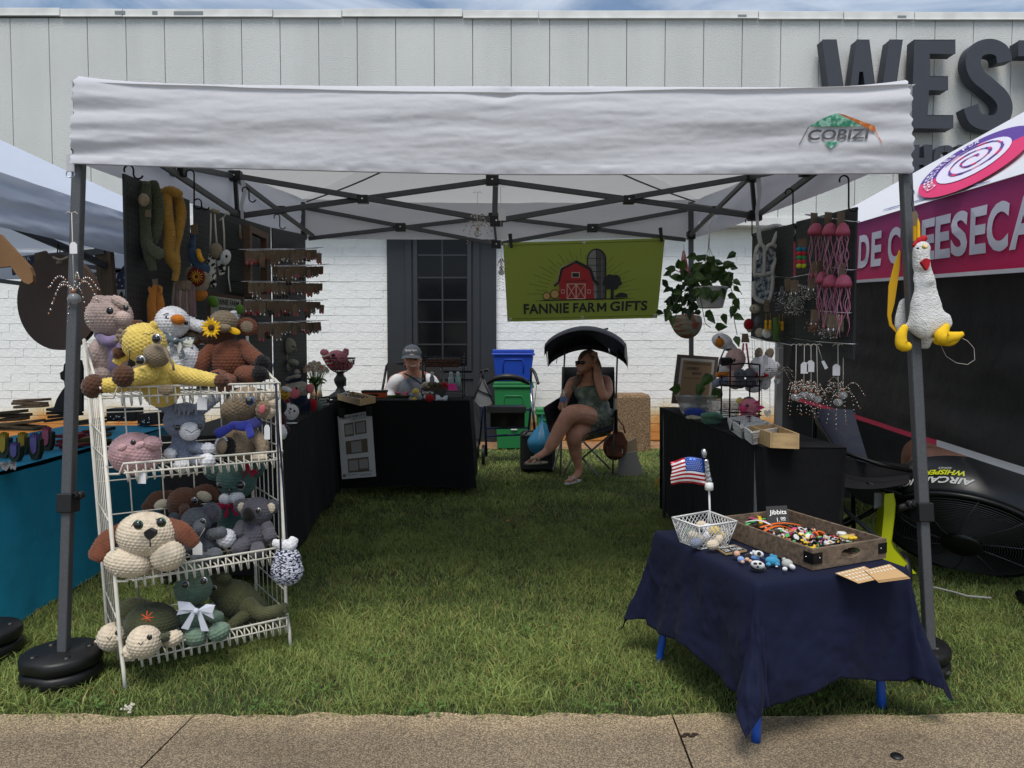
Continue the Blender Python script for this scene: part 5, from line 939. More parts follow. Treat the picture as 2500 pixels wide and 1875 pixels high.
t = Toy('crochet_sock_cow', 'cream crochet cow in navy patterned beanie with big pink muzzle and ears', 'stuffed toy', 728, 985, 4.5, 'crochet toys on the back tables', .012)
t.e('head', 727, 950, 28, 20, OFF); t.e('hat', 719, 925, 20, 14, Y['nvy'], -.0, -15); t.e('hat_band', 716, 922, 18, 6, OFF, -.02, -15); t.e('muzzle', 718, 960, 14, 14, mat('ear_pink', (0, 0, 0)), -.08, rd=6, st=0); t.e('ear', 757, 949, 10, 12, mat('ear_pink', (0, 0, 0)), -.03, rd=5, st=0); t.e('ear', 704, 945, 7, 7, yarn('bee_yellow', (206, 160, 40))); t.eye(724, 948, 3, -.09); t.e('body', 730, 975, 20, 16, Y['nvy']); t.e('topknot', 725, 910, 6, 7, OFF)
t = Toy('crochet_bee', 'yellow crochet bee with a smile and white wing on the left table', 'stuffed toy', 692, 985, 4.3, 'crochet toys on the back tables', .012); t.e('body', 692, 961, 14, 15, yarn('bee_yellow', (0, 0, 0))); t.e('wing', 700, 950, 12, 5, Y['wht'], -.05, 20); t.line('smile', [(687, 965), (694, 970), (702, 966)], 1, -.05); t.eye(688, 957, 2, -.045); t.eye(699, 958, 2, -.045); t.e('tail', 696, 978, 10, 8, Y['red'], .02)
t = Toy('crochet_cat', 'white round crochet cat with black whiskers at the left table edge', 'stuffed toy', 710, 1024, 4.0, 'crochet toys on the back tables', .012); t.e('body', 711, 1006, 17, 18, yarn('cat_white', (196, 194, 196))); t.c('ear', [(706, 992, 0), (704, 986, 0)], [5, 3], yarn('cat_white', (0, 0, 0))); t.c('ear', [(720, 995, 0), (725, 1000, 0)], [4, 3], yarn('cat_white', (0, 0, 0))); t.eye(709, 998, 3, -.04); t.eye(719, 1003, 3, -.04); t.line('whisker', [(703, 1002), (709, 1006)], .8, -.045); t.line('whisker', [(705, 1010), (710, 1007)], .8, -.045)
t = Toy('crochet_caterpillar', 'crochet caterpillar of teal, navy and red balls on the left table', 'stuffed toy', 755, 1000, 4.6, 'crochet toys on the back tables', .012)
for px, py, r_, m in ((722, 990, 17, Y['teal']), (738, 992, 16, Y['nvy']), (752, 990, 15, Y['nvy']), (763, 989, 15, Y['red']), (775, 990, 12, Y['teal'])): t.e('segment', px, py, r_, r_, m, (px - 722) * .001)
t = Toy('crochet_octopus', 'dark maroon and black crochet toys bundled behind the rack', 'stuffed toy', 680, 1030, 3.7, 'crochet toys on the back tables', .012); t.e('body', 682, 1025, 16, 20, yarn('maroon', (62, 32, 38))); t.e('head', 684, 992, 15, 18, Y['blk']); t.c('arm', [(690, 1040, 0), (700, 1050, -.03)], [8, 7], yarn('maroon', (0, 0, 0)))
t = Item('white_knot_keyring', 'white yarn loops hanging at the left table corner near the rack', 'yarn keyring', 686, 1062, 3.4, None, .008)
for k in range(4): t.c('loop', [(678 + k * 4, 1040, 0), (680 + k * 5, 1055, -.01), (677 + k * 5, 1068, 0)], [3, 5, 4], Y['wht'])
t = Item('flat_white_card', 'small white card lying on the left black table', 'card', 711, 1035, 3.9); b = MB(); c0 = WZ(711, 1033, .725); b.bx(c0.x - .03, c0.x + .03, c0.y - .02, c0.y + .02, .724, .727); t._b('card', b, TAGP)
t = Item('flower_vase', 'clear glass vase of white and pink daisies on the black table corner', 'vase of flowers', 772, 978, 5.15)
c0 = W(772, 978, 5.15); c0.z = .735; b = MB(); b.lathe(c0, [(.0, .0), (.05, .0), (.055, .01), (.045, .06), (.036, .12), (.05, .18), (.055, .19), (.048, .18), (.032, .12), (.04, .05), (.0, .012)], 20); t._b('glass', b, mat('glass', (225, 235, 230), .03, trans=1, ior=1.3, alpha=.7))
b = MB(); tips = []
for k in range(34):
 a = k * 2.4; r1 = .09 * math.sqrt((k + .5) / 34); tp = c0 + Vector((r1 * math.cos(a), r1 * math.sin(a) * .8, .235 + .06 * (1 - (r1 / .09) ** 2) + random.uniform(-.01, .012))); tips.append(tp)
 b.tube([c0 + Vector((-.01 * math.cos(a), -.01 * math.sin(a), .02)), c0 + Vector((.012 * math.cos(a), .012 * math.sin(a), .13)), tp], .002, 4)
 if k % 2: lf = c0 + Vector((r1 * .7 * math.cos(a + 1), r1 * .6 * math.sin(a + 1), .16 + .03 * random.random())); b.ell(lf, (.006, .004, .022), a, 0, 6, 5)
t._b('stems', b, mat('stem_green', (70, 104, 46), .7))
PW, PP, YC = mat('petal_white', (216, 214, 206), .8), mat('petal_pink', (214, 160, 160), .8), mat('daisy_yellow', (216, 168, 54), .8)
for k, tp in enumerate(tips):
 b = MB(); n = 10
 for j in range(n): a = j * 2 * PI / n; u = Vector((math.cos(a), -.25, math.sin(a))); v = Vector((-math.sin(a), 0, math.cos(a))) * .0035; b.add([tuple(tp + u * .003 - v), tuple(tp + u * .016 - v), tuple(tp + u * .018), tuple(tp + u * .016 + v), tuple(tp + u * .003 + v)], [(0, 1, 2, 3, 4)])
 b.ell(tp + Vector((0, -.004, 0)), (.0055, .004, .0055), 0, 1, 8, 5); t._b('daisy', b, [PP if k % 3 == 0 else PW, YC])
t = Item('pedestal_bowl', 'black scrolled wire bowl on a turned wooden pedestal on the back table', 'pedestal bowl', 831, 985, 5.8); c0 = W(831, 985, 5.8); c0.z = .74; b = MB()
b.lathe(c0, [(0, 0), (.09, 0), (.085, .03), (.04, .06), (.025, .09), (.045, .13), (.05, .155), (.03, .185), (.025, .2), (.045, .215), (0, .22)], 22); t._b('pedestal', b, mat('black_painted_wood', (30, 30, 32), .5)); b = MB(); R0 = S(37, 5.8)
for rr, z in ((R0, .325), (R0 * .98, .318), (.05, .215)): b.tube([c0 + Vector((rr * math.cos(a), rr * math.sin(a), z)) for a in np.linspace(0, 2 * PI, 29)[:-1]], .003, 5, closed=True)
for k in range(18):
 a = k * 2 * PI / 18; b.tube([c0 + Vector((r_ * math.cos(a + w), r_ * math.sin(a + w), z)) for r_, z, w in ((.045, .215, 0), (.08, .235, .1), (R0 * .85, .27, -.05), (R0, .32, 0))], .0022, 5)
 b.tube([c0 + Vector((R0 * (.93 + .0) * math.cos(a + .17 + .1 * math.cos(s_)), R0 * .93 * math.sin(a + .17 + .1 * math.cos(s_)), .29 + .018 * math.sin(s_))) for s_ in np.linspace(0, 2 * PI, 9)[:-1]], .0018, 4, closed=True)
t._b('wire_bowl', b, BLACKM)
PG = yarn('pig_pink', (170, 104, 114))
t = Toy('crochet_pig', 'rosy crochet pig with striped scarf sitting in the black pedestal bowl', 'stuffed toy', 821, 905, 5.78, 'crochet toys on the back tables', .013); t.e('head', 822, 880, 27, 24, PG); t.e('snout', 835, 873, 12, 12, PG, -.09, rd=6); t.c('ear', [(843, 862, 0), (845, 856, 0)], [8, 6], PG); t.c('ear', [(793, 862, 0), (789, 860, 0)], [9, 7], PG); t.eye(813, 866, 5, -.08); t.eye(839, 862, 4, -.07); t.line('nostril', [(833, 872), (833, 876)], 1.4, -.14); t.line('nostril', [(838, 872), (838, 876)], 1.4, -.14); t.e('body', 835, 892, 26, 12, PG)
for k in range(6): t.c('stripe', [(788 + k * 2.4, 872 + k * 4, -.05), (802 + k * 2.2, 868 + k * 4.4, -.07)], [3, 3], Y['red'] if k % 2 else OFF, st=0)
t = Item('water_bottle', 'clear water bottle behind the pedestal bowl on the back table', 'water bottle', 838, 975, 6.0); c0 = W(836, 975, 6.0); c0.z = .742; b = MB(); b.lathe(c0, [(0, 0), (.03, 0), (.032, .05), (.03, .12), (.032, .16), (.014, .19), (.014, .205), (0, .206)], 18); t._b('bottle', b, CLEAR); b = MB(); b.lathe(c0, [(.0325, .09), (.0335, .092), (.0335, .14), (.0325, .142)], 18); t._b('label', b, mat('label_blue', (90, 110, 150), .5)); b = MB(); b.lathe(c0, [(.0, .215), (.016, .215), (.016, .2), (.0, .2)], 14); t._b('cap', b, WHITEP)
def tray(label, P, h, th, m, floor=True, name='wooden_tray'):     # P: 4 ground corners in order, at z of the table
 t = thing(name, label, 'tray', tuple(P[0])); 
 for i in range(4):
  a, e = P[i], P[(i + 1) % 4]; n = (e - a).normalized().cross(Vector((0, 0, 1))) * -1; c = (P[0] + P[2]) / 2
  if n.dot(c - a) < 0: n = -n
  ed = (e - a).normalized() * th; ii = 1 if i % 2 else 0; a2, e2 = (a + ed * 1.02, e - ed * 1.02) if ii else (a, e)
  b = MB(); b.prism([a2, e2, e2 + n * th, a2 + n * th], (0, 0, h)); b.build('side_board', m, t, bevel=.0015)
 b = MB(); c = (P[0] + P[2]) / 2; b.prism([p.lerp(c, .04) + Vector((0, 0, .002)) for p in P], (0, 0, .004)); b.build('bottom_board', m, t); return t
z = .743; a, c_ = WZ(825, 975, z), WZ(878, 990, z); P = [WZ(824, 976, z), WZ(879, 991, z), WZ(917, 983, z), WZ(862, 969, z)]
t = tray('small light wood tray of dark crystals with a chalk sign on the back table', P, .045, .008, WOODL)
b = MB()
for k in range(60): u, v = random.uniform(.12, .88), random.uniform(.12, .88); p = P[0] * (1 - u) * (1 - v) + P[1] * u * (1 - v) + P[3] * (1 - u) * v + P[2] * u * v; b.ell(p + Vector((0, 0, .022 + .01 * random.random())), (.01, .007, .006), random.random() * 3, 0, 5, 4)
stuff(tag(b.build('crystal_heap', mat('crystal_brown', (80, 66, 54), .3)), 'heap of small dark crystals in the light wood tray', 'crystals'))
t = Item('tool_case', 'black and orange zip case lying on the back table', 'case', 915, 972, 5.95); p = WZ(915, 970, .742); b = MB(); b.obx(p + Vector((0, 0, .022)), (.095, 0, 0), (0, .05, 0), (0, 0, .022)); t._b('base', b, mat('case_orange', (180, 74, 30), .5)); b = MB(); b.obx(p + Vector((0, 0, .05)), (.1, 0, 0), (0, .053, 0), (0, 0, .009)); t._b('lid', b, BLACKP); b = MB(); b.obx(p + Vector((0, -.052, .022)), (.04, 0, 0), (0, .003, 0), (0, 0, .008)); t._b('latch', b, BLACKP)
t = Item('flower_bundle', 'bundle of pink crochet flowers with green stems lying on the back table', 'crochet flowers', 975, 968, 5.9)
for k in range(9): y0 = 966 + (k % 3) * 2; t.c('stem', [(945 + k * 3, y0, .03 * (k % 3)), (1000, y0 - 1, .02 * k), (1020, y0 - 2, .02 * k)], [1.4, 1.4, 1.4], mat('stem_green', (0, 0, 0)), st=0, n=6)
for k in range(10): t.e('blossom', 970 + (k * 17) % 50, 960 + (k * 5) % 7, 7, 4, mat('pink_yarn_flat', (168, 96, 110), .9), .01 * k, rd=5, st=0)
t = Toy('crochet_chicks', 'yellow and grey crochet posy leaning by the chalk sign', 'stuffed toy', 1017, 975, 5.66, None, .010)
for px, py, r_, m in ((1015, 956, 8, Y['yel']), (1008, 965, 7, yarn('posy_grey', (130, 140, 160))), (1021, 964, 7, Y['oat']), (1012, 974, 7, Y['yel']), (1025, 971, 7, yarn('posy_grey', (0, 0, 0))), (1004, 974, 5, Y['oat'])): t.e('bloom', px, py, r_, r_ * .9, m)
t = Toy('crochet_apple', 'dark red crochet scrunchie ball in front of the chalk sign', 'scrunchie', 1049, 982, 5.62, None, .011); t.e('body', 1049, 973, 11, 10, Y['red']); t.c('stem', [(1049, 963, 0), (1050, 959, 0)], [2, 2], Y['grn'])
t = Toy('fabric_bow', 'white gauze bow scrunchie at the front of the back table', 'scrunchie', 1078, 982, 5.62, None, 0); t.bow(1078, 974, 15, 20, 0, RIB, 5, 0); t.bow(1070, 978, 10, 12, .01, RIB, -30, 0)
t = Item('wire_stand', 'black two-tier wire stand with bundled keyrings on top on the back table', 'wire stand', 1077, 973, 5.9); x0, x1 = W(1026, 0, 5.75).x, W(1127, 0, 5.75).x; b = MB()
for x in (x0, x1):
 for y in (5.75, 5.95): b.tube([(x, y, .742), (x, y, 1.10)], .004, 6)
for z0 in (1.03, 1.05, 1.075, .80, .775): b.tube([(x0, 5.75, z0), (x1, 5.75, z0), (x1, 5.95, z0), (x0, 5.95, z0)], .0025, 5, closed=True)
for k in range(1, 16): x = x0 + (x1 - x0) * k / 16; b.tube([(x, 5.75, 1.075), (x, 5.75, 1.03), (x, 5.95, 1.03), (x, 5.95, 1.075)], .0015, 4); b.tube([(x, 5.75, .80), (x, 5.75, .775), (x, 5.95, .775)], .0015, 4)
t._b('frame', b, BLACKM)
t = Item('keyring_bundle', 'row of brown fabric keyrings with chrome clasps on top of the wire stand', 'keyrings', 1080, 880, 5.8)
for k in range(13): x = 1042 + k * 6.2; t.c('strap', [(x, 892, 0), (x + 3, 884, 0), (x + 6, 878, 0)], [5, 6, 4], mat('brown_fabric', (92, 64, 54), .9, var=.3, vs=40), st=0, flat=.5, n=8); t.tubes('clasp', [[(x + 6, 879), (x + 8, 873), (x + 4, 876)]], .0022, CHROME)
for i, (px, lb, col) in enumerate(((1101, 'pale spray bottle behind the pink hat', (150, 170, 172)), (1118, 'teal spray bottle right of the pink hat on the wire stand', (130, 172, 170)), (1055, 'grey spray bottle behind the fabric tray on the wire stand', (120, 126, 130)))):
 t = Item('spray_bottle', lb, 'bottle', px, 960, 5.85); c0 = W(px, 960, 5.85); c0.z = .805; b = MB(); b.lathe(c0, [(0, 0), (.02, 0), (.02, .1), (.012, .115), (.012, .13)], 14); t._b('body', b, mat('bottle_%d' % i, col, .3)); b = MB(); b.lathe(c0, [(0.013, .118), (.014, .14), (.01, .148), (0, .15)], 12); t._b('cap', b, mat('cap_pale', (180, 186, 188), .4))
t = Item('tiny_hat', 'small hot pink crochet hat on the wire stand', 'hat', 1104, 950, 5.72); c0 = W(1104, 951, 5.72); b = MB(); b.lathe(c0, [(0, .045), (.028, .045), (.033, .04), (.036, .006), (.052, .0), (.053, -.004)], 18); t._b('hat', b, mat('hat_pink', (190, 50, 120), .9, bump=.5, bs=200))
t = Item('fabric_tray', 'low dark tray of folded scrunchies on the wire stand', 'tray', 1060, 955, 5.74)
for k, (px, m) in enumerate(((1038, Y['oat']), (1050, Y['oli']), (1062, WOODD), (1074, Y['grn']), (1084, Y['red']))): t.c('scrunchie', [(px - 8, 944, .0), (px, 938, 0), (px + 8, 944, 0)], [4, 5, 4], m, st=.009)
b = MB(); b.obx(W(1063, 950, 5.74), (S(32, 5.74), 0, 0), (0, .05, 0), (0, 0, .012)); t._b('tray', b, WOODD)
# ============================================================ rear of the stall: banner, bins, walker
q = Quad(W(1228, 593, TR - .03), W(1623, 581, TR - .03), W(1239, 786, TR - .0), W(1606, 776, TR - .0), wave=lambda u, v: (.018 * math.sin(u * 9 + v * 2) * (.4 + v) + .01 * fbm(u * 6, v * 4, 3)) * min(1, abs((u - .5) / .46)) ** 4 + .02 * math.exp(-u * 9) * v)
q.n = Vector((0, -1, 0)); GB = mat('banner_green', (164, 180, 76), .55, bump=.1, bs=8, transl=.25)
bn = thing('banner', 'olive green fabric banner reading Fannie Farm Gifts with a red barn', 'banner', tuple(W(1420, 786, TR)))
m_ = MB(); m_.qgrid(q, 60, 30, 0, 0, .002); sh = m_.build('banner_cloth', GB, bn)
for pts in ([(0, 0), (1, 0), (1, .03), (0, .03)],): pass
m_ = MB(); 
for a, c in (((.0, .035), (1, .035)), ((.0, .965), (1, .965))):
 for k in range(20): u = k / 20; m_.qline(q, (a[0] + u, a[1]), (a[0] + u + .05, a[1]), .003, .003, 0)
m_.build('seam', mat('seam_green', (82, 92, 28), .8), sh)
def bp(cx, cy):      # position in the enlarged crop -> banner coordinates
 px, py = 1150 + cx / 3.687, 400 + cy / 3.687; l = 1228 + (py - 593) * .057; r = 1623 - (py - 581) * .087; u = (px - l) / (r - l); t_ = 593 - 12 * u; b_ = 786 - 10 * u; return (u, (py - t_) / (b_ - t_))
DK, RD, GYL, GYD, CRM, HAY, LNE = mat('print_dark', (38, 42, 46), .7), mat('print_red', (168, 44, 50), .7), mat('print_silo', (136, 134, 132), .7), mat('print_silo_dark', (84, 84, 84), .7), mat('print_cream', (206, 180, 160), .7), mat('print_hay', (186, 150, 76), .7), mat('print_line', (78, 88, 26), .7)
def BP(mb, pts, off, m): mb.qpoly(q, [bp(*p) for p in pts], off, m)
def BL_(mb, pts, w, off, m):
 for i in range(len(pts) - 1): mb.qline(q, bp(*pts[i]), bp(*pts[i + 1]), w, off, m)
m_ = MB(); M7 = [DK, RD, GYL, GYD, CRM, HAY, LNE]
for k in range(30):
 a = PI * (k + .5) / 30; r0, r1 = 250, 380 + 60 * (k % 2); c0 = (1010, 1190); r0 = 330 if 8 < k < 22 else 300
 BL_(m_, [(c0[0] + r0 * math.cos(a) * 1.1, c0[1] - r0 * math.sin(a)), (c0[0] + r1 * math.cos(a) * 1.15, c0[1] - r1 * math.sin(a) * .98)], .0022, .003, 6)
BP(m_, [(555, 1235), (700, 1222), (1100, 1212), (1500, 1205), (1300, 1218), (900, 1226)], .004, 0)
BP(m_, [(1040, 1215), (1040, 870)] + [(1128 - 88 * math.cos(t), 860 - 98 * math.sin(t)) for t in np.linspace(0, PI, 14)] + [(1216, 870), (1216, 1210)], .0045, 0)
BP(m_, [(1052, 1210), (1052, 870)] + [(1122 - 70 * math.cos(t), 862 - 86 * math.sin(t)) for t in np.linspace(0, PI / 2, 8)] + [(1130, 1210)], .0055, 2); BP(m_, [(1130, 1210), (1130, 776)] + [(1126 + 76 * math.cos(t), 862 - 86 * math.sin(t)) for t in np.linspace(PI / 2, 0, 8)] + [(1202, 1210)], .0055, 3)
for y in (850, 912, 968, 1025, 1090, 1150): BL_(m_, [(1050, y), (1205, y)], .005, .0062, 0)
BL_(m_, [(1176, 838), (1176, 1208)], .004, .007, 2)
for k in range(34): BL_(m_, [(1140 + 8 * (k % 2), 800 + k * 12), (1170, 800 + k * 12)], .0012, .0066, 0)
BP(m_, [(792, 1218), (790, 1075), (815, 960), (938, 888), (1062, 955), (1098, 1070), (1104, 1214)], .0085, 1)
BL_(m_, [(745, 1095), (785, 1060), (812, 945), (938, 878), (1070, 945), (1104, 1050), (1145, 1085)], .022, .010, 0); BL_(m_, [(742, 1090), (776, 1058), (802, 938), (930, 876)], .004, .0112, 4)
BP(m_, [(902, 975), (976, 975), (976, 1024), (902, 1024)], .010, 4); BP(m_, [(909, 982), (969, 982), (969, 1018), (909, 1018)], .011, 0)
BL_(m_, [(832, 1056), (1046, 1050)], .004, .010, 0)
for x0 in (862, 945):
 x1 = x0 + 80; BL_(m_, [(x0, 1082), (x1, 1080), (x1, 1212), (x0, 1215), (x0, 1082)], .0065, .011, 4); BL_(m_, [(x0, 1082), (x1, 1212)], .0055, .0118, 4); BL_(m_, [(x1, 1080), (x0, 1214)], .0055, .0124, 4)
for x0 in (812, 1045): BL_(m_, [(x0, 1132), (x0 + 26, 1132), (x0 + 26, 1164), (x0, 1166), (x0, 1132)], .004, .011, 4)
for cx, cy, r_ in ((752, 1172, 44), (678, 1190, 36)):
 cc = lambda k_: [(cx + k_ * math.cos(t), cy + k_ * math.sin(t)) for t in np.linspace(0, 2 * PI, 20)[:-1]]
 BP(m_, cc(r_), .009, 0); BP(m_, cc(r_ * .85), .010, 5); BP(m_, cc(r_ * .5), .011, 4); BP(m_, cc(r_ * .34), .012, 5)
tr = [(1268 + (84 + 8 * math.sin(t * 7)) * math.cos(t), 1062 + (68 + 7 * math.sin(t * 6 + 1)) * math.sin(t)) for t in np.linspace(0, 2 * PI, 40)[:-1]]; BP(m_, tr, .0085, 0); BP(m_, [(1256, 1115), (1282, 1115), (1284, 1212), (1252, 1212)], .0088, 0)
BP(m_, [(1296, 1204)] + [(1354 + (58 + 6 * math.sin(t * 6)) * math.cos(t), 1200 + 42 * math.sin(t)) for t in np.linspace(PI, 2 * PI, 16)], .0085, 0)
m_.build('barn_print', M7, sh)
def bt_(cx0, cy0, cx1, cy1): a, c = bp(cx0, cy0), bp(cx1, cy1); return (a[0], a[1], c[0], c[1])
m_ = MB()
for w_, b_ in (('FANNIE', (472, 1262, 880, 1342)), ('GIFTS', (1252, 1238, 1584, 1318))): m_.qtext(q, w_, bt_(*b_), .004, 0, .028, 0, 1.04)
m_.qtext(q, 'FAR', bt_(918, 1252, 1118, 1333), .004, 0, .028, 0, 1.04); BP(m_, [(1132, 1331), (1132, 1251), (1152, 1251), (1174, 1290), (1196, 1250), (1216, 1249), (1216, 1329), (1198, 1329), (1198, 1284), (1174, 1320), (1150, 1286), (1150, 1331)], .004, 0)
m_.build('lettering', DK, sh)
m_ = MB()
for u, v in ((.02, .03), (.5, .03), (.98, .03), (.02, .97), (.5, .97), (.98, .97)): m_.lathe(q.at(u, v, .002), [(.006, 0), (.009, .002), (.011, 0)], 12, axis=(0, -1, 0))
m_.build('grommets', CHROME, sh)
for px, py, lb in ((1246, 588, 'left'), (1613, 573, 'right')):
 b = MB(); a, c = W(px - 2, py - 17, TR - .06), W(px + 3, py + 17, TR - .075); b.bar(a, c, .014, .02); b.bar(a + Vector((.012, 0, 0)), c + Vector((.002, 0, 0)), .008, .02); tag(b.build('clip', BLACKP, bevel=.002), 'black plastic clip gripping the %s top corner of the green banner' % lb, 'clip')
def bin_(name, label, px0, px1, py0, py1, d, m, dep, zb=None):
 a, c = W(px0, py0, d), W(px1, py1, d); x0, x1, zt = a.x, c.x, a.z; zb = c.z if zb is None else zb; h = zt - zb
 r = thing(name, label, 'storage bin', ((x0 + x1) / 2, d + dep / 2, zb), 'stacked plastic storage bins'); b = MB(); e = .018
 def lv(z, k): return [(x0 + k, d + k, z), (x1 - k, d + k, z), (x1 - k, d + dep - k, z), (x0 + k, d + dep - k, z)]
 vs = lv(zb, .045) + lv(zt - .07, .012); b.add(vs, [(0, 1, 5, 4), (1, 2, 6, 5), (2, 3, 7, 6), (3, 0, 4, 7), (3, 2, 1, 0), (4, 5, 6, 7)]); b.build('tub', m, r, bevel=.012)
 b = MB(); b.bx(x0 - .004, x1 + .004, d - .006, d + dep + .006, zt - .069, zt - .04); b.bx(x0 + .005, x1 - .005, d + .003, d + dep - .003, zt - .039, zt); b.build('lid', m, r, bevel=.008)
 w = x1 - x0; xm = (x0 + x1) / 2; b = MB(); zz = zt - .07 - h * .12
 pth = [(xm - w * .24, zz - h * .42), (xm - w * .24, zz - .03), (xm - w * .2, zz), (xm + w * .2, zz), (xm + w * .24, zz - .03), (xm + w * .24, zz - h * .42)]
 yy = lambda z_: d + .012 + .033 * (zt - .07 - z_) / (h - .07)
 b.tube([(x, yy(z_) - .002, z_) for x, z_ in pth], .008, 6); b.build('handle_rib', m, r); return r
BLU, GRB = mat('bin_blue', (32, 72, 176), .4), mat('bin_green', (36, 118, 66), .45)
bin_('storage_bin', 'green storage bin under the blue bin behind the walker', 1204, 1303, 932, 1085, 8.2, GRB, .42, 0.01)
bin_('storage_bin', 'blue lidded storage bin stacked on the green bin', 1201, 1305, 853, 931, 8.18, BLU, .42)
bin_('storage_bin', 'small green bin on the ground left of the canopy chair', 1308, 1345, 998, 1085, 8.0, GRB, .3, 0.01)
b = MB(); p = W(1255, 1047, 8.17); b.bx(p.x - .035, p.x + .035, 8.214, 8.216, p.z - .018, p.z + .018); tag(b.build('bin_sticker', TAGP), 'small white sticker on the green bin', 'sticker')
d = 7.25; t = Item('walker', 'navy rollator walker with black seat and curved backrest beside the bins', 'walker', 1235, 1130, d); NV = mat('navy_enamel', (38, 48, 84), .3, .4)
t.tubes('front_leg', [[(1178, 935, 0), (1183, 1000, -.04), (1188, 1115, -.08)]], .014, NV); t.tubes('front_leg', [[(1296, 935, 0), (1301, 1000, -.04), (1306, 1060, -.08)]], .014, NV)
t.tubes('rear_leg', [[(1178, 995, .05), (1174, 1050, .2), (1170, 1085, .3)]], .012, NV); t.tubes('rear_leg', [[(1296, 995, .05), (1290, 1050, .2), (1286, 1090, .3)]], .012, NV)
t.tubes('cross_bar', [[(1184, 1065), (1300, 1060)], [(1178, 1002, .05), (1298, 1000, .05)], [(1183, 1046, .1), (1290, 1044, .1)]], .010, NV)
b = MB(); b.obx(W(1237, 998, d + .0), (S(47, d), 0, 0), (0, .14, 0), (0, 0, S(7, d))); t._b('seat', b, BLACKP); t.c('backrest', [(1190, 936, .02), (1210, 924, -.02), (1240, 920, -.04), (1270, 925, -.02), (1290, 936, .02)], [4, 7, 8, 7, 4], BLACKP, st=0)
b = MB(); b.grid(lambda u, v: W(1197 + 84 * u, 1005 + 38 * v, d - .12 + .06 * v) + Vector((0, .02 * math.sin(u * 12) * v, 0)), 16, 6); t._b('basket', b, mat('nylon_black', (20, 20, 22), .5, bump=.4, bs=20))
t.tubes('handle_post', [[(1180, 935, 0), (1178, 915, 0), (1182, 902, -.0)], [(1296, 935, 0), (1297, 912, 0), (1295, 900, 0)]], .012, BLACKP); t.c('grip', [(1174, 906, 0), (1190, 903, -.02)], [4, 4], BLACKP, st=0, n=8); t.c('grip', [(1298, 901, -.02), (1306, 912, -.1), (1314, 936, -.16)], [4, 4, 3.5], BLACKP, st=0, n=8)
t.tubes('brake_cable', [[(1176, 905), (1166, 960), (1160, 1000), (1176, 1040)]], .003, BLACKP); t.tubes('brake_cable', [[(1312, 920), (1308, 960), (1303, 1000)]], .003, BLACKP)
for px, py, dd in ((1180, 1112, -.1), (1304, 1075, -.1), (1166, 1085, .3)):
 b = MB(); p = W(px, py, d + dd); p.z = .10; b.tube([p + Vector((0, .085 * math.cos(a), .085 * math.sin(a))) for a in np.linspace(0, 2 * PI, 21)[:-1]], .016, 8, closed=True); wh = t._b('wheel', b, BLACKP); b = MB(); b.lathe(p - Vector((.01, 0, 0)), [(0, 0), (.02, 0), (.02, .02), (0, .02)], 10, axis=(1, 0, 0)); [b.bar(p, p + Vector((0, .075 * math.cos(k * 1.257), .075 * math.sin(k * 1.257))), .012) for k in range(5)]; b.build('hub', STEEL, wh)
t.tubes('silver_tube', [[(1296, 960, -.05), (1300, 1000, -.07), (1303, 1030, -.08)]], .0125, mat('silver_tube', (170, 172, 178), .25, .9))
t = Item('mesh_handbag', 'silver grey pouch bag hanging from the left walker grip', 'bag', 1181, 990, 7.1); SLV = mat('silver_fabric', (118, 120, 122), .5, bump=.6, bs=14, var=.2, vs=8)
t.poly('pouch', [(1176, 924), (1184, 930), (1204, 982), (1196, 990), (1172, 993), (1156, 976)], .06, SLV); t.tubes('trim', [[(1176, 922), (1156, 975)], [(1180, 926), (1205, 985)], [(1165, 950), (1202, 968)]], .006, BLACKP, -.01); t.tubes('strap', [[(1178, 925), (1180, 905)]], .006, BLACKP)
t = Item('grocery_bag', 'light blue tied plastic bag beside the canopy chair', 'plastic bag', 1324, 1110, 6.55)
b = MB(); b.ell(W(1324, 1077, 6.55), (S(36, 6.55), .12, S(36, 6.55)), R(12), 0, 28, 20); v = b.v[0]; c0 = np.array(W(1324, 1077, 6.55)); rel = v - c0; an = np.arctan2(rel[:, 1], rel[:, 0]); v += rel * (.06 * np.sin(an * 9 + rel[:, 2] * 20))[:, None]; k = np.clip(rel[:, 2] / .13, 0, 1); v[:, 0] -= rel[:, 0] * k * .75; v[:, 1] -= rel[:, 1] * k * .75; v[:, 2] += k * .05
t._b('bag', b, mat('blue_plastic_film', (66, 148, 190), .35, alpha=.92, transl=.2)); t.tubes('handles', [[(1323, 1045), (1319, 1030), (1324, 1012), (1328, 1030), (1325, 1045)]], .007, mat('blue_plastic_film', (0, 0, 0)))
b = MB(); t = Item('cooler_bag', 'black soft cooler bag on the grass behind the blue plastic bag', 'bag', 1310, 1150, 6.75); p = W(1312, 1100, 6.75); b.obx(p, (S(42, 6.75), 0, 0), (0, .13, 0), (0, 0, S(48, 6.75))); t._b('body', b, mat('nylon_black', (0, 0, 0))).modifiers.new('b', 'BEVEL').width = .03; t.tubes('strap', [[(1275, 1068, -.14), (1290, 1052, -.15), (1340, 1052, -.15), (1350, 1075, -.14)]], .008, BLACKP); t.tubes('zip', [[(1272, 1062, -.15), (1352, 1060, -.15)]], .004, STEEL)
LEA = mat('brown_leather', (94, 50, 34), .45, bump=.3, bs=50, var=.2, vs=9)
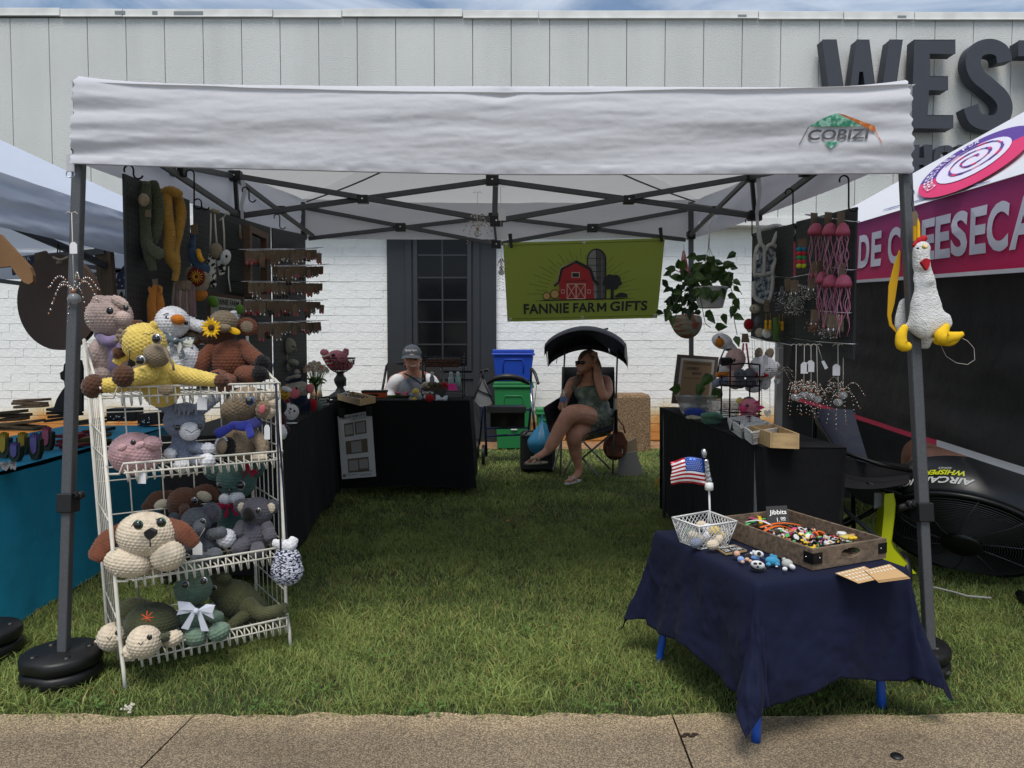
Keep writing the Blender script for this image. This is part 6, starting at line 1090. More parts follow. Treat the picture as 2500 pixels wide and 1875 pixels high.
t = Item('leather_handbag', 'brown leather handbag hanging from the canopy chair arm', 'handbag', 1502, 1120, 6.5); b = MB(); b.ell(W(1502, 1090, 6.5), (S(30, 6.5), .07, S(34, 6.5)), R(8), 0, 24, 16); t._b('body', b, LEA); t.poly('flap', [(1496, 1052), (1520, 1055), (1533, 1080), (1530, 1090), (1504, 1086)], .02, LEA, -.09); t.poly('pocket', [(1478, 1088), (1524, 1095), (1520, 1116), (1482, 1112)], .015, LEA, -.075)
t.tubes('handle', [[(1490, 1058, -.05), (1492, 1030, -.05), (1508, 1022, -.05), (1522, 1040, -.05), (1526, 1058, -.05)]], .007, LEA); t.tubes('buckle', [[(1514, 1098, -.1), (1520, 1098, -.1), (1520, 1106, -.1), (1514, 1106, -.1)]], .003, CHROME)
t = Item('tote_bag', 'grey canvas tote slumped on the grass right of the handbag', 'bag', 1540, 1160, 6.5); t.poly('body', [(1515, 1110), (1554, 1102), (1569, 1152), (1562, 1162), (1512, 1163)], .12, mat('grey_canvas', (118, 118, 116), .85, bump=.3, bs=30)); t.poly('paper', [(1536, 1078), (1554, 1068), (1556, 1104), (1520, 1112)], .05, mat('kraft_paper_bag', (138, 122, 98), .9), .03)
# ============================================================ right side of the stall
XR = 1.335
pegboard('charcoal pegboard with pink jellyfish earrings, nearest on the right tent side', XR, 2.86, 3.46, 1.085, 1.13, 1.676, 1.725, -1)
pegboard('charcoal pegboard with the crochet halter top, farther on the right tent side', XR, 3.47, 4.09, 1.14, 1.19, 1.72, 1.77, -1)
shook('long black S hook at the near top corner of the right pegboard', 2072, (440, 505), 2.86); shook('twisted black S hook on the truss above the right pegboards', 1936, (470, 545), 3.45); shook('black S hook above the far right pegboard', 1836, (540, 572), 4.05)
t = Item('white_hook', 'white strap hook hanging from the tent edge over the right pegboard', 'strap', 1851, 600, 4.0); t.tubes('strap', [[(1852, 555), (1856, 580), (1850, 600)]], .004, STRING)
def rail(label, pts, X=XR - .03):
 b = MB(); b.tube([WX(px, py, X) for px, py in pts], .0026, 6); p = WX(*pts[len(pts) // 2], X)
 for px, py in pts[::2]: q_ = WX(px, py, X); b.tube([(XR, q_.y, q_.z), q_], .0022, 5)
 tag(b.build('wire_rail', CHROME), label, 'rail', 'chrome rails on the right pegboards')
rail('thin chrome rail carrying the three upper jellyfish earrings', [(1966, 524), (2020, 532), (2080, 541)]); rail('thin chrome rail carrying the lower jellyfish earrings', [(1972, 645), (2020, 652), (2072, 659)])
rail('thin chrome rail with the yellow tassels and silver bunches', [(1890, 675), (1930, 678), (1990, 667)]); rail('thin chrome rail near the bottom of the near right pegboard', [(1960, 755), (2010, 760), (2066, 764)])
rail('lowest chrome rail with hanging spider ornaments', [(1918, 822), (1990, 834), (2076, 840)]); rail('thin chrome rail with crystal strings under the far right pegboard', [(1808, 815), (1870, 832), (1928, 842)])
JP = mat('jelly_pink', (216, 110, 140), .35, transl=.25, alpha=.85); JT = mat('jelly_tentacle', (206, 150, 170), .5); JM = mat('jelly_magenta', (176, 50, 120), .5)
def jelly(px, py, label, s=1.0):
 s *= 1.3
 X = XR - .05; c = WX(px, py, X); t = thing('jellyfish_earring', label, 'earrings', tuple(c), 'pink jellyfish earrings')
 b = MB(); w = .022 * s; b.lathe(c - Vector((0, 0, .03)), [(0, .05), (w * .4, .047), (w * .75, .036), (w * 1.0, .016), (w * 1.02, .0), (w * .8, .004)], 16, sm=True); b.build('bell', JP, t)
 for m, n, nm in ((JT, 9, 'tentacle'), (JM, 4, 'tentacle')):
  for k in range(n):
   a = k * 2.4 + px; r0 = w * .7; ln = random.uniform(.09, .15) * s; b = MB(); P = [c + Vector((r0 * math.cos(a) + .006 * math.sin(j * 1.7 + k), r0 * math.sin(a), -.025 - ln * j / 6)) for j in range(7)]
   if k: [MBt.tube(P, .0011, 4, 0 if m is JT else 1) for MBt in (tb,)]
   else:
    if m is JT: tb = MB()
    tb.tube(P, .0011, 4, 0 if m is JT else 1)
 stuff(tb.build('tentacles', [JT, JM], t)); b = MB(); k0 = c + Vector((.0, .008, .035)); b.prism([k0 + Vector((-.02, 0, -.05)), k0 + Vector((.014, .01, -.05)), k0 + Vector((.014, .01, .03)), k0 + Vector((-.02, 0, .03))], (0, .001, 0)); b.build('card', KRAFT, t)
for px, py, lb, s_ in ((1992, 556, 'pink jellyfish earring at the left of the upper row', 1.15), (2027, 556, 'pink jellyfish earring in the middle of the upper row', 1.05), (2058, 556, 'pink jellyfish earring at the right of the upper row, card tilted', .9), (2008, 674, 'pink jellyfish earring at the left of the lower row', .9), (2028, 682, 'pink jellyfish earring in the middle of the lower row', 1.05), (2060, 682, 'pink jellyfish earring at the right of the lower row', 1.05)): jelly(px, py, lb, s_)
MIX = mat('blue_white_yarn', (56, 72, 90), .95, var=.01, vs=45, col2=(176, 184, 190), lo=.42, hi=.62, bump=.6, bs=200, bd=.004)
t = Item('crochet_halter', 'slate blue crochet halter top with white ruffled edge and straps on the right pegboard', 'halter top', 1862, 740, 3.72, None, .011)
t.poly('upper_panel', [(1845, 612), (1858, 606), (1868, 618), (1880, 606), (1898, 618), (1886, 668), (1842, 668)], .012, MIX); t.poly('lower_panel', [(1842, 674), (1882, 674), (1878, 730), (1862, 734), (1842, 724)], .012, MIX)
EW = yarn('edge_white', (190, 190, 188))
t.c('edging', [(1842, 665, 0), (1843, 630, 0), (1850, 602, 0), (1862, 600, 0), (1868, 612, 0), (1876, 600, 0), (1890, 598, 0), (1904, 614, 0), (1890, 645, 0), (1884, 670, 0)], [3.5] * 10, EW, flat=1); t.c('edging', [(1842, 671, 0), (1865, 671, 0), (1886, 671, 0), (1880, 728, 0), (1862, 737, 0), (1842, 724, 0), (1841, 690, 0)], [3.5] * 7, EW); t.c('edging', [(1867, 614, -.004), (1866, 640, -.004), (1865, 668, -.004)], [3] * 3, EW)
t.c('strap', [(1858, 598, 0), (1853, 575, 0), (1852, 556, 0)], [4, 4, 4], EW); t.c('strap', [(1886, 598, 0), (1895, 575, 0), (1905, 555, 0), (1890, 552, .03), (1856, 560, 0)], [4, 4, 4, 4, 4], EW); t.poly('kraft_tag', [(1866, 732), (1878, 732), (1878, 762), (1865, 760)], .002, KRAFT, -.02); t.poly('price_tag', [(1846, 622), (1852, 620), (1852, 634), (1846, 635)], .001, TAGP, -.015)
t = Item('bobble_keyring', 'keyring of blue, red, green and yellow pompoms on the right pegboard', 'keyring', 1957, 650, 3.15, None, 0); t.poly('kraft_card', [(1948, 585), (1970, 581), (1970, 607), (1949, 608)], .002, KRAFT)
for k, c in enumerate(((40, 130, 160), (200, 50, 60), (60, 150, 90), (200, 60, 80), (190, 200, 60))):
 for sx in (0, 1): t.e('pompom', 1951 + sx * 11, 609 + k * 10, 7, 6, mat('pompom_%d' % k, c, .9), rd=7)
t = Item('pink_lanyard', 'flat pink ribbon lanyard hanging in front of the right pegboards', 'lanyard', 1940, 676, 3.3); t.poly('ribbon', [(1938, 590), (1942, 590), (1943, 674), (1937, 676)], .002, mat('pink_ribbon', (200, 90, 110), .6)); t.tubes('cord', [[(1940, 545), (1940, 592)]], .002, BLACKP); t.tubes('clasp', [[(1940, 560), (1942, 570), (1938, 576)]], .002, CHROME)
SIL = mat('silver_beads', (190, 188, 184), .2, .85, var=.2, vs=90); MIXB = mat('beads_amber', (150, 106, 80), .2, .3, coat=.6); CRY = mat('crystal', (205, 208, 210), .04, trans=.7, ior=1.5, alpha=.9)
def bunch(label, px, py, w, h, d, n, m, cat='bead bunch'):
 b = MB(); c = W(px, py, d)
 for k in range(n): p = c + Vector((random.gauss(0, S(w, d) * .4), random.gauss(0, .012), random.uniform(-1, 1) * S(h, d) * .5)); b.ell(p, (random.uniform(.002, .004),) * 3, 0, 0, 6, 4)
 for k in range(n // 12): x = random.gauss(0, S(w, d) * .35); b.tube([c + Vector((x * .3, 0, S(h, d) * .7)), c + Vector((x, random.gauss(0, .01), -S(h, d) * random.uniform(.3, .6)))], .0008, 4)
 stuff(tag(b.build('bead_bunch', m), label, cat))
bunch('bunch of silver bead charms on the upper rail left of the jellyfish', 1980, 712, 34, 40, 3.2, 150, SIL); bunch('large bunch of silver bead keyrings in the middle of the right pegboards', 1945, 738, 42, 64, 3.35, 260, SIL); bunch('smoky grey bead bunch beside the halter top', 1908, 735, 30, 52, 3.5, 130, mat('smoky_beads', (130, 132, 136), .3, .5)); bunch('cluster of silver teardrop earrings at the near pegboard foot', 2030, 812, 40, 30, 3.0, 130, SIL)
bunch('black and gold keyring charms hanging under the kraft cards', 1990, 800, 24, 24, 3.1, 60, MIXB)
for i, (px, py, lb) in enumerate(((1985, 672, 'above the silver beads'), (2004, 665, 'left of the lower jellyfish'), (1990, 756, 'in the lowest card row at its left'), (2016, 764, 'in the lowest card row, second from its left'), (2034, 768, 'in the lowest card row, third from its left'), (2050, 770, 'in the lowest card row at its right'), (1922, 680, 'between the halter top and the silver beads'), (1940, 684, 'just under the pink lanyard'), (1988, 640, 'under the pompom keyring'))):
 place_card((0, 3, 0, 1, 0, 3, 3, 0, 1)[i], WX(px, py, XR - .05), R(-35 - 8 * (i % 3)), 'kraft earring card %s on the right pegboard' % lb, 'kraft cards on the right pegboards', 1.1)
YT = mat('tassel_yellow', (206, 158, 28), .8)
for i, (px, py) in enumerate(((1870, 795), (1880, 795), (1902, 797), (1910, 798), (1918, 798), (1926, 800))):
 c = W(px, py, 3.6); b = MB(); b.lathe(c, [(0, .028), (.006, .026), (.008, .012), (.004, .008), (.007, .004), (.010, -.018), (0, -.018)], 10); b.tube([c + Vector((0, 0, .028)), c + Vector((0, 0, .06))], .001, 4); tag(b.build('yarn_tassel', YT), 'small yellow yarn tassel keyring, %s of the yellow tassels' % ('leftmost', 'second from left', 'third from left', 'fourth from left', 'fifth from left', 'rightmost')[i], 'tassel', 'yellow yarn tassels')
t = Toy('crochet_sheep', 'white crochet ball keyring by the halter top', 'keyring', 1844, 770, 3.75, None, .009); t.e('body', 1843, 754, 12, 10, Y['oat']); t.eye(1840, 752, 2, -.03); t.e('hanger', 1850, 785, 7, 12, Y['gry'])
t = Toy('crochet_mushroom', 'dark red crochet mushroom hanging at the pegboard lower left', 'keyring', 1828, 805, 3.9, None, .009); t.e('cap', 1828, 792, 11, 13, Y['red']); t.e('stem', 1830, 805, 6, 5, Y['oat'])
t = Toy('crochet_daisies', 'round cream crochet daisies beneath the yellow tassels', 'keyring', 1862, 820, 3.65, None, .009); t.e('daisy', 1855, 812, 10, 10, Y['oat'], rd=4); t.e('daisy', 1872, 813, 11, 11, Y['wht'], -.02, rd=4); t.e('centre', 1874, 808, 4, 4, Y['yel'], -.045, st=0)
t = Toy('crochet_lizard', 'green crochet lizard hanging between the yellow tassels', 'keyring', 1893, 830, 3.6, None, .009); t.c('body', [(1893, 780, 0), (1896, 805, 0), (1892, 828, 0)], [5, 8, 4], yarn('lizard', (84, 112, 58))); t.c('leg', [(1896, 800, 0), (1905, 812, 0)], [3, 2], yarn('lizard', (0, 0, 0))); t.c('leg', [(1893, 803, 0), (1884, 815, 0)], [3, 2], yarn('lizard', (0, 0, 0))); t.c('leg', [(1894, 820, 0), (1902, 832, 0)], [3, 2], yarn('lizard', (0, 0, 0)))
def spider(label, px, py, d, top, legs, s=1.0, tagp=None, col=0, yaw=0):
 c = W(px, py, d); t = thing('beaded_spider', label, 'spider ornament', tuple(c), 'beaded spider ornaments'); b = MB(); b.ell(c, (.019 * s, .017 * s, .017 * s), 0, 0, 12, 8); b.build('crystal_body', CRY, t)
 b = MB(); b.ell(c + Vector((0, -.002, .022 * s)), (.008 * s,) * 3, 0, 0, 8, 6); b.build('head', MIXB, t)
 for k in range(8):
  a, ln, dr = legs[k] if k < len(legs) else (k * 45, 1, 0); a = R(a); b = MB(); hub = c + Vector((0, 0, .02 * s)); n = 13
  for j in range(n):
   f = (j + .5) / n; x = math.cos(a) * ln * .075 * s * (f ** .9); z = (math.sin(a) * .055 * ln * f + .035 * math.sin(PI * min(1, f * 1.1)) - .05 * f * f * (1 - math.sin(a)) * .8) * s
   b.ell(hub + Vector((x, .03 * math.sin(k * 2.1) * f * s, z)), (.0030 * s, .0030 * s, .0034 * s), 0, (j % 3 == 0) * 1, 6, 4)
  b.build('leg', [SIL, MIXB], t)
 b = MB(); tp = W(top[0], top[1], d); b.tube([c + Vector((0, 0, .02 * s)), tp], .0014, 5)
 for sx in (-1, 1): b.tube([tp, tp + Vector((.012 * sx, 0, .004)), tp + Vector((.022 * sx, -.002, -.004))], .0012, 4)
 b.build('string', STRING, t)
 if tagp: x, y = tagp; tt = MB(); p = W(x, y, d - .004); w, h = S(9, d), S(14, d); tt.prism([p + Vector((-w, 0, -h)), p + Vector((w, 0, -h)), p + Vector((w, 0, h * .6)), p + Vector((w * .4, 0, h)), p + Vector((-w * .4, 0, h)), p + Vector((-w, 0, h * .6))], (0, .001, 0)); tt.build('price_tag', TAGP, t)
LG = [(150, 1.2, 0), (175, 1.1, 0), (200, .9, 0), (245, .7, 0), (30, 1.0, 0), (60, .9, 0), (5, 1, 0), (300, .8, 0)]
spider('clear beaded spider hanging on a long string before the left front tent leg', 181, 729, 2.52, (175, 520), LG, 1.15, (179, 605))
spider('clear beaded spider hanging from the tent centre, legs curled up', 1166, 570, 3.9, (1166, 470), [(110, 1.3, 0), (95, 1.2, 0), (70, 1.3, 0), (55, 1, 0), (20, 1, 0), (340, .9, 0), (160, 1, 0), (200, .8, 0)], 1.1)
spider('small red and clear beaded spider on a long tagged string left of the green banner', 1224, 665, 3.9, (1222, 455), [(80, .9, 0), (60, .9, 0), (100, .8, 0), (260, .8, 0), (280, .9, 0), (300, .8, 0), (120, .6, 0), (240, .6, 0)], .9, (1226, 524))
for i, (px, py, tx, tg, lb) in enumerate(((1942, 970, 1944, None, 'leftmost'), (1962, 965, 1964, (1964, 898), 'second from the left'), (1980, 968, 1980, (1979, 894), 'third from the left'), (1996, 975, 1994, None, 'fourth from the left'), (2046, 982, 2046, (2042, 903), 'fifth from the left, legs spread wide'), (2058, 965, 2059, None, 'rightmost'))):
 lg = [(a_ * 1 + 14 * i, .5 if i < 4 else 1.15, 0) for a_ in (100, 130, 170, 210, 250, 300, 20, 60)]; spider('beaded crystal spider under the near right pegboard, %s' % lb, px, py, 2.95, (tx, 842), lg, .95, tg)
spider('beaded spider with long thin legs beside the white crochet toys', 1898, 930, 3.5, (1900, 850), [(150, 1.3, 0), (165, 1.3, 0), (40, 1.3, 0), (20, 1.3, 0), (60, 1.2, 0), (180, 1, 0), (10, 1, 0), (30, 1, 0)], .9)
t = Item('loose_tag', 'white price tag hanging askew between the spider ornaments', 'price tag', 2013, 893, 2.95); t.poly('tag', [(2005, 882), (2012, 880), (2022, 898), (2014, 902)], .001, TAGP); t.tubes('string', [[(1997, 845), (2008, 881)]], .001, STRING)
for i, (px, y1, tg) in enumerate(((1842, 885, (1844, 886)), (1862, 905, (1858, 905)), (1870, 880, (1869, 880)), (1878, 1010, None), (1858, 1000, None), (1836, 890, None))):
 t = Item('crystal_string', 'thin crystal bead string %s under the far right pegboard' % ('with the lower left tag', 'with the lower right tag', 'with the upper tag', 'ending in a silver heart', 'reaching down over the wire stand', 'at the far left'))[0] if 0 else Item('crystal_string', 'thin crystal bead string under the far right pegboard, ' + ('with the lower left tag', 'with the lower right tag', 'with the upper tag', 'ending in a silver heart', 'reaching down over the wire stand', 'shortest at the left')[i], 'bead string', px, y1, 3.75, 'hanging crystal strings')
 b = MB(); a, c = W(px, 830, 3.75), W(px + 2, y1, 3.75); b.tube([a, c], .0009, 4); n = int((y1 - 830) / 5)
 for k in range(n):
  if k > n * .45: b.ell(a.lerp(c, k / n), (.0026,) * 3, 0, 0, 6, 4)
 t._b('string', b, SIL)
 if i == 3: b = MB(); b.prism([W(x, y, 3.745) for x, y in ((1874, 1018), (1867, 1010), (1866, 1004), (1870, 1001), (1874, 1004), (1878, 1001), (1883, 1004), (1882, 1010))], (0, .006, 0)); t._b('heart', b, SIL)
 if tg: x, y = tg; t.poly('price_tag', [(x - 7, y + 12), (x + 7, y + 12), (x + 7, y - 8), (x + 3, y - 13), (x - 3, y - 13), (x - 7, y - 8)], .001, TAGP, -.01)
t = Item('pink_strap_bag', 'pink strap looped over a kraft-tagged peg beside the white toys', 'strap', 1820, 900, 3.85); t.poly('kraft_tag', [(1812, 816), (1826, 814), (1830, 836), (1810, 836)], .002, KRAFT); t.tubes('strap', [[(1815, 838), (1812, 870), (1808, 902)], [(1822, 838), (1826, 870), (1830, 902)]][:1], .005, mat('pink_ribbon', (0, 0, 0))); t.tubes('strap', [[(1822, 838), (1826, 870), (1830, 902)]], .005, mat('pink_ribbon', (0, 0, 0)))
drape_table('long black-draped table along the right tent side with toys and trays', (1.31, 2.84), (.985, 2.86), (.01, 2.05), .74, .05, seed=9, wav=.02)
TZ = .743
t = Item('framed_notice', 'dark framed handwritten commission notice leaning at the far end of the right table', 'framed notice', 1690, 990, 4.85)
q = Quad(W(1655, 865, 4.95), W(1755, 872, 4.95), W(1640, 985, 4.8), W(1742, 990, 4.8)); b = MB(); b.prism([q.a, q.b, q.d, q.c], (0, .02, 0)); fr = t._b('frame', b, WOODD)
b = MB(); b.qpoly(q, [(.09, .07), (.91, .07), (.91, .93), (.09, .93)], .003, 0); b.qpoly(q, [(.15, .12), (.85, .12), (.85, .88), (.15, .88)], .005, 1)
b.qtext(q, 'COMMISSIONED ORDERS', (.18, .15, .82, .20), .007, 2); b.qtext(q, 'CENTERPIECE', (.24, .25, .55, .31), .007, 2, .01); b.qtext(q, '$500', (.40, .35, .62, .41), .007, 2, .01); b.qtext(q, 'ask us about custom', (.2, .46, .6, .49), .007, 2); b.build('notice', [mat('mat_board', (150, 148, 140), .8), mat('kraft_notice', (120, 98, 72), .9), INK], fr)
def leafs(t, spots, sz, m):
 for k, (px, py, dd, an) in enumerate(spots):
  p = W(px, py, t.d + dd); b = MB(); s_ = sz * random.uniform(.8, 1.2); u = Vector((math.cos(an), random.uniform(-.5, .3), math.sin(an))).normalized(); v = u.cross(Vector((0, 1, 0))).normalized(); w = u.cross(v) * (.25 if random.random() < .5 else -.25)
  P = [p, p + u * s_ * .25 + v * s_ * .36 + w * s_ * .3, p + u * s_ * .6 + v * s_ * .3 + w * s_ * .3, p + u * s_ * 1.1 - Vector((0, 0, s_ * .15)), p + u * s_ * .6 - v * s_ * .3 + w * s_ * .3, p + u * s_ * .25 - v * s_ * .36 + w * s_ * .3, p + u * s_ * .5]
  b.add([tuple(x) for x in P], [(0, 1, 6), (1, 2, 6), (2, 3, 6), (3, 4, 6), (4, 5, 6), (5, 0, 6)], 0, False); t._b('leaf', b, m)
LF = mat('pothos_leaf', (52, 82, 38), .35, var=.35, vs=14, transl=.15, col2=(96, 128, 58), lo=.4, hi=.8); LFD = mat('pothos_leaf_dark', (36, 58, 32), .4, transl=.1)
t = Item('hanging_plant', 'leafy green pothos in a white ribbed pot hanging from the tent truss', 'hanging plant', 1732, 760, 4.3); c0 = W(1735, 752, 4.3); b = MB(); pr_ = []
for k in range(9): z = .012 * k; r_ = .068 + .0028 * k; pr_ += [(r_ + .003, z + .002), (r_ + .003, z + .008), (r_, z + .0095)]
b.lathe(c0, [(0, 0), (.066, 0)] + pr_ + [(.098, .110), (.098, .122), (.09, .122), (.086, .10), (0, .10)], 28); t._b('pot', b, mat('white_ribbed_pot', (190, 192, 194), .5)); hk = (1732, 556)
for e in ((1712, 690), (1765, 690), (1738, 700)): t.tubes('hanger', [[(hk[0] - 2, 600), (e[0], e[1])]], .0022, STRING)
t.tubes('hanger', [[(1738, 540), (1730, 552), (1732, 575), (1730, 602)]], .005, WHITEP)
sp_ = [(random.gauss(1728, 34), random.gauss(672, 17), random.uniform(-.13, .1), random.uniform(-.6, PI + .6)) for _ in range(95)] + [(1700 + random.uniform(-8, 70), 700 + random.uniform(-4, 10), -.10, -PI / 2 + random.uniform(-.9, .9)) for _ in range(10)]; leafs(t, sp_, .06, LF)
vines = [[(1780, 690), (1790, 720), (1788, 750), (1794, 790), (1800, 818)], [(1775, 690), (1800, 700), (1812, 720)], [(1690, 690), (1660, 720), (1645, 745), (1632, 755)], [(1680, 690), (1665, 740), (1640, 790)], [(1700, 690), (1712, 740), (1722, 790), (1735, 800)], [(1690, 680), (1650, 660), (1636, 655)]]
for v in vines: t.tubes('vine', [[(x, y, -.05) for x, y in v]], .0022, mat('stem_green', (0, 0, 0)))
leafs(t, [(1790, 700, -.05, -.5), (1793, 728, -.05, -1), (1795, 745, -.05, -1.9), (1765, 765, -.05, -1.2), (1790, 770, -.05, -.3), (1795, 820, -.05, -1.3), (1640, 745, -.05, -2.4), (1634, 755, -.05, -2), (1640, 770, -.05, -1.6), (1722, 760, -.05, -.6), (1728, 770, -.05, -.8), (1745, 800, -.05, .2), (1650, 660, -.05, 2.8), (1640, 665, -.05, 3.4)], .06, LF)
t = Item('hanging_plant', 'dark speckled trailing plant in a striped cloth sling at the right rear tent leg', 'hanging plant', 1672, 835, 4.7, None, 0)
ST = mat('serape_stripe', (150, 84, 64), .9, var=.01, vs=2.4, col2=(150, 154, 138), lo=.44, hi=.56, stretch=(6, 1, 16), bump=.3, bs=60); b = MB(); b.ell(W(1676, 785, 4.7), (S(37, 4.7), .09, S(42, 4.7)), R(-14), 0, 24, 16); v = b.v[0]; c1 = W(1676, 785, 4.7); k = np.clip((v[:, 2] - c1.z - .0) / .1, 0, 1); v[:, 2] = np.where(v[:, 2] > c1.z + .03, c1.z + .03 + .2 * (v[:, 2] - c1.z - .03), v[:, 2]); t._b('sling', b, ST)
t.poly('cloth_tie', [(1668, 612), (1672, 612), (1684, 668), (1660, 664)], .02, mat('red_white_cloth', (170, 70, 74), .9, var=.01, vs=8, col2=(200, 170, 168), lo=.5, hi=.55, stretch=(12, 1, 1))); t.tubes('cord', [[(1669, 596), (1670, 614)]], .002, STRING)
leafs(t, [(random.gauss(1668, 22), random.uniform(690, 765), random.uniform(-.1, .06), random.uniform(-PI, PI)) for _ in range(80)], .045, LFD)
t = Item('potted_vine', 'two green pothos leaves trailing over the framed notice', 'plant', 1700, 1000, 4.6); t.tubes('vine', [[(1640, 960), (1660, 975), (1690, 990)], [(1720, 940), (1710, 975), (1700, 1000)]][:1], .002, mat('stem_green', (0, 0, 0))); leafs(t, [(1662, 950, 0, 3.0), (1715, 935, 0, -2.0), (1740, 915, 0, -2.4), (1705, 960, 0, -1.6), (1745, 945, 0, -1.2)], .10, LF)
t = Toy('crochet_goose', 'white crochet goose with amber beak leaning over the wire basket on the right table', 'stuffed toy', 1790, 960, 3.95, 'crochet toys on the right table', .013); t.e('head', 1763, 833, 24, 17, Y['wht'], 0, 20); t.c('neck', [(1775, 842, 0), (1792, 858, .01), (1800, 890, .02)], [12, 9, 12], Y['wht']); t.e('beak', 1757, 836, 9, 10, Y['org'], -.035); t.eye(1755, 823, 3, -.035); t.e('body', 1780, 905, 26, 20, Y['wht'], .04)
t = Toy('crochet_koala', 'pale pink crochet anteater with black nose in the upper wire basket', 'stuffed toy', 1790, 950, 3.85, 'crochet toys on the right table', .013); PKP = yarn('pale_peach', (190, 158, 154)); t.e('head', 1795, 878, 23, 26, PKP, 0, 10); t.c('nose', [(1782, 882, -.03), (1766, 883, -.04)], [8, 9], Y['blk']); t.eye(1792, 879, 4, -.055); t.e('body', 1795, 925, 20, 24, PKP); t.c('leg', [(1770, 928, 0), (1748, 936, -.02)], [10, 8], Y['blu']); t.c('leg', [(1775, 915, 0), (1752, 915, -.02)], [7, 5], Y['org'])
t = Toy('crochet_cat', 'small grey crochet kittens peeking out of the upper wire basket', 'stuffed toy', 1820, 940, 3.75, 'crochet toys on the right table', .011); 
for px, py in ((1806, 913), (1830, 912), (1808, 935), (1832, 934)): t.e('body', px, py, 13, 12, Y['gry'] if py < 925 else Y['koa'])
t.eye(1803, 911, 2.4, -.025); t.eye(1808, 930, 2.4, -.03)
t = Toy('crochet_llama', 'white crochet llama with tan ears and dark red saddle hanging behind the tags', 'stuffed toy', 1865, 960, 3.95, 'crochet toys on the right table', .013); t.e('body', 1862, 900, 32, 30, Y['wht']); t.e('ear', 1852, 862, 8, 12, Y['tan'], 0, 10); t.e('ear', 1878, 864, 9, 13, Y['tan'], 0, 25); t.e('saddle', 1852, 916, 24, 5, Y['red'], -.06); t.e('leg', 1868, 932, 12, 18, Y['wht']); t.e('arm', 1888, 892, 14, 9, Y['wht']); t.e('rump', 1840, 945, 20, 12, Y['wht'])
t = Item('wire_basket_stand', 'black two-tier round wire basket stand on the right table', 'wire stand', 1818, 1060, 3.75); b = MB(); cx, cy = W(1820, 0, 3.75).x, 3.75; R0 = .105
for z, r_ in ((.99, R0), (.965, R0), (.94, R0 * .95), (.81, R0), (.79, R0), (.765, R0 * .95)): b.tube([(cx + r_ * math.cos(a), cy + r_ * math.sin(a), z) for a in np.linspace(0, 2 * PI, 29)[:-1]], .0025, 5, closed=True)
for k in range(4): a = PI / 4 + k * PI / 2; b.tube([(cx + R0 * math.cos(a), cy + R0 * math.sin(a), .745), (cx + R0 * math.cos(a), cy + R0 * math.sin(a), 1.05 if k in (2, 3) else .99)], .004, 6)
b.tube([(cx + R0 * math.cos(-PI * .75), cy - R0 * .7, 1.05), (cx, cy - R0 * .75, 1.056), (cx + R0 * .7, cy - R0 * .7, 1.05)], .004, 6)
for k in range(20): a = k * PI / 10; b.tube([(cx + R0 * math.cos(a), cy + R0 * math.sin(a), .965), (cx + R0 * .95 * math.cos(a), cy + R0 * .95 * math.sin(a), .94), (cx, cy, .94)], .0014, 4)
b.tube([W(1752, 910, 3.9), W(1757, 880, 3.9), W(1768, 855, 3.9), W(1785, 852, 3.9), W(1797, 862, 3.9)], .004, 6); t._b('frame', b, BLACKM)
t = Toy('crochet_pig', 'bright pink crochet pig with hot pink bow in the lower wire basket', 'stuffed toy', 1826, 1040, 3.68, 'crochet toys on the right table', .013); PB_ = yarn('bright_pig', (198, 118, 134)); t.e('head', 1828, 993, 24, 20, PB_); t.e('body', 1828, 1022, 26, 14, PB_, .01); t.e('snout', 1814, 998, 8, 7, Y['hot'], -.045); t.eye(1824, 990, 4, -.05); t.eye(1808, 990, 3, -.03); t.bow(1850, 990, 12, 22, -.03, Y['hot'], 60, 0); t.e('ear', 1806, 978, 7, 6, Y['yel']); t.e('leaf_hat', 1828, 975, 12, 5, Y['grn'])
t = Item('clear_tub', 'clear plastic bowl of wrapped charms in front of the framed notice', 'plastic tub', 1700, 1008, 4.4); c0 = W(1700, 1000, 4.4); c0.z = TZ; b = MB(); b.lathe(c0, [(0, 0), (.09, 0), (.12, .10), (.126, .10), (.126, .105), (.115, .105), (.085, .006), (0, .006)], 26); t._b('bowl', b, CLEAR)
bunch('small wrapped glass charms inside the clear plastic bowl', 1702, 990, 44, 14, 4.4, 70, CRY, 'charms')
t = Item('clear_tub', 'second clear tub of pink trinkets right behind the wire basket', 'plastic tub', 1770, 1000, 4.2); c0 = W(1768, 1002, 4.2); c0.z = TZ; b = MB(); b.lathe(c0, [(0, 0), (.08, 0), (.10, .09), (.106, .095), (.095, .095), (.075, .006), (0, .006)], 24); t._b('bowl', b, CLEAR)
bunch('pink and white trinkets in the second clear tub', 1768, 992, 40, 14, 4.2, 60, mat('trinket_pink', (170, 90, 100), .6), 'trinkets')
t = Toy('crochet_shoe', 'royal blue crochet slipper lying on the right table', 'crochet slipper', 1700, 1018, 4.1, None, .012); t.e('slipper', 1699, 1008, 26, 11, yarn('slip_blue', (44, 64, 140)), 0, 5); t.e('sole', 1690, 1019, 15, 4, Y['oat'], -.03); t.e('sole', 1704, 1023, 13, 5, Y['oat'], -.05)
t = Toy('crochet_turtle', 'mint green crochet scrunchie pouch on the right table', 'crochet pouch', 1740, 1034, 3.75, None, .013); t.e('body', 1739, 1022, 26, 15, yarn('mint', (84, 122, 104))); t.c('rim', [(1716, 1015, -.05), (1738, 1012, -.07), (1760, 1018, -.05)], [5, 5, 5], yarn('mint', (0, 0, 0)))
